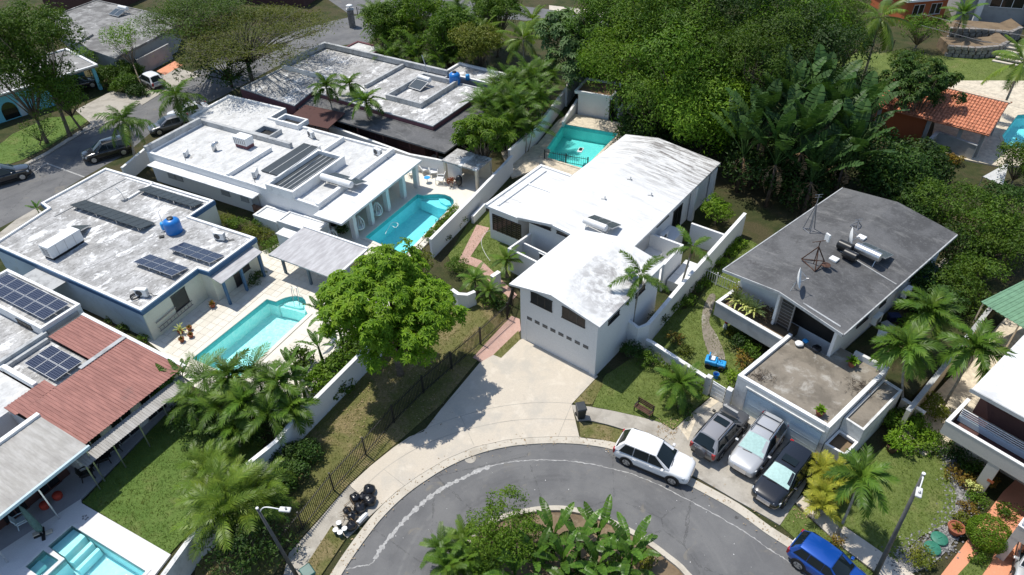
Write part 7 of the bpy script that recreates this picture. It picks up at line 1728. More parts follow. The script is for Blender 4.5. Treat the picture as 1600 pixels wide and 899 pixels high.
hd = [P(x_, y_, 0.4) for x_, y_ in spline([(708, 330), (695, 346), (682, 359), (668, 373)], 4)]
t = thing('hedge', 'clipped low green hedge between the white house pool and the plot wall', 'hedge', hd[0])
bl = [(v.x + 0.15, v.y, 0.45, 0.5, 0.5, 0.5) for v in hd]; C_, N_ = clump_points(bl, 240, 18, 0.12, 0.4); C_[:, 2] = np.maximum(C_[:, 2], 0.1)
V_, F_ = leaf_cloud(C_, N_, 0.14); o = bpy.data.objects.new('foliage', np_mesh('foliage', V_ - np.array([[hd[0].x, hd[0].y, hd[0].z]]), F_, 'leaf_bright')); linkpart(o, t)
shrub(553, 213, 0.6, 1.0, 'red leaved shrub behind the white flat house wall', 'leaf_red', 0.2); shrub(566, 217, 0.5, 0.7, 'dark green shrub beside the red leaved shrub', 'leaf_dark', 0.18)
shrub(713, 415, 0.85, 1.2, 'round clipped bush at the curved brick walk', 'leaf_mid', 0.12, 1.8); shrub(700, 352, 0.8, 0.9, 'flat dark hedge at the foot of the pool wall, upper', 'leaf_dark', 0.16, 1.4); shrub(716, 347, 0.7, 1.0, 'small green bush at the foot of the pool wall', 'leaf_mid', 0.16)
shrub(690, 372, 0.7, 0.7, 'dark hedge at the foot of the pool wall, lower', 'leaf_dark', 0.16, 1.4)
palm(742, 438, 1.3, 'squat cycad in the rounded white planter', 'date', 16, 0.85, r=0.14, crownshaft=False, lo=-20, bark='bark', name='cycad'); palm(792, 408, 1.6, 'bushy cycad beside the entrance court wall', 'date', 18, 0.9, r=0.12, crownshaft=False, lo=-20, bark='bark', name='cycad'); palm(765, 455, 1.2, 'small cycad between brick walk and iron fence', 'date', 14, 0.7, r=0.12, crownshaft=False, lo=-15, bark='bark', name='cycad')
shrub(785, 478, 0.7, 0.9, 'dark bush at the corner of the garage', 'leaf_dark', 0.16); shrub(805, 395, 0.6, 0.8, 'pale leafed bush at the entrance court', 'leaf_mid', 0.16); shrub(770, 470, 0.7, 0.8, 'bush beside the gate pier', 'leaf_mid', 0.16)
tree(656, 410, 2.2, 1.3, 1.3, 'small palmlike bush between the big tree and the pool wall', 'leaf_olive', 60, 18, 0.22, 0.22, r0=0.06)
palm(1001, 432, 5.6, 'tall royal palm with plume fronds at the garage side', 'royal', 9, 0.74, (984, 528), r=0.15, lo=-35, hi=70)
palm(1082, 388, 4.6, 'slim royal palm in front of the side court', 'royal', 7, 0.6, (1060, 462), r=0.10, lo=-30, hi=65)
palm(1062, 600, 1.7, 'pygmy date palm on the lawn beside the bench', 'date', 26, 1.05, (1062, 640), r=0.11, crownshaft=False, lo=-40, bark='bark', name='date_palm')
shrub(1070, 645, 0.55, 0.5, 'dark ground plant at the foot of the pygmy date palm', 'leaf_dark', 0.14)
for i, (x_, y_, r_, h_, m_) in enumerate(((988, 548, 0.9, 1.4, 'leaf_dark'), (1018, 563, 0.75, 1.1, 'leaf_mid'), (1045, 580, 0.6, 0.9, 'leaf_mid'), (1090, 602, 0.65, 1.0, 'leaf_bright'), (1055, 530, 0.5, 0.7, 'leaf_croton'), (1072, 548, 0.5, 0.7, 'leaf_olive'), (1030, 500, 0.7, 1.2, 'leaf_dark'), (1050, 480, 0.8, 1.0, 'leaf_mid'), (1075, 470, 0.7, 0.8, 'leaf_mid'), (1085, 452, 0.6, 0.7, 'leaf_dark'))):
 shrub(x_, y_, r_, h_, ['dark shrub in the shade of the garage wall', 'yellow green shrub at the rounded wall end', 'green shrub along the low weathered wall', 'bright shrub beside the white slatted gate', 'small reddish croton behind the low wall', 'grey green shrub behind the low wall', 'dark leafy shrub below the royal palm', 'broad leaved shrub beside the garden path', 'low shrub along the boundary wall foot', 'dark shrub at the pale rail fence'][i], m_, 0.15, 1.1, group='shrubs around the palm lawn')
for i, (x_, y_) in enumerate(((1105, 425), (1122, 408), (1140, 392), (1155, 380), (1095, 440))):
 shrub(x_, y_, 0.75, 0.5, ['leafy ground cover strip, second from its near end', 'leafy ground cover in the middle of the strip by the boundary wall', 'leafy ground cover toward the far end of the boundary wall', 'leafy ground cover at the far end of the boundary wall', 'leafy ground cover at the near end beside the rail fence'][i], 'leaf_bright', 0.14, 1.3, group='ground cover along the boundary wall', cat='ground cover')
tree(1121, 329, 1.4, 1.25, 1.0, 'round bright bush in the yard of the gabled house', 'leaf_bright', 110, 20, 0.2, 0.2, r0=0.06, name='bush', cat='shrub')
for i, (x_, y_) in enumerate(((1152, 470), (1165, 478), (1178, 486))): rosette(x_, y_, 0.5, ['variegated spiky plant at the left end of the balcony planter', 'variegated spiky plant in the middle of the balcony planter', 'variegated spiky plant at the right of the balcony planter'][i], 'dracaena', 34, 1.25, 'spiky_plant', 'plant', 2.3, 'spiky plants in the balcony planter')
shrub(1196, 492, 0.7, 0.6, 'brown dry shrub in the balcony planter', 'dead_leaf', 0.14, z0=2.3); shrub(1150, 455, 0.4, 0.7, 'small yellowish sprig at the planter corner', 'leaf_olive', 0.14, z0=2.3)
for i, (x_, y_, r_, h_, m_) in enumerate(((1155, 535, 0.8, 1.2, 'leaf_dark'), (1172, 550, 0.7, 1.0, 'leaf_mid'), (1140, 522, 0.5, 0.6, 'leaf_olive'), (1160, 562, 0.5, 0.8, 'leaf_croton'), (1146, 588, 0.5, 0.8, 'leaf_bright'), (1178, 510, 0.9, 1.4, 'leaf_mid'))):
 shrub(x_, y_, r_, h_, ['dark tangled shrub under the balcony planter', 'shrub below the balcony beside the carport', 'small pale shrub at the garden figurine', 'brownish shrub beside the carport wall', 'bright upright shrub at the carport corner', 'leafy shrub hanging from the balcony planter'][i], m_, 0.16, 1.1, group='shrubs below the balcony planter')
palm(1415, 545, 5.0, 'near left palm of the three beside the carport', 'adonidia', 19, 1.1, (1411, 650), r=0.10); palm(1452, 490, 5.0, 'rear palm of the three beside the carport', 'adonidia', 19, 1.1, (1440, 585), r=0.10); palm(1522, 545, 5.2, 'right palm of the three, shading the white roof', 'adonidia', 19, 1.1, (1470, 640), r=0.10)
shrub(1478, 578, 0.6, 0.9, 'dark dangling flower bunch shrub on the palm yard strip', 'leaf_dark', 0.16)
for i, (x_, y_, r_, h_, m_) in enumerate(((1398, 655, 0.8, 1.2, 'leaf_mid'), (1425, 650, 0.8, 1.4, 'leaf_mid'), (1462, 640, 0.9, 1.6, 'leaf_olive'), (1405, 690, 0.9, 1.0, 'leaf_bright'), (1430, 672, 0.9, 1.2, 'leaf_bright'), (1450, 685, 0.8, 0.9, 'leaf_bright'), (1440, 700, 0.6, 0.7, 'leaf_mid'), (1380, 655, 0.5, 0.9, 'leaf_olive'))):
 shrub(x_, y_, r_, h_, ['shrub at the foot of the near palm', 'shrub between carport and taupe balcony', 'tall yellow flecked shrub at the balcony corner', 'bright ferny shrub on the left of the right lawn', 'bright ferny shrub behind the right lawn', 'bright ferny shrub near the balcony', 'low shrub in the balcony shade', 'pale shrub against the carport side wall'][i], m_, 0.17, 1.2, group='shrubs between carport and balcony')
palm(1345, 748, 4.4, 'slim palm on the right lawn beside the street lamp', 'adonidia', 17, 0.95, (1308, 836), r=0.085, crownshaft=True, lo=-35)
shrub(1308, 845, 0.4, 0.5, 'brown small shrub at the foot of the slim palm', 'leaf_croton', 0.12)
for i, (x_, y_) in enumerate(((1284, 732), (1300, 752), (1288, 770), (1285, 790), (1312, 738))): palm_clump(x_, y_, 1.0, ['golden feathery clump nearest the carport door', 'golden feathery clump in the middle of the row by the black car', 'golden feathery clump third from the carport', 'golden feathery clump nearest the pavement', 'golden feathery clump behind the others by the carport planter'][i], 'gold', 4, 6, 0.75, 0.35, 'golden_palm', 'golden palms beside the black car', r=0.02)
BG = 'mixed plants along the pebble border'
for i, (x_, y_, r_, h_, m_) in enumerate(((1495, 742, 0.6, 0.7, 'leaf_croton'), (1512, 755, 0.6, 0.7, 'leaf_croton'), (1525, 735, 0.7, 0.9, 'leaf_mid'), (1505, 715, 0.7, 0.9, 'leaf_dark'), (1520, 762, 0.5, 0.9, 'leaf_cream'), (1545, 752, 0.5, 0.7, 'leaf_croton'), (1530, 780, 0.6, 0.6, 'leaf_mid'), (1513, 795, 0.5, 0.5, 'leaf_croton'), (1500, 810, 0.4, 0.5, 'leaf_olive'), (1548, 720, 0.6, 0.9, 'leaf_mid'), (1480, 705, 0.7, 0.9, 'leaf_dark'), (1535, 706, 0.6, 0.8, 'leaf_dark'), (1575, 800, 0.6, 0.6, 'leaf_mid'), (1528, 870, 0.5, 0.5, 'leaf_mid'))):
 shrub(x_, y_, r_, h_, ['red and yellow croton nearest the pebbles', 'red croton left of the cream bush', 'green shrub behind the crotons', 'dark plant in the shade of the balcony, left', 'pale cream leaved bush in the border', 'reddish bush at the balcony column', 'green shrub beside the terracotta path', 'orange croton beside the terracotta path', 'small yellowish plant at the path edge', 'green shrub against the balcony column', 'dark plant behind the pebble border end', 'dark plant deep under the balcony', 'green shrub on the far side of the terracotta path', 'small leafy shrub at the near end of the path lawn'][i], m_, 0.14, 1.2, group=BG)
c = P(1546, 834, 0.95); t = thing('round_bush', 'large clipped round bush beside the terracotta path', 'shrub', (c.x, c.y, 0))
MB().tube([(c.x, c.y, 0), (c.x, c.y, 0.9)], [0.08, 0.04], 7).build('trunk', 'bark', t)
u_ = unit(RNG.normal(0, 1, (7000, 3))); C_ = u_ * np.array([[1.02, 1.02, 0.86]]) * (RNG.uniform(0.86, 1.03, (7000, 1)) + 0.05 * np.sin(u_[:, :1] * 9) * np.cos(u_[:, 1:2] * 8)) + np.array([[0, 0, 0.95]]); C_[:, 2] = np.maximum(C_[:, 2], 0.08)
V_, F_ = leaf_cloud(C_, u_ + np.array([[0, 0, .4]]), 0.10, 2.0, 0.5); o = bpy.data.objects.new('foliage', np_mesh('foliage', V_, F_, 'leaf_lime')); linkpart(o, t)
shrub(1440, 872, 0.75, 0.8, 'reddish green feathery bush at the near end of the pebbles', 'leaf_olive', 0.12, 2.0)
# lower left palms
LG = 'palm thicket beside the red roof'
for i, (x_, y_, z_, s_) in enumerate(((318, 592, 2.6, 1.0), (358, 590, 3.0, 1.0), (398, 580, 3.2, 1.0), (432, 600, 3.0, 1.0), (340, 640, 2.2, 0.95), (382, 632, 2.6, 1.0), (420, 648, 2.4, 0.95), (455, 640, 2.2, 0.85), (300, 630, 2.0, 0.9), (365, 672, 1.6, 0.9))):
 palm(x_, y_, z_, ['left palm of the thicket beside the red roof edge', 'second palm from the left in front of the tiled deck', 'tallest palm of the thicket in front of the tiled deck', 'right palm of the thicket near the plot wall', 'lower left palm over the lawn shade', 'middle palm of the thicket', 'lower palm near the plot wall', 'rightmost low palm touching the plot wall', 'leftmost low palm at the lawn corner', 'lowest palm at the far corner of the lawn'][i], 'adonidia' if i % 2 else 'areca', 15, s_, r=0.08, group=LG, lo=-40)
for i, (x_, y_, h_) in enumerate(((285, 590, 2.2), (268, 600, 1.8), (455, 575, 1.8), (505, 492, 2.2), (498, 545, 1.8), (470, 600, 1.6), (528, 510, 2.0))):
 banana(x_, y_, h_, ['banana plant at the near eave of the red roof', 'small banana plant against the red roof eave', 'banana plant overhanging the tiled deck corner', 'banana plant beside the gazebo', 'banana plant left of the big leafy tree', 'banana plant behind the plot wall', 'banana plant under the big leafy tree'][i], 8, 0.85, group='banana plants by the tiled deck', dead=0)
tree(365, 650, 1.2, 3.6, 1.2, 'dark undergrowth below the lower left palms', 'leaf_dark', 150, 20, 0.34, 0.24, ry=2.4)
for i, (x_, y_, r_, h_, m_) in enumerate(((520, 578, 1.2, 1.8, 'leaf_mid'), (500, 600, 1.1, 1.6, 'leaf_bright'), (538, 560, 1.0, 1.6, 'leaf_mid'), (528, 606, 0.8, 1.3, 'leaf_mid'), (470, 560, 0.9, 1.4, 'leaf_mid'), (555, 540, 1.0, 1.8, 'leaf_mid'))):
 shrub(x_, y_, r_, h_, ['leafy shrub behind the plot wall, middle', 'bright leafy shrub behind the plot wall, lower', 'leafy shrub behind the plot wall near the big tree', 'leafy shrub spilling over the plot wall', 'leafy shrub at the tiled deck edge', 'leafy shrub behind the plot wall, upper'][i], m_, 0.24, 1.0, group='shrubs along the plot wall')
palm_clump(352, 778, 3.0, 'large yellow green feather palm at the corner of the lawn', 'areca_y', 9, 8, 1.05, 1.3, zv=0.7, lo=-15)
palm_clump(392, 768, 2.4, 'second yellow green feather palm beside the street lamp', 'areca_y', 6, 8, 0.95, 0.9, zv=0.7, lo=-15)
palm_clump(330, 730, 2.0, 'feather palm at the lawn edge above the large one', 'areca_y', 5, 7, 0.85, 0.8, zv=0.6, lo=-10)
for i, (x_, y_, r_, h_) in enumerate(((455, 738, 1.1, 1.3), (432, 755, 1.0, 1.2), (478, 705, 1.0, 1.2), (418, 785, 0.9, 1.1), (440, 715, 0.8, 1.4))):
 shrub(x_, y_, r_, h_, ['dark hedge bush inside the iron fence yard, middle', 'dark hedge bush with reddish tips in the fence yard', 'dark hedge bush in the fence yard nearest the big tree', 'dark hedge bush behind the left street lamp', 'dark bush against the plot wall in the fence yard'][i], 'leaf_dark', 0.18, 1.5, group='hedge bushes in the fence yard')
tree(390, 850, 1.4, 2.0, 1.4, 'dark shaded bush at the foot of the left street lamp', 'leaf_dark', 110, 20, 0.3, 0.22)
# island
tree(792, 832, 2.4, 1.9, 1.8, 'bushy small leaved tree on the planted island', 'leaf_bright', 240, 26, 0.22, 0.15, r0=0.09, nb=8)
tree(768, 862, 1.6, 1.2, 1.2, 'lower bush beside the small leaved island tree', 'leaf_mid', 100, 24, 0.2, 0.15, r0=0.06)
IG = 'banana plants on the island'
for i, (x_, y_, h_, n_) in enumerate(((865, 838, 1.7, 8), (905, 850, 1.7, 8), (935, 838, 1.6, 8), (985, 862, 1.7, 9), (880, 880, 1.6, 8), (935, 885, 1.5, 8), (835, 880, 1.5, 7), (985, 890, 1.4, 8), (805, 900, 1.4, 7))):
 banana(x_, y_, h_, ['island banana plant nearest the kerb top', 'island banana plant second along the kerb', 'island banana plant with raised leaf in the middle', 'rightmost island banana plant with a brown hanging leaf', 'island banana plant in the lower middle', 'island banana plant lower right of the middle', 'island banana plant right of the bushy tree', 'island banana plant at the bottom right', 'island banana plant at the bottom left below the bushy tree'][i], n_, 1.1, group=IG, dead=1 if i in (1, 3, 4, 6) else 0, lo=8, hi=78, r=0.09)
IP = 'small palms on the island'
for i, (x_, y_, z_) in enumerate(((690, 858, 1.5), (700, 885, 1.5), (725, 842, 1.7), (728, 878, 1.4), (755, 895, 1.2))):
 palm(x_, y_, z_, ['leftmost small palm of the planted island', 'lower left island palm', 'island palm left of the bushy tree', 'island palm below the bushy tree, left', 'island palm at the bottom edge'][i], 'date', 20, 0.78, r=0.06, group=IP, lo=-35, crownshaft=False)
for i, (x_, y_, r_, h_) in enumerate(((1435, 470, 1.0, 1.2), (1480, 440, 1.2, 1.4), (1500, 480, 1.0, 1.2), (1410, 450, 0.8, 0.8), (1470, 505, 0.9, 1.0), (1425, 505, 0.8, 0.8))):
 shrub(x_, y_, r_, h_, ['dark bush in the side yard behind the palms', 'leafy bush in the side yard near the blue tarpaulin', 'leafy bush in the side yard near the green canopy', 'low weeds beside the right eave of the dark roof', 'leafy bush behind the rear palm', 'low weeds in the middle of the side yard'][i], ['leaf_dark', 'leaf_mid'][i % 2], 0.2, 1.1, group='bushes in the side yard', z0=1.7 if x_ < 1470 else 0.3)
for i, (x_, y_, r_, h_, m_) in enumerate(((905, 890, 0.8, 0.8, 'leaf_mid'), (850, 860, 0.7, 0.8, 'leaf_dark'), (960, 885, 0.7, 0.7, 'leaf_mid'), (745, 880, 0.8, 0.8, 'leaf_mid'), (1010, 880, 0.5, 0.5, 'leaf_olive'), (885, 915, 0.8, 0.8, 'leaf_dark'))):
 shrub(x_, y_, r_, h_, ['low shrub among the island bananas, middle', 'dark low shrub right of the island tree', 'low shrub among the island bananas, right', 'low shrub below the island palms', 'small olive shrub at the right end of the island', 'dark low shrub at the bottom of the island'][i], m_, 0.18, 1.0, group='low shrubs on the island')
for i, (x_, y_, z_, r_) in enumerate(((1490, 455, 2.6, 2.0), (1440, 440, 2.4, 1.6), (1515, 430, 2.6, 2.0), (1465, 475, 2.4, 1.5))):
 tree(x_, y_, z_, r_, 1.7, ['leafy tree in the yard left of the green canopy', 'leafy tree beside the tarpaulin shelter', 'leafy tree behind the green canopy', 'leafy tree behind the rear palm of the carport'][i], ['leaf_mid', 'leaf_dark'][i % 2], 130, 24, 0.3, 0.22, group='trees in the right side yard', r0=0.08)
# iron fences
def iron_fence(pts_px, z, label, gap=0.14, posts=None, mat='metal_dark', zb=0.05, pick=True, bw=0.028, name='iron_fence', group=None, rails=(0.15, 0.9)):
 pts = [P(x_, y_, 0) for x_, y_ in pts_px]
 t = thing(name, label, 'fence', (pts[0].x, pts[0].y, 0), group)
 mb = MB(); mb.fbox(Fr((0, 0), (1, 0)), -bw / 2, bw / 2, -bw / 2, bw / 2, zb, z + 0.06)
 b = len(mb.v); mb.add([(-bw / 2, -bw / 2, z + .061), (bw / 2, -bw / 2, z + .061), (bw / 2, bw / 2, z + .061), (-bw / 2, bw / 2, z + .061), (0, 0, z + 0.13)], [(0, 1, 4), (1, 2, 4), (2, 3, 4), (3, 0, 4)])
 pm = mb.mesh('picket', mat)
 for i in range(len(pts) - 1):
  a, c = pts[i], pts[i + 1]; d = c - a; L = d.length; ang = math.atan2(d.y, d.x)
  for f in rails: MB().bar((a.x, a.y, z * f), (c.x, c.y, z * f), 0.035, 0.045).build('rail', mat, t)
  n = int(L / gap)
  for k in range(1, n):
   q = a.lerp(c, k / n); shared('picket', pm, t, (q.x, q.y, 0), (0, 0, ang))
 for p in pts:
  MB().box(p.x, p.y, 0, 0.09, 0.09, z + 0.12, 0.6).build('post', mat, t)
 return t
iron_fence([(440, 869), (474, 828), (522, 767), (572, 711.5), (616, 661), (662, 615), (706, 577), (751, 539), (793, 500)], 1.55, 'long black iron picket fence along the left pavement and driveway', 0.13)
iron_fence([(793, 500), (800, 478), (802, 462)], 1.5, 'short black iron gate section closing the brick walk', 0.13, name='iron_gate')
iron_fence([(851, 250), (884, 256), (918, 262)], 1.0, 'thin dark mesh fence in front of the green pool', 0.22, bw=0.02, name='pool_fence')
iron_fence([(560, 30), (600, 36), (660, 34), (720, 32)], 1.6, 'black iron fence along the far road, left of the palms', 0.3, name='iron_fence')
iron_fence([(1312, 80), (1350, 72), (1392, 84)], 1.6, 'dark iron fence at the end of the far lawn', 0.3, name='iron_fence')
iron_fence([(1090, 432), (1118, 446), (1150, 460)], 1.1, 'pale rail fence between ground cover and planter balcony', 0.2, mat='pvc_pipe', name='rail_fence')
p = P(551, 42); gp = thing('gate_pillar', 'ivy covered gate pillar with white lamp beside the far road', 'pillar', p)
MB().box(p.x, p.y, 0, 0.9, 0.9, 2.4, 0.2).build('shaft', 'stone_wall', gp); MB().box(p.x, p.y, 2.401, 1.05, 1.05, 0.12, 0.2).build('cap', 'coping_grey', gp); MB().lathe([(0.05, 0), (0.08, 0.25), (0.3, 0.35), (0.55, 0.4), (0.3, 0.55), (0.02, 0.58)], (p.x, p.y, 2.52), 14).build('lamp', 'plastic_white', gp, smooth=True)
# street lamps
def street_lamp(base, top, arm, label, r=0.12, mat='pole_grey'):
 t = thing('street_lamp', label, 'street lamp', base, 'street lamps')
 b, tp = Vector(base), Vector(top)
 MB().tube([b, b.lerp(tp, 0.5), tp], [r * 1.25, r, r * 0.75], 12).build('pole', mat, t, smooth=True)
 MB().lathe([(r * 0.8, 0), (r * 0.8, 0.06), (0.02, 0.08)], tuple(tp), 12).build('cap', 'coping_white', t)
 a = Vector(arm); s = tp - Vector((0, 0, 0.35)); m_ = s.lerp(a, 0.35) + Vector((0, 0, 0.35))
 MB().tube([Vector(q) for q in spline([tuple(s), tuple(m_), tuple(a)], 5)], 0.03, 8).build('arm', 'metal_white', t, smooth=True)
 d = (a - s); d.z = 0; d.normalize(); F = Fr((a.x, a.y), (d.x, d.y))
 lum = MB().fbox(F, -0.05, 0.50, -0.13, 0.13, a.z - 0.05, a.z + 0.06).build('luminaire', 'pvc_pipe', t, bevel=0.04)
 MB().fbox(F, 0.05, 0.44, -0.1, 0.1, a.z - 0.07, a.z - 0.052).build('lens', 'head_lamp', lum)
 MB().lathe([(0.05, 0), (0.05, 0.08), (0.01, 0.1)], (a.x + d.x * .28, a.y + d.y * .28, a.z + 0.061), 8).build('photocell', 'metal_grey', lum)
 return t
street_lamp(P(1365, 904), P(1443, 741, 8.5), P(1437, 764, 8.3), 'street lamp with dark pole in front of the right lawn', 0.10)
street_lamp(P(466, 904), P(402, 795, 6.4), P(438, 796, 6.5), 'street lamp with white head above the iron fence corner', 0.085)
for i, (a, b, lb) in enumerate(((P(1440, 22, 7), P(1640, 62, 7), 'upper thin overhead wire at the far upper right'), (P(1440, 40, 6.4), P(1640, 82, 6.4), 'lower thin overhead wire at the far upper right'))):
 tag(MB().tube([a, a.lerp(b, .5) - Vector((0, 0, .3)), b], 0.02, 5).build('overhead_wire', 'metal_grey'), lb, 'wire')
# vehicles
def car(label, paint, L=4.6, W=1.82, H=1.68, belt=0.98, hood=0.98, kind='suv', name='parked_car', shade='car_glass', rails=False, sunroof=False, rear_glass='car_glass', spare=False, wheel_r=0.36, cat='car', roofpaint=None, group='parked vehicles'):
 t = thing(name, label, cat, (0, 0, 0), group); w = W / 2
 tail = kind in ('suv', 'hatch')
 st = [(-0.500, 0.50, belt * 0.80, 0.80), (-0.485, 0.36, belt * 0.95, 0.90), (-0.44, 0.28, belt * 1.0, 0.97), (-0.30, 0.24, belt * 1.01, 1.0), (-0.05, 0.23, belt, 1.0), (0.14, 0.23, belt, 1.0),
   (0.24, 0.24, belt * 0.995, 0.99), (0.33, 0.24, hood * 0.975, 0.975), (0.42, 0.26, hood * 0.92, 0.94), (0.475, 0.30, hood * 0.84, 0.87), (0.50, 0.42, hood * 0.70, 0.74)]
 mb = MB(); ring_n = 12; b0 = 0
 for (x, zl, zt, f) in st:
  h = zt - zl; ww = w * f
  pr = [(ww * 0.84, zl), (ww * 0.96, zl + 0.10 * h), (ww, zl + 0.36 * h), (ww * 0.995, zl + 0.62 * h), (ww * 0.955, zl + 0.90 * h), (ww * 0.84, zt)]
  mb.v += [(x * L, a, b) for a, b in pr] + [(x * L, -a, b) for a, b in reversed(pr)]
 for i in range(len(st) - 1):
  for k in range(ring_n):
   a = i * ring_n + k; c = i * ring_n + (k + 1) % ring_n
   mb.f.append((a, c, c + ring_n, a + ring_n)); mb.m.append(0)
 mb.f.append(tuple(range(ring_n - 1, -1, -1))); mb.m.append(0); e = (len(st) - 1) * ring_n; mb.f.append(tuple(range(e, e + ring_n))); mb.m.append(0)
 body = mb.build('body', paint, t, smooth=True); body.modifiers.new('round', 'SUBSURF').render_levels = 1
 xr0, xr1 = (-0.478, -0.365) if tail else (-0.36, -0.22)
 xf0, xf1 = 0.245, 0.045
 bw, tw = w * 0.90, w * 0.72
 def cab(x0, x1, hw0, hw1, z0, z1): return None
 zb = belt * 0.985
 stc = [(xr0, zb, bw * 0.96), (xr1, H - 0.05, tw * 0.94), ((xr1 + xf1) / 2, H, tw), (xf1, H - 0.045, tw * 0.97), (xf0, zb, bw * 0.97)]
 mb = MB(); top = [Vector((stc[1][0] * L, s * stc[1][2], stc[1][1])) for s in (-1, 1)]
 xs = [xr0, xr1, (xr1 + xf1) / 2, xf1, xf0]
 lowx = [xr0, xr0 * 0.97, (xr0 + xf0) / 2, xf0 * 0.9, xf0]
 rows = []
 for i in range(5):
  x = xs[i]; z = stc[i][1]; hw = stc[i][2]
  rows.append([Vector((x * L, -hw, z - (0.055 if 0 < i < 4 else 0))), Vector((x * L, -hw * 0.66, z + (0.004 if 0 < i < 4 else 0))), Vector((x * L, 0, z + (0.025 if 0 < i < 4 else 0.01))), Vector((x * L, hw * 0.66, z + (0.004 if 0 < i < 4 else 0))), Vector((x * L, hw, z - (0.055 if 0 < i < 4 else 0)))])
 vs = [v for r_ in rows for v in r_]; fs = []
 for i in range(4):
  for k in range(4): fs.append((i * 5 + k, (i + 1) * 5 + k, (i + 1) * 5 + k + 1, i * 5 + k + 1))
 nb = len(vs)
 for sd in (-1, 1):
  lo = [Vector((lowx[i] * L, sd * bw * (0.97 if i in (0, 4) else 1.0), zb - 0.02)) for i in range(5)]
  s0 = len(vs); vs += lo
  hi = [i * 5 + (0 if sd < 0 else 4) for i in range(5)]
  for i in range(4):
   f = (s0 + i, s0 + i + 1, hi[i + 1], hi[i]); fs.append(f if sd < 0 else tuple(reversed(f)))
 mb = MB(); mb.add(vs, fs); mb.build('roof', roofpaint or paint, t, smooth=True, sharp=25)
 up = 0.022
 def pane(name, q, mat, inset=0.06):
  c = sum(q, Vector((0, 0, 0))) / len(q); n = (q[1] - q[0]).cross(q[2] - q[0]).normalized()
  if n.dot(c - Vector((0, 0, 0.8))) < 0: n = -n
  p = [v + (c - v) * inset + n * up for v in q]; d = [v - n * 0.02 for v in p]
  k = len(p); f = [tuple(range(k))] + [(i, k + i, k + (i + 1) % k, (i + 1) % k) for i in range(k)]
  if (p[1] - p[0]).cross(p[2] - p[0]).dot(n) < 0: f = [tuple(reversed(x)) for x in f]
  return MB().add(p + d, f).build(name, mat, t)
 def screen(name, ra, rb, mat, ins):
  vs = []; n = (ra[4] - ra[0]).cross(rb[2] - ra[2]).normalized(); c = (ra[2] + rb[2]) / 2
  if n.z < 0: n = -n
  for r_, o_ in ((ra, rb), (rb, ra)):
   for k in range(5): v = r_[k].lerp(o_[k], ins * 0.9); v.y *= (1 - ins); vs.append(v + n * 0.012)
  f = [(k, k + 1, k + 6, k + 5) for k in range(4)]
  if (vs[1] - vs[0]).cross(vs[5] - vs[0]).z < 0: f = [tuple(reversed(x)) for x in f]
  MB().add(vs, f).build(name, mat, t, smooth=True)
 screen('windscreen', rows[4], rows[3], shade, 0.06); screen('rear_window', rows[0], rows[1], rear_glass, 0.10)
 for sd in (0, 4):
  sgn = -1 if sd == 0 else 1
  lo = lambda x: Vector((x * L, sgn * bw * 1.015, zb))
  mid = -0.03
  def hi(x):
   f = (x - xr1) / (xf1 - xr1); z = rows[1][sd].z + (rows[3][sd].z - rows[1][sd].z) * f; return Vector((x * L, sgn * (tw * 1.02), z))
  pane('side_window', [lo(xf0 * 0.80), lo(mid), hi(mid), hi(xf1 * 0.9)], 'car_glass', 0.045)
  pane('side_window', [lo(mid), lo(-0.23), hi(-0.22), hi(mid)], 'car_glass', 0.045)
  if tail: pane('side_window', [lo(-0.232), lo(xr0 * 0.88), hi(xr1 * 0.95), hi(-0.222)], 'car_glass', 0.06)
  for xw in (-0.295, 0.305):
   x = xw * L; y0 = sgn * (w - 0.20); y1 = sgn * (w + 0.012)
   MB().tube([(x, sgn * (w - 0.12), wheel_r + 0.02), (x, sgn * (w + 0.004), wheel_r + 0.02)], wheel_r * 1.17, 22).build('wheel_arch', 'car_trim', t)
   wh = MB().tube([(x, y0, wheel_r), (x, sgn * (w - 0.02), wheel_r), (x, y1, wheel_r)], [wheel_r, wheel_r, wheel_r * 0.93], 20).build('wheel', 'rubber', t, smooth=True, sharp=35)
   rb = MB(); rb.tube([(x, y1, wheel_r), (x, y1 + sgn * 0.006, wheel_r)], [wheel_r * 0.66, wheel_r * 0.6], 16)
   rb.build('rim', 'metal_galv', wh)
   sp = MB()
   for k in range(5):
    a = k * 2 * math.pi / 5 + 0.3; sp.bar((x + wheel_r * .22 * math.cos(a + .6), y1 + sgn * .009, wheel_r + wheel_r * .22 * math.sin(a + .6)), (x + wheel_r * .6 * math.cos(a + .6), y1 + sgn * .009, wheel_r + wheel_r * .6 * math.sin(a + .6)), 0.07, 0.004)
   sp.build('spoke_gaps', 'car_trim', wh)
  MB().hexa([(L * 0.455, sgn * w * 0.66, hood * 0.62), (L * 0.492, sgn * w * 0.60, hood * 0.62), (L * 0.44, sgn * w * 0.93, hood * 0.64), (L * 0.42, sgn * w * 0.93, hood * 0.66)],
     [(L * 0.452, sgn * w * 0.66, hood * 0.80), (L * 0.484, sgn * w * 0.56, hood * 0.79), (L * 0.436, sgn * w * 0.92, hood * 0.82), (L * 0.41, sgn * w * 0.93, hood * 0.83)]).build('headlight', 'head_lamp', t)
  MB().fbox(Fr((-L * 0.482, sgn * w * 0.80), (1, 0)), -0.05, 0.10, -0.10, 0.10, belt * 0.62, belt * 1.0).build('tail_light', 'tail_red', t, bevel=0.02)
  MB().box(L * 0.17, sgn * (w + 0.10), belt * 0.97, 0.16, 0.2, 0.14).build('mirror', paint if paint != 'paint_car_grey' else 'car_trim', t, bevel=0.04)
  for xh in (0.02, -0.2): MB().box(xh * L, sgn * (w * 0.995 + 0.004), belt * 0.80, 0.2, 0.03, 0.035).build('door_handle', paint, t)
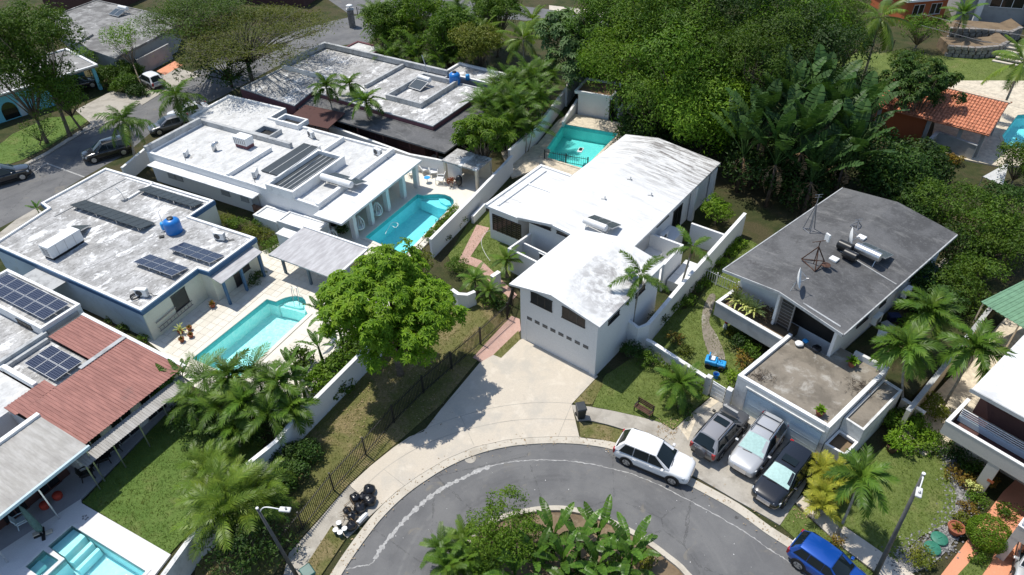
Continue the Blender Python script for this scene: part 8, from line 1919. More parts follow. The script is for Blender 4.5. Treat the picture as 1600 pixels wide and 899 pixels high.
  MB().bar((-0.2 * L, sgn * (w * 0.995), 0.30), (0.21 * L, sgn * (w * 0.995), 0.30), 0.03, 0.12).build('sill_trim', 'car_trim', t)
  if rails: MB().tube([(xr1 * L, sgn * tw * 0.88, H - 0.03), (xr1 * L + .1, sgn * tw * 0.88, H + 0.05), (xf1 * L - .1, sgn * tw * 0.88, H + 0.05), (xf1 * L, sgn * tw * 0.88, H - 0.03)], 0.025, 6).build('roof_rail', 'car_trim', t)
 if rails == 2:
  for xx in (-0.28, -0.08): MB().bar((xx * L, -tw * 0.88, H + 0.05), (xx * L, tw * 0.88, H + 0.05), 0.05, 0.03).build('roof_bar', 'car_trim', t)
 if sunroof: MB().box(-0.06 * L, 0, H + 0.015, 0.5, 0.85, 0.03).build('sunroof', 'car_glass', t, bevel=0.01)
 MB().hexa([(L * 0.487, -w * 0.45, 0.50), (L * 0.505, -w * 0.42, 0.50), (L * 0.505, w * 0.42, 0.50), (L * 0.487, w * 0.45, 0.50)], [(L * 0.478, -w * 0.45, hood * 0.74), (L * 0.493, -w * 0.42, hood * 0.74), (L * 0.493, w * 0.42, hood * 0.74), (L * 0.478, w * 0.45, hood * 0.74)]).build('grille', 'chrome', t)
 MB().box(L * 0.492, 0, 0.34, 0.05, W * 0.6, 0.13).build('front_bumper', 'car_trim', t, bevel=0.02); MB().box(-L * 0.492, 0, 0.36, 0.06, W * 0.74, 0.18).build('rear_bumper', 'car_trim' if paint != 'paint_car_white' else paint, t, bevel=0.03)
 MB().box(-L * 0.500, 0, 0.62, 0.03, 0.36, 0.14).build('number_plate', 'plastic_white', t)
 MB().bar((xf0 * L + 0.03, -w * 0.5, zb + 0.015), (xf0 * L - 0.02, w * 0.1, zb + 0.03), 0.03, 0.02).build('wiper', 'car_trim', t)
 if spare: MB().tube([(-L * 0.5 - 0.02, 0, 0.88), (-L * 0.5 - 0.20, 0, 0.88)], [0.36, 0.34], 18).build('spare_wheel_cover', 'paint_car_silver' if spare == 2 else paint, t, smooth=True, sharp=30)
 return t
def park(t, p, head):
 t.location = (p.x, p.y, p.z); t.rotation_euler = (0, 0, head)
a, b = P(979, 727, 0), P(1047.5, 755.5, 0); d = (b - a).normalized(); n_ = Vector((-d.y, d.x, 0)); c = (a + b) / 2 + n_ * 0.82
park(car('white crossover parked along the kerb of the cul-de-sac', 'paint_car_white', 4.65, 1.86, 1.72, 1.05, 1.04), Vector((c.x, c.y, 0.006)), math.atan2(d.y, d.x))
def between(p0, p1, z=0.085): q = (p0 + p1) / 2; return Vector((q.x, q.y, z)), math.atan2((p1 - p0).y, (p1 - p0).x)
q, h_ = between(P(1094, 719), P(1151, 655)); park(car('dark grey off-roader with spare wheel, parked nose to the carport', 'paint_car_grey', 4.5, 1.80, 1.78, 1.04, 1.04, sunroof=True, rails=True, spare=1, roofpaint='paint_car_silver2'), q, h_)
q, h_ = between(P(1208, 670), P(1151, 747)); park(car('silver off-roader with sunshade behind its windscreen, nose to the road', 'paint_car_silver', 4.65, 1.84, 1.80, 1.04, 1.04, rails=2, shade='sunshade'), q, h_)
q, h_ = between(P(1252, 714), P(1187, 796)); park(car('black car with sunroof beside the golden palms', 'paint_car_black', 4.75, 1.85, 1.66, 1.02, 1.0, sunroof=True, shade='sunshade'), q, h_)
p = P(1290, 896, 0); park(car('bright blue small car at the bottom edge by the street lamp', 'paint_car_blue', 3.95, 1.76, 1.56, 0.98, 0.96, 'hatch', roofpaint='paint_car_blue'), Vector((p.x, p.y, 0.03)), math.atan2(*(P(1345, 938) - P(1238, 862)).yx[:2]) if False else math.atan2((P(1345, 938) - P(1238, 862)).y, (P(1345, 938) - P(1238, 862)).x))
p = P(1612, 888, 0); park(car('silver car under the taupe balcony at the right edge', 'paint_car_silver', 4.6, 1.8, 1.5, 0.95, 0.92, 'sedan'), Vector((p.x, p.y, 0.08)), R(232))
p = P(238, 134, 0); park(car('silver hatchback parked in the far driveway', 'paint_car_silver', 4.4, 1.8, 1.66, 1.0, 1.0, 'hatch', roofpaint='paint_car_white'), Vector((p.x, p.y, 0.06)), math.atan2((P(222, 122) - P(254, 138)).y, (P(222, 122) - P(254, 138)).x))
p = P(170, 244, 0); park(car('black off-roader parked in the back street under the feather palm', 'paint_car_black', 4.7, 1.85, 1.72, 1.04, 1.02), Vector((p.x, p.y, 0.01)), R(214))
p = P(8, 284, 0); park(car('black pickup sized car cut by the left edge in the back street', 'paint_car_black', 5.0, 1.9, 1.75, 1.06, 1.04, name='parked_car'), Vector((p.x, p.y, 0.01)), R(36))
p = P(297, 182, 0); park(car('white saloon half hidden behind the white flat roof', 'paint_car_white', 4.5, 1.78, 1.46, 0.94, 0.92, 'sedan'), Vector((p.x, p.y, 0.01)), R(214))
p = P(268, 202, 0); park(car('grey saloon behind the white flat roof', 'paint_car_grey', 4.5, 1.78, 1.46, 0.94, 0.92, 'sedan'), Vector((p.x, p.y, 0.01)), R(214))
p = P(126, 138, 0); park(car('dark car in the shade of the blue carport', 'paint_car_black', 4.5, 1.78, 1.5, 0.95, 0.92, 'sedan'), Vector((p.x, p.y, 0.02)), R(30))
# kerbside rubbish
def lump_mesh(name, r, seed, mat, flat=0.8, knot=True):
 rnd = random.Random(seed); V = []; F = []; nu, nv = 20, 12
 off = [(rnd.uniform(0, 6), rnd.uniform(0, 6), rnd.uniform(2, 6)) for _ in range(5)]
 for j in range(nv + 1):
  th = math.pi * j / nv
  for i in range(nu):
   ph = 2 * math.pi * i / nu
   x, y, z = math.sin(th) * math.cos(ph), math.sin(th) * math.sin(ph), math.cos(th)
   q = 1 + sum(0.055 * math.sin(o[2] * x + o[0]) * math.cos(o[2] * y + o[1] + z * 2) for o in off) + rnd.uniform(-.03, .03)
   zz = max(-0.62, z * flat * q)
   V.append((x * q * r, y * q * r, (zz + 0.62) * r))
 for j in range(nv):
  for i in range(nu): F.append((j * nu + i, (j + 1) * nu + i, (j + 1) * nu + (i + 1) % nu, j * nu + (i + 1) % nu))
 mb = MB(); mb.add(V, F); return mb
simple('bag_black', (0.012, 0.012, 0.014), 0.28, 0.6, var=0.3, scale=8, bump=0.9, bscale=7)
simple('bucket_grey', (0.05, 0.09, 0.10), 0.5, 0.4, var=0.1)
TRG = 'black rubbish bags on the left verge'
for i, (x_, y_, r_) in enumerate(((578, 769, 0.36), (579, 786, 0.38), (556, 781, 0.32), (563, 797, 0.35), (551, 809, 0.30), (550, 825, 0.33), (569, 778, 0.28), (543, 800, 0.24))):
 p = P(x_, y_, 0.09); o = lump_mesh('rubbish_bag', r_, i + 3, 'bag_black'); t = thing('rubbish_bag', ['rubbish bag farthest up the kerb in the heap', 'big rubbish bag second from the top of the heap', 'rubbish bag on the fence side of the heap', 'rubbish bag in the middle of the heap', 'small rubbish bag above the white board', 'rubbish bag nearest the paint buckets', 'small rubbish bag wedged between the top bags', 'small rubbish bag on the dry branches'][i], 'rubbish bag', p, TRG)
 o.v = [(v[0] + p.x, v[1] + p.y, v[2] + p.z) for v in o.v]; o.build('bag', 'bag_black', t, smooth=True)
 k = p + Vector((0, 0, r_ * (0.62 + 0.8))); MB().tube([k - Vector((0, 0, .06)), k, k + Vector((.02, .01, .08))], [0.03, 0.025, 0.06], 6).build('knot', 'bag_black', t)
for i, (x_, y_) in enumerate(((531, 823), (540, 832), (526, 834), (533, 838))):
 p = P(x_, y_, 0.09); t = thing('paint_bucket', ['paint bucket nearest the bags, at the back of the group', 'paint bucket at the road side of the group', 'paint bucket at the fence side of the group', 'paint bucket at the front of the group'][i], 'bucket', p, 'white lidded paint buckets on the verge')
 MB().lathe([(0.12, 0), (0.145, 0.34), (0.15, 0.36)], tuple(p), 16).build('pail', 'bucket_grey', t, smooth=True, sharp=40); MB().lathe([(0.153, 0), (0.155, 0.035), (0.14, 0.045), (0.135, 0.03), (0.01, 0.03)], (p.x, p.y, p.z + 0.361), 16).build('lid', 'plastic_white', t)
a, b = P(559, 818, 0.2), P(573, 803, 0.2); t = thing('foam_board', 'white foam packing board leaning by the rubbish bags', 'board', a); MB().bar(a + Vector((0, 0, .05)), b + Vector((0, 0, .05)), 0.12, 0.34, up=Vector((.6, -.5, .6))).build('board', 'foam_white', t)
t = thing('dead_branches', 'brown dry palm branches in the rubbish heap', 'branches', P(545, 800))
for k in range(26):
 a = P(545 + random.uniform(-8, 14), 800 + random.uniform(-12, 14), 0.1 + random.uniform(0, .4)); b = a + Vector((random.uniform(-.6, .6), random.uniform(-.6, .6), random.uniform(-.1, .35)))
 MB().tube([a, b], [0.02, 0.008], 4).build('branch', 'dead_leaf', t)
def wheelie(px, py, label, mat, rz):
 p = P(px, py, 0.09); t = thing('wheelie_bin', label, 'bin', (0, 0, 0))
 MB().hexa([(-.22, -.24, .06), (.22, -.24, .06), (.22, .24, .06), (-.22, .24, .06)], [(-.29, -.32, .95), (.29, -.32, .95), (.29, .32, .95), (-.29, .32, .95)]).build('body', mat, t, bevel=0.03)
 MB().hexa([(-.32, -.38, .96), (.32, -.38, .96), (.32, .35, .96), (-.32, .35, .96)], [(-.29, -.33, 1.05), (.29, -.33, 1.05), (.29, .32, 1.09), (-.29, .32, 1.09)]).build('lid', mat, t, bevel=0.03)
 MB().tube([(-.24, .38, .98), (.24, .38, .98)], 0.02, 8).build('handle', mat, t)
 for s in (-1, 1): MB().tube([(s * .21, .27, .1), (s * .27, .27, .1)], 0.1, 12).build('wheel', 'rubber', t)
 t.location = p; t.rotation_euler = (0, 0, rz); return t
simple('bin_black', (0.022, 0.028, 0.034), 0.45, 0.5, var=0.15); simple('bin_green', (0.02, 0.10, 0.085), 0.45, 0.5, var=0.15)
wheelie(907, 652, 'black wheelie bin at the edge of the garage driveway', 'bin_black', R(10)); wheelie(486, 909, 'dark green wheelie bin at the bottom edge near the left lamp', 'bin_green', R(40))
a, b = P(994, 637, 0.05), P(1019, 652, 0.05); d = (b - a).normalized(); FB_ = Fr((a.x, a.y), (d.x, d.y))
bn = thing('park_bench', 'dark wooden bench on the small lawn beside the garage', 'bench', a); Lb = (b - a).length
for k in range(3): MB().fbox(FB_, 0, Lb, -0.05 - 0.14 * k, 0.07 - 0.14 * k, 0.43, 0.46).build('seat_slat', 'rust_iron', bn)
for k in range(3): MB().fbox(FB_, 0, Lb, 0.1 + .02 * k, 0.13 + .02 * k, 0.56 + 0.13 * k, 0.66 + 0.13 * k).build('back_slat', 'rust_iron', bn)
for s_ in (0.02, Lb - 0.07):
 for y_ in (-0.32, 0.08): MB().fbox(FB_, s_, s_ + 0.05, y_, y_ + 0.05, 0.03, 0.43 if y_ < 0 else 0.95).build('leg', 'metal_dark', bn)
 MB().fbox(FB_, s_, s_ + 0.05, -0.32, 0.1, 0.62, 0.66).build('armrest', 'metal_dark', bn)
p = P(1116, 572, 0.05); tc = thing('ride_on_mower', 'bright blue ride-on with black wheels on the carport garden lawn', 'ride-on', (0, 0, 0))
MB().box(-0.25, 0, 0.25, 0.8, 0.7, 0.35).build('body', 'plastic_sky', tc, bevel=0.08); MB().box(0.42, 0, 0.2, 0.6, 0.55, 0.3).build('bonnet', 'plastic_sky', tc, bevel=0.08); MB().box(-0.2, 0, 0.6, 0.35, 0.4, 0.12).build('seat', 'plastic_white', tc, bevel=0.04); MB().box(-0.42, 0, 0.6, 0.08, 0.4, 0.4).build('seat_back', 'plastic_sky', tc, bevel=0.03)
MB().tube([(0.35, 0, 0.5), (0.2, 0, 0.8)], 0.02, 6).build('steering_column', 'black_plastic', tc); MB().lathe([(0.16, 0), (0.18, 0.02), (0.16, 0.04), (0.14, 0.02), (0.16, 0)], (0.2, 0, 0.79), 14, cap=False).build('steering_wheel', 'black_plastic', tc)
for x_ in (-0.4, 0.5):
 for s in (-1, 1): MB().tube([(x_, s * 0.3, 0.2), (x_, s * 0.45, 0.2)], 0.2, 14).build('wheel', 'rubber', tc)
tc.location = p; tc.rotation_euler = (0, 0, R(-25))
p = P(1118, 590, 0.05); t = thing('bucket', 'blue bucket by the white slatted gate', 'bucket', p); MB().lathe([(0.16, 0), (0.2, 0.34), (0.21, 0.36), (0.18, 0.34), (0.14, 0.03), (0.01, 0.03)], tuple(p), 16).build('pail', 'plastic_blue', t, smooth=True, sharp=40); MB().tube([(p.x + .2 * math.cos(k * .4), p.y, p.z + .34 + .12 * math.sin(k * .4)) for k in range(9)], 0.008, 4).build('handle', 'metal_galv', t)
p = P(1133, 513, 0.05); t = thing('garden_figurine', 'small red and white garden figurine beside the path', 'figurine', p)
MB().lathe([(0.16, 0), (0.18, 0.1), (0.13, 0.35), (0.1, 0.45)], tuple(p), 12).build('body', 'plastic_white', t, smooth=True); MB().lathe([(0.06, 0), (0.13, 0.08), (0.12, 0.2), (0.02, 0.42)], (p.x, p.y, p.z + 0.44), 12).build('hat', 'cushion_red', t, smooth=True)
# pots, lids, pebbles
def pot(px, py, z, r, label, key='croton', n=14, sc=1.0, mat='terracotta', group=None, h=None):
 p = P(px, py, z); h = h or r * 1.5; t = thing('potted_plant', label, 'pot plant', p, group)
 MB().lathe([(r * 0.65, 0), (r * 0.95, h * 0.85), (r * 1.05, h * 0.86), (r * 1.05, h), (r * 0.88, h), (r * 0.85, h * 0.9), (0.01, h * 0.9)], tuple(p), 16).build('pot', mat, t, smooth=True, sharp=35)
 fronds(t, p + Vector((0, 0, h * 0.9)), key, n, sc, 5, 85, 'leaf'); return t
DG = 'terracotta pots on the tiled deck'
for i, (x_, y_) in enumerate(((283, 521), (285, 534), (299, 527), (297, 516))): pot(x_, y_, 0.15, 0.2, ['potted spiky plant nearest the ladder wall', 'low terracotta pot at the front of the deck group', 'terracotta pot at the right of the deck group', 'small pot at the back of the deck group'][i], 'dracaena' if i == 0 else 'croton', 14, 0.9 if i == 0 else 0.6, group=DG)
pot(333, 480, 0.15, 0.22, 'terracotta pot with green plant near the blue patio post', 'croton', 16, 0.8)
shrub(404, 430, 0.5, 0.5, 'green planting under the patio canopy', 'leaf_mid', 0.14, z0=0.13); shrub(395, 440, 0.5, 0.5, 'low dark planting at the patio post', 'leaf_dark', 0.14, z0=0.13)
p = P(1330, 572, ZF); pot(1330, 572, ZF, 0.26, 'terracotta pot with yellow green plant at the back of the carport terrace', 'broad', 18, 0.8); pot(1280, 648, ZF, 0.27, 'terracotta pot with bright plant at the front of the carport terrace', 'broad', 18, 0.7)
pot(1490, 832, 0.05, 0.42, 'wide terracotta bowl with succulents beside the path', 'croton', 18, 0.8, h=0.5); pot(1392, 705, 0.05, 0.35, 'brown stone pot at the back of the right lawn', 'broad', 14, 0.8, 'rust_iron')
for i, (x_, y_) in enumerate(((1467, 843), (1456, 858))):
 p = P(x_, y_, 0.1); t = thing('septic_lid', ['green round access lid nearer the path', 'green round access lid nearer the pavement'][i], 'lid', p, 'green round lids in the pebbles'); MB().lathe([(0.42, 0), (0.42, 0.12), (0.36, 0.16), (0.01, 0.17)], tuple(p), 24).build('lid', 'green_lid', t, smooth=True, sharp=35); MB().box(p.x, p.y, p.z + 0.171, 0.25, 0.05, 0.03, .4).build('grip', 'green_lid', t)
pb_px = [(1466, 700), (1482, 716), (1494, 745), (1501, 775), (1496, 808), (1480, 832), (1462, 846), (1445, 852), (1425, 858), (1408, 872), (1400, 885)]
pl_ = [P(x_, y_, 0) for x_, y_ in pb_px]; sp_ = spline([tuple(v) for v in pl_], 10)
slab('pebble_bed', pix([(1460, 698), (1470, 697), (1490, 716), (1505, 745), (1512, 778), (1506, 812), (1490, 846), (1478, 862), (1455, 885), (1420, 898), (1402, 884), (1408, 870), (1425, 855), (1448, 846), (1474, 830), (1490, 806), (1494, 775), (1486, 745), (1474, 716)]), 0, 0.065, 'pebble')
mb = MB()
for k in range(1700):
 q = sp_[random.randrange(len(sp_))]; f = random.random()
 w_ = 0.15 if q[1] > 26 else 0.42
 x_, y_ = q[0] + random.gauss(0.1, w_), q[1] + random.gauss(-0.1, w_ * .8); r_ = random.uniform(0.03, 0.085)
 a_ = random.uniform(0, 6); z_ = 0.06
 ca, sa = math.cos(a_) * r_, math.sin(a_) * r_
 mb.add([(x_ + ca, y_ + sa, z_), (x_ - sa, y_ + ca, z_), (x_ - ca, y_ - sa, z_), (x_ + sa, y_ - ca, z_), (x_ + ca * .3, y_ + sa * .3, z_ + r_ * .9), (x_ - ca * .4, y_ - sa * .4, z_ + r_ * .8)], [(0, 1, 4), (1, 5, 4), (1, 2, 5), (2, 3, 5), (3, 4, 5), (3, 0, 4)], random.randrange(3))
simple('pebble_light', (0.36, 0.35, 0.335), 0.8, var=0.2); simple('pebble_dark', (0.16, 0.155, 0.16), 0.8, var=0.3)
tag(mb.build('pebbles', ['pebble', 'pebble_light', 'pebble_dark']), 'grey river pebbles bordering the right lawn', 'pebbles', kind='stuff')
# pool furniture
def armchair(px, py, rz, label, mat='plastic_white', sc=1.0, group='white chairs by the colonnaded pool'):
 p = P(px, py, DZ); t = thing('pool_chair', label, 'chair', (0, 0, 0), group)
 MB().box(0, 0, 0.34, 0.62, 0.6, 0.08).build('seat', mat, t, bevel=0.03)
 MB().hexa([(-.36, -.3, .36), (-.28, -.3, .36), (-.28, .3, .36), (-.36, .3, .36)], [(-.5, -.26, .98), (-.44, -.26, 1.0), (-.44, .26, 1.0), (-.5, .26, .98)]).build('backrest', mat, t, bevel=0.03)
 for s in (-1, 1):
  MB().tube([(-.4, s * .33, .6), (-.1, s * .35, .62), (.28, s * .33, .58), (.3, s * .31, .0)], 0.035, 8).build('armrest', mat, t, smooth=True); MB().tube([(-.34, s * .28, .36), (-.42, s * .3, 0)], 0.03, 6).build('leg', mat, t)
 t.location = p; t.rotation_euler = (0, 0, rz); t.scale = (sc,) * 3; return t
for i, (x_, y_, a_) in enumerate(((645, 274, 20), (664, 270, -60), (678, 274, -80), (688, 286, 170))): armchair(x_, y_, R(a_), ['white pool chair nearest the porch end', 'white pool chair against the boundary wall, left', 'white pool chair against the boundary wall, right', 'white pool chair nearest the cabana post'][i], sc=1.15)
p = P(668, 285, DZ); t = thing('side_table', 'small turquoise topped table between the white pool chairs', 'table', p); MB().lathe([(0.3, 0), (0.3, 0.03), (0.01, 0.031)], (p.x, p.y, p.z + 0.5), 16).build('top', 'plastic_sky', t); MB().tube([(p.x, p.y, p.z), (p.x, p.y, p.z + 0.5)], 0.03, 6).build('leg', 'metal_white', t)
p = P(718, 292, DZ); t = thing('smoker_grill', 'black upright smoker grill inside the cabana', 'grill', p); MB().lathe([(0.2, 0.2), (0.3, 0.4), (0.32, 0.9), (0.2, 1.15), (0.02, 1.2)], tuple(p), 16).build('drum', 'black_plastic', t, smooth=True); [MB().tube([(p.x + .22 * math.cos(a_), p.y + .22 * math.sin(a_), p.z), (p.x + .2 * math.cos(a_), p.y + .2 * math.sin(a_), p.z + .4)], .02, 5).build('leg', 'metal_dark', t) for a_ in (0, 2.1, 4.2)]
shrub(705, 285, 0.35, 0.9, 'red leaved potted shrub inside the cabana', 'leaf_red', 0.16, z0=DZ)
for i, (x_, y_) in enumerate(((562, 352), (590, 330), (520, 372))):
 p = P(x_, y_, 0.9); t = thing('hanging_chair', ['white hanging egg chair between the first two porch columns', 'white hanging egg chair between the middle porch columns', 'white round planter chair at the near end of the porch'][i], 'chair', (p.x, p.y, DZ), 'egg chairs in the colonnaded porch')
 mb = MB()
 for k in range(8):
  a_ = k * math.pi / 4; mb.tube([(p.x + .05 * math.cos(a_), p.y + .05 * math.sin(a_), DZ + 0.3), (p.x + .42 * math.cos(a_), p.y + .42 * math.sin(a_), DZ + .6), (p.x + .42 * math.cos(a_), p.y + .42 * math.sin(a_), DZ + 1.1), (p.x + .1 * math.cos(a_), p.y + .1 * math.sin(a_), DZ + 1.6)], 0.03, 5)
 mb.build('cage', 'metal_white', t); MB().lathe([(0.05, 0.3), (0.36, 0.45), (0.4, 0.6), (0.01, 0.55)], (p.x, p.y, DZ), 14).build('cushion', 'plastic_white', t, smooth=True); MB().tube([(p.x, p.y, DZ + 1.6), (p.x, p.y, 2.6)], 0.015, 5).build('chain', 'metal_grey', t)
p = P(523, 362, DZ); t = thing('water_dispenser', 'white dispenser with black top beside the gazebo', 'dispenser', p); MB().lathe([(0.2, 0), (0.22, 0.6), (0.2, 0.62)], tuple(p), 14).build('body', 'plastic_white', t); MB().lathe([(0.16, 0), (0.3, 0.1), (0.3, 0.4), (0.15, 0.5)], (p.x, p.y, p.z + 0.62), 14).build('top', 'black_plastic', t, smooth=True); shrub(535, 358, 0.6, 0.9, 'dark potted palm shrub in the porch corner', 'leaf_dark', 0.2, z0=DZ)
hr_ = thing('pool_handrail', 'curved metal handrail at the rounded steps of the tiled deck pool', 'handrail', P(465, 465, DZ))
for dx in (0, 8):
 a, b = P(460 + dx, 462, DZ), P(459 + dx, 475, DZ); MB().tube([Vector(q_) for q_ in spline([tuple(a), tuple(a + Vector((0, 0, .9))), tuple(a.lerp(b, .5) + Vector((0, 0, 1.0))), tuple(b + Vector((0, 0, -.3)))], 5)], 0.022, 8).build('rail', 'chrome', hr_, smooth=True)
fl = thing('pool_float', 'small white robot cleaner floating in the green pool', 'pool cleaner', P(907, 236, 0.05)); p = P(907, 236, 0.03); MB().box(p.x, p.y, p.z, 0.9, 0.5, 0.15, 1.2).build('body', 'plastic_white', fl, bevel=0.05); MB().box(p.x, p.y, p.z + .151, 0.5, 0.3, 0.06, 1.2).build('panel', 'black_plastic', fl)
mb = MB(); q = [P(x_, y_, 0.03) for x_, y_ in ((612, 352), (618, 356), (622, 350), (613, 348), (606, 358), (602, 366))]; mb.tube([Vector(v) for v in spline([tuple(v) for v in q], 5)], 0.025, 5); tag(mb.build('pool_hose', 'plastic_white'), 'looped white hose floating in the colonnaded house pool', 'hose')
mb = MB(); q = [P(x_, y_, 0.05) for x_, y_ in ((766, 408), (758, 396), (752, 380), (757, 365), (768, 360))]; mb.tube([Vector(v) for v in spline([tuple(v) for v in q], 5)], 0.02, 5); tag(mb.build('garden_hose', 'pvc_pipe'), 'pale garden hose lying on the narrow lawn by the brick walk', 'hose')
# porch of the red roofed house
a, b = P(68, 835, 0.15), P(38, 785, 2.6); um = thing('folded_umbrella', 'folded grey green parasol leaning over the white deck', 'parasol', a)
c = Vector((a.x - .25, a.y + .1, 2.7)); MB().tube([a, c], 0.03, 8).build('pole', 'metal_galv', um)
MB().tube([a.lerp(c, .12), a.lerp(c, .2), a.lerp(c, .45), a.lerp(c, .8), a.lerp(c, 1.02)], [0.10, 0.20, 0.19, 0.13, 0.03], 10).build('canopy', 'fabric_teal', um, smooth=True); MB().box(a.x, a.y, 0.15, 0.9, 0.16, 0.1, R(30)).build('base_bar', 'metal_dark', um); MB().box(a.x, a.y, 0.151, 0.16, 0.9, 0.1, R(30)).build('base_bar', 'metal_dark', um)
for i, (dx, dy) in enumerate(((0.33, 0.05), (-0.33, -0.05))): MB().box(a.x + dx, a.y + dy, 0.25, 0.32, 0.24, 0.08, R(30)).build('weight', 'concrete', um)
for i, (x_, y_) in enumerate(((72, 793), (92, 778))):
 p = P(x_, y_, 0.12); t = thing('stool', ['red round pouf nearer the folded parasol', 'red round pouf farther along the porch'][i], 'stool', p, 'red poufs on the porch'); MB().lathe([(0.2, 0), (0.26, 0.1), (0.26, 0.32), (0.2, 0.4), (0.01, 0.42)], tuple(p), 16).build('cushion', 'cushion_red', t, smooth=True); MB().lathe([(0.265, 0.2), (0.265, 0.22)], tuple(p), 16, cap=False).build('piping', 'wall_brown', t)
for i, (x_, y_, a_) in enumerate(((40, 818, 40), (140, 745, 30), (165, 722, 30), (180, 705, 210))): armchair(x_, y_, R(a_), ['small light blue chair beside the folded parasol', 'dark porch chair under the eave, near', 'dark porch chair under the eave, middle', 'dark porch chair under the eave, far'][i], ['wall_blueish', 'metal_dark', 'metal_dark', 'metal_dark'][i], 0.95, 'chairs on the red roofed house porch')
mb = MB()
for k in range(5): q = P(133 + 4 * math.cos(k * 1.26), 809 + 3 * math.sin(k * 1.26), DZ); mb.box(q.x, q.y, DZ, 0.12, 0.1, 0.004, k)
tag(mb.build('deck_mark', 'metal_grey'), 'small ring of dark drain marks on the white pool deck', 'marks')
p = P(172, 847, DZ); MB().lathe([(0.14, 0), (0.14, 0.012), (0.01, 0.013)], tuple(p), 14).build('skimmer_lid', 'plastic_white'); tag(bpy.data.objects['skimmer_lid'], 'white round skimmer lid in the pale pool deck', 'lid')
p = P(1248, 540, ZF); t = thing('rubbish_bag', 'white and blue plastic bags in front of the dark porch', 'bag', p); o = lump_mesh('bag', 0.28, 41, 'foam_white', 0.5); o.v = [(v[0] + p.x, v[1] + p.y, v[2] + p.z) for v in o.v]; o.build('bag', 'foam_white', t, smooth=True); q = P(1258, 535, ZF); o = lump_mesh('bag', 0.2, 42, 'plastic_sky', 0.5); o.v = [(v[0] + q.x, v[1] + q.y, v[2] + q.z) for v in o.v]; o.build('bag', 'plastic_sky', t, smooth=True)
q = P(1275, 548, ZF); t = thing('rubbish_bag', 'dark rubbish bag in front of the dark porch', 'bag', q); o = lump_mesh('bag', 0.32, 43, 'bag_black', 0.5); o.v = [(v[0] + q.x, v[1] + q.y, v[2] + q.z) for v in o.v]; o.build('bag', 'bag_black', t, smooth=True)
simple('tarp_blue', (0.010, 0.018, 0.06), 0.6, var=0.3, scale=3)
p = P(1455, 425, 3.0); t = thing('tarp_shelter', 'dark blue tarpaulin shelter beside the dark roof right eave', 'tarpaulin', (p.x, p.y, 1.7)); FZ = Fr((p.x, p.y), (math.cos(FR.ang), math.sin(FR.ang)))
MB().hexa([FZ.pt(-0.8, -1.0, 3.1), FZ.pt(0.8, -1.0, 2.8), FZ.pt(0.8, 1.0, 2.8), FZ.pt(-0.8, 1.0, 3.1)], [FZ.pt(-0.8, -1.0, 3.13), FZ.pt(0.8, -1.0, 2.83), FZ.pt(0.8, 1.0, 2.83), FZ.pt(-0.8, 1.0, 3.13)]).build('sheet', 'tarp_blue', t); [MB().tube([FZ.pt(a_, b_, 1.7), FZ.pt(a_, b_, 2.8)], .03, 5).build('pole', 'metal_grey', t) for a_ in (-.7, .7) for b_ in (-.9, .9)]
for i, (x_, y_, mt) in enumerate(((1395, 500, 'tarp_blue'), (1375, 530, 'plastic_white'), (1385, 515, 'wall_grey'))):
 p = P(x_, y_, 1.7); t = thing('storage_box', ['blue covered box in the side yard of the dark roofed house', 'white tub in the side yard of the dark roofed house', 'grey crate in the side yard of the dark roofed house'][i], 'box', p, 'clutter in the side yard'); MB().box(p.x, p.y, 1.7, 0.7, 0.5, 0.4, i).build('box', mt, t, bevel=0.03); MB().box(p.x, p.y, 2.101, 0.76, 0.56, 0.06, i).build('lid', mt, t, bevel=0.02)
mb = MB()
for k in range(50):
 x_, y_ = random.uniform(600, 1180), random.uniform(700, 890); q = P(x_, y_, 0.008)
 if inpoly(q.x, q.y, ISL) or not inpoly(q.x, q.y, EDGE + pix([(1500, 1150), (400, 1150)])): continue
 s_ = random.uniform(0.015, 0.05); mb.box(q.x, q.y, 0.008, s_, s_ * .7, 0.01, random.uniform(0, 3))
tag(mb.build('road_litter', 'foam_white'), 'scattered pale scraps of litter on the asphalt', 'litter', kind='stuff')
TL = 0.62
outer = pix([(236, 534), (304, 484), (344, 446), (412, 401), (440, 386), (630, 455), (568, 546), (448, 660), (380, 632), (294, 594), (268, 560)]); hole = offset(POOL1, 0.34)
td = bpy.data.objects['pool_deck.001']
tiles = []
for i in range(-4, 40):
 for j in range(-30, 30):
  c = F1.pt(19.4 + i * TL, 7.0 + j * TL)
  cs = [F1.pt(19.4 + (i + a_) * TL, 7.0 + (j + b_) * TL) for a_ in (-.5, .5) for b_ in (-.5, .5)]
  if all(inpoly(v.x, v.y, outer) for v in cs) and not any(inpoly(v.x, v.y, hole) for v in cs + [c]): tiles.append(c)
tm = [MB().box(0, 0, 0, TL - 0.025, TL - 0.025, 0.022).mesh('deck_tile', m_) for m_ in ('deck_tile', 'deck_tile_b')]
tiles.sort(key=lambda v: v.y)
for k, c in enumerate(tiles[:300]): shared('deck_tile', tm[0 if random.random() < .7 else 1], td, (c.x, c.y, DZ - 0.0195 + random.uniform(0, .003)), (0, 0, F1.ang))
mb = MB()
for c in tiles[300:]: mb.box(c.x, c.y, DZ - 0.0195 + random.uniform(0, .003), TL - 0.025, TL - 0.025, 0.022, F1.ang)
if tiles[300:]: mb.build('deck_tiles', 'deck_tile', td, kind='stuff')
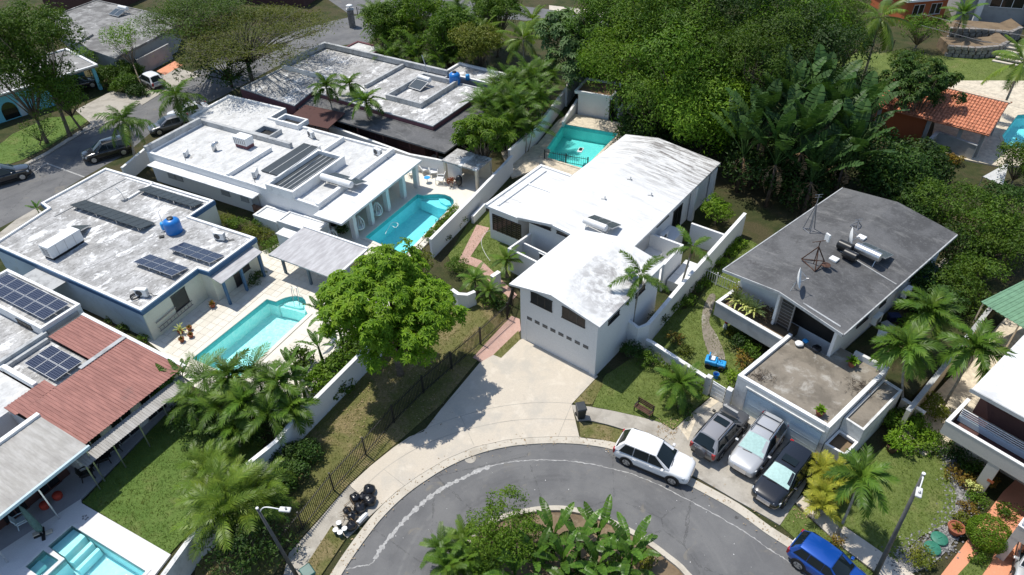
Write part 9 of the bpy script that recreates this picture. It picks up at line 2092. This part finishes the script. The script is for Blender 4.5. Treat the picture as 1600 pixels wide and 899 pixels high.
for mt_, lb_ in (('grass', 'short grass blades over the green lawns'), ('dry', 'short dry grass blades over the brown lawns')):
 Vt = []
 for (pl, z1, mat) in LAWNS:
  if ('dry' in mat) != (mt_ == 'dry'): continue
  xs_ = [q[0] for q in pl]; ys_ = [q[1] for q in pl]; ar = (max(xs_) - min(xs_)) * (max(ys_) - min(ys_))
  near = 1.0 if min(ys_) < 45 else 0.25
  n_ = int(min(16000, ar * 62 * near * (0.6 if mt_ == 'dry' else 1)))
  X = RNG.uniform(min(xs_) - .05, max(xs_) + .05, n_); Y = RNG.uniform(min(ys_) - .05, max(ys_) + .05, n_)
  for x_, y_ in zip(X, Y):
   if not inpoly(x_, y_, pl): continue
   for k in range(3):
    a_ = random.uniform(0, 6.28); h_ = random.uniform(0.03, 0.10); w_ = 0.018
    ca, sa = math.cos(a_), math.sin(a_); ox, oy = x_ + random.uniform(-.07, .07), y_ + random.uniform(-.07, .07)
    Vt += [(ox - sa * w_, oy + ca * w_, z1), (ox + sa * w_, oy - ca * w_, z1), (ox + ca * h_ * .6, oy + sa * h_ * .6, z1 + h_)]
 F_ = np.arange(len(Vt)).reshape(-1, 3)
 o = bpy.data.objects.new('lawn_grass', np_mesh('lawn_grass', Vt, F_, 'grass_blade' if mt_ == 'grass' else 'grass_blade_dry')); linkpart(o, None); tag(o, lb_, 'grass', kind='stuff')
mb = MB()
def flake(x_, y_, z_):
 s_ = random.uniform(0.03, 0.07); a_ = random.uniform(0, 6.28); ca, sa = math.cos(a_) * s_, math.sin(a_) * s_
 mb.add([(x_ + ca, y_ + sa, z_), (x_ - sa * .5, y_ + ca * .5, z_ + .015), (x_ - ca, y_ - sa, z_ + .004), (x_ + sa * .5, y_ - ca * .5, z_ + .012)], [(0, 1, 2), (0, 2, 3)])
for k in range(380):
 q = EDGE[random.randrange(4, len(EDGE) - 4)]; dx = random.gauss(0, .22); flake(q[0] + random.uniform(-.4, .4) + dx * .3, q[1] + random.uniform(-.4, .4) + dx, 0.075 + (0.02 if abs(dx) > .2 else 0))
for (x0, y0, sx, sy, n_) in ((650, 620, 60, 45, 160), (640, 560, 60, 40, 260), (560, 640, 60, 50, 160), (1045, 670, 25, 16, 120), (1260, 800, 30, 20, 80)):
 for k in range(n_):
  q = P(random.gauss(x0, sx * .5), random.gauss(y0, sy * .5), 0.1); flake(q.x, q.y, 0.105)
tag(mb.build('leaf_litter', 'litter_leaf'), 'fallen brown leaves along the kerb and under the big leafy tree', 'leaf litter', kind='stuff')
for i, (x_, y_) in enumerate(((1188, 590), (1345, 605))):
 p = P(x_, y_, ZF); t = thing('twig_pile', ['heap of dry twigs at the left of the carport terrace', 'heap of dry twigs at the right of the carport terrace'][i], 'twigs', p); mb = MB()
 for k in range(110):
  a = p + Vector((random.gauss(0, .38), random.gauss(0, .32), random.uniform(0.01, .12))); mb.tube([a, a + Vector((random.uniform(-.3, .3), random.uniform(-.3, .3), random.uniform(-.02, .06)))], [0.014, 0.006], 4)
 mb.build('twigs', 'bark_dark', t, kind='stuff')
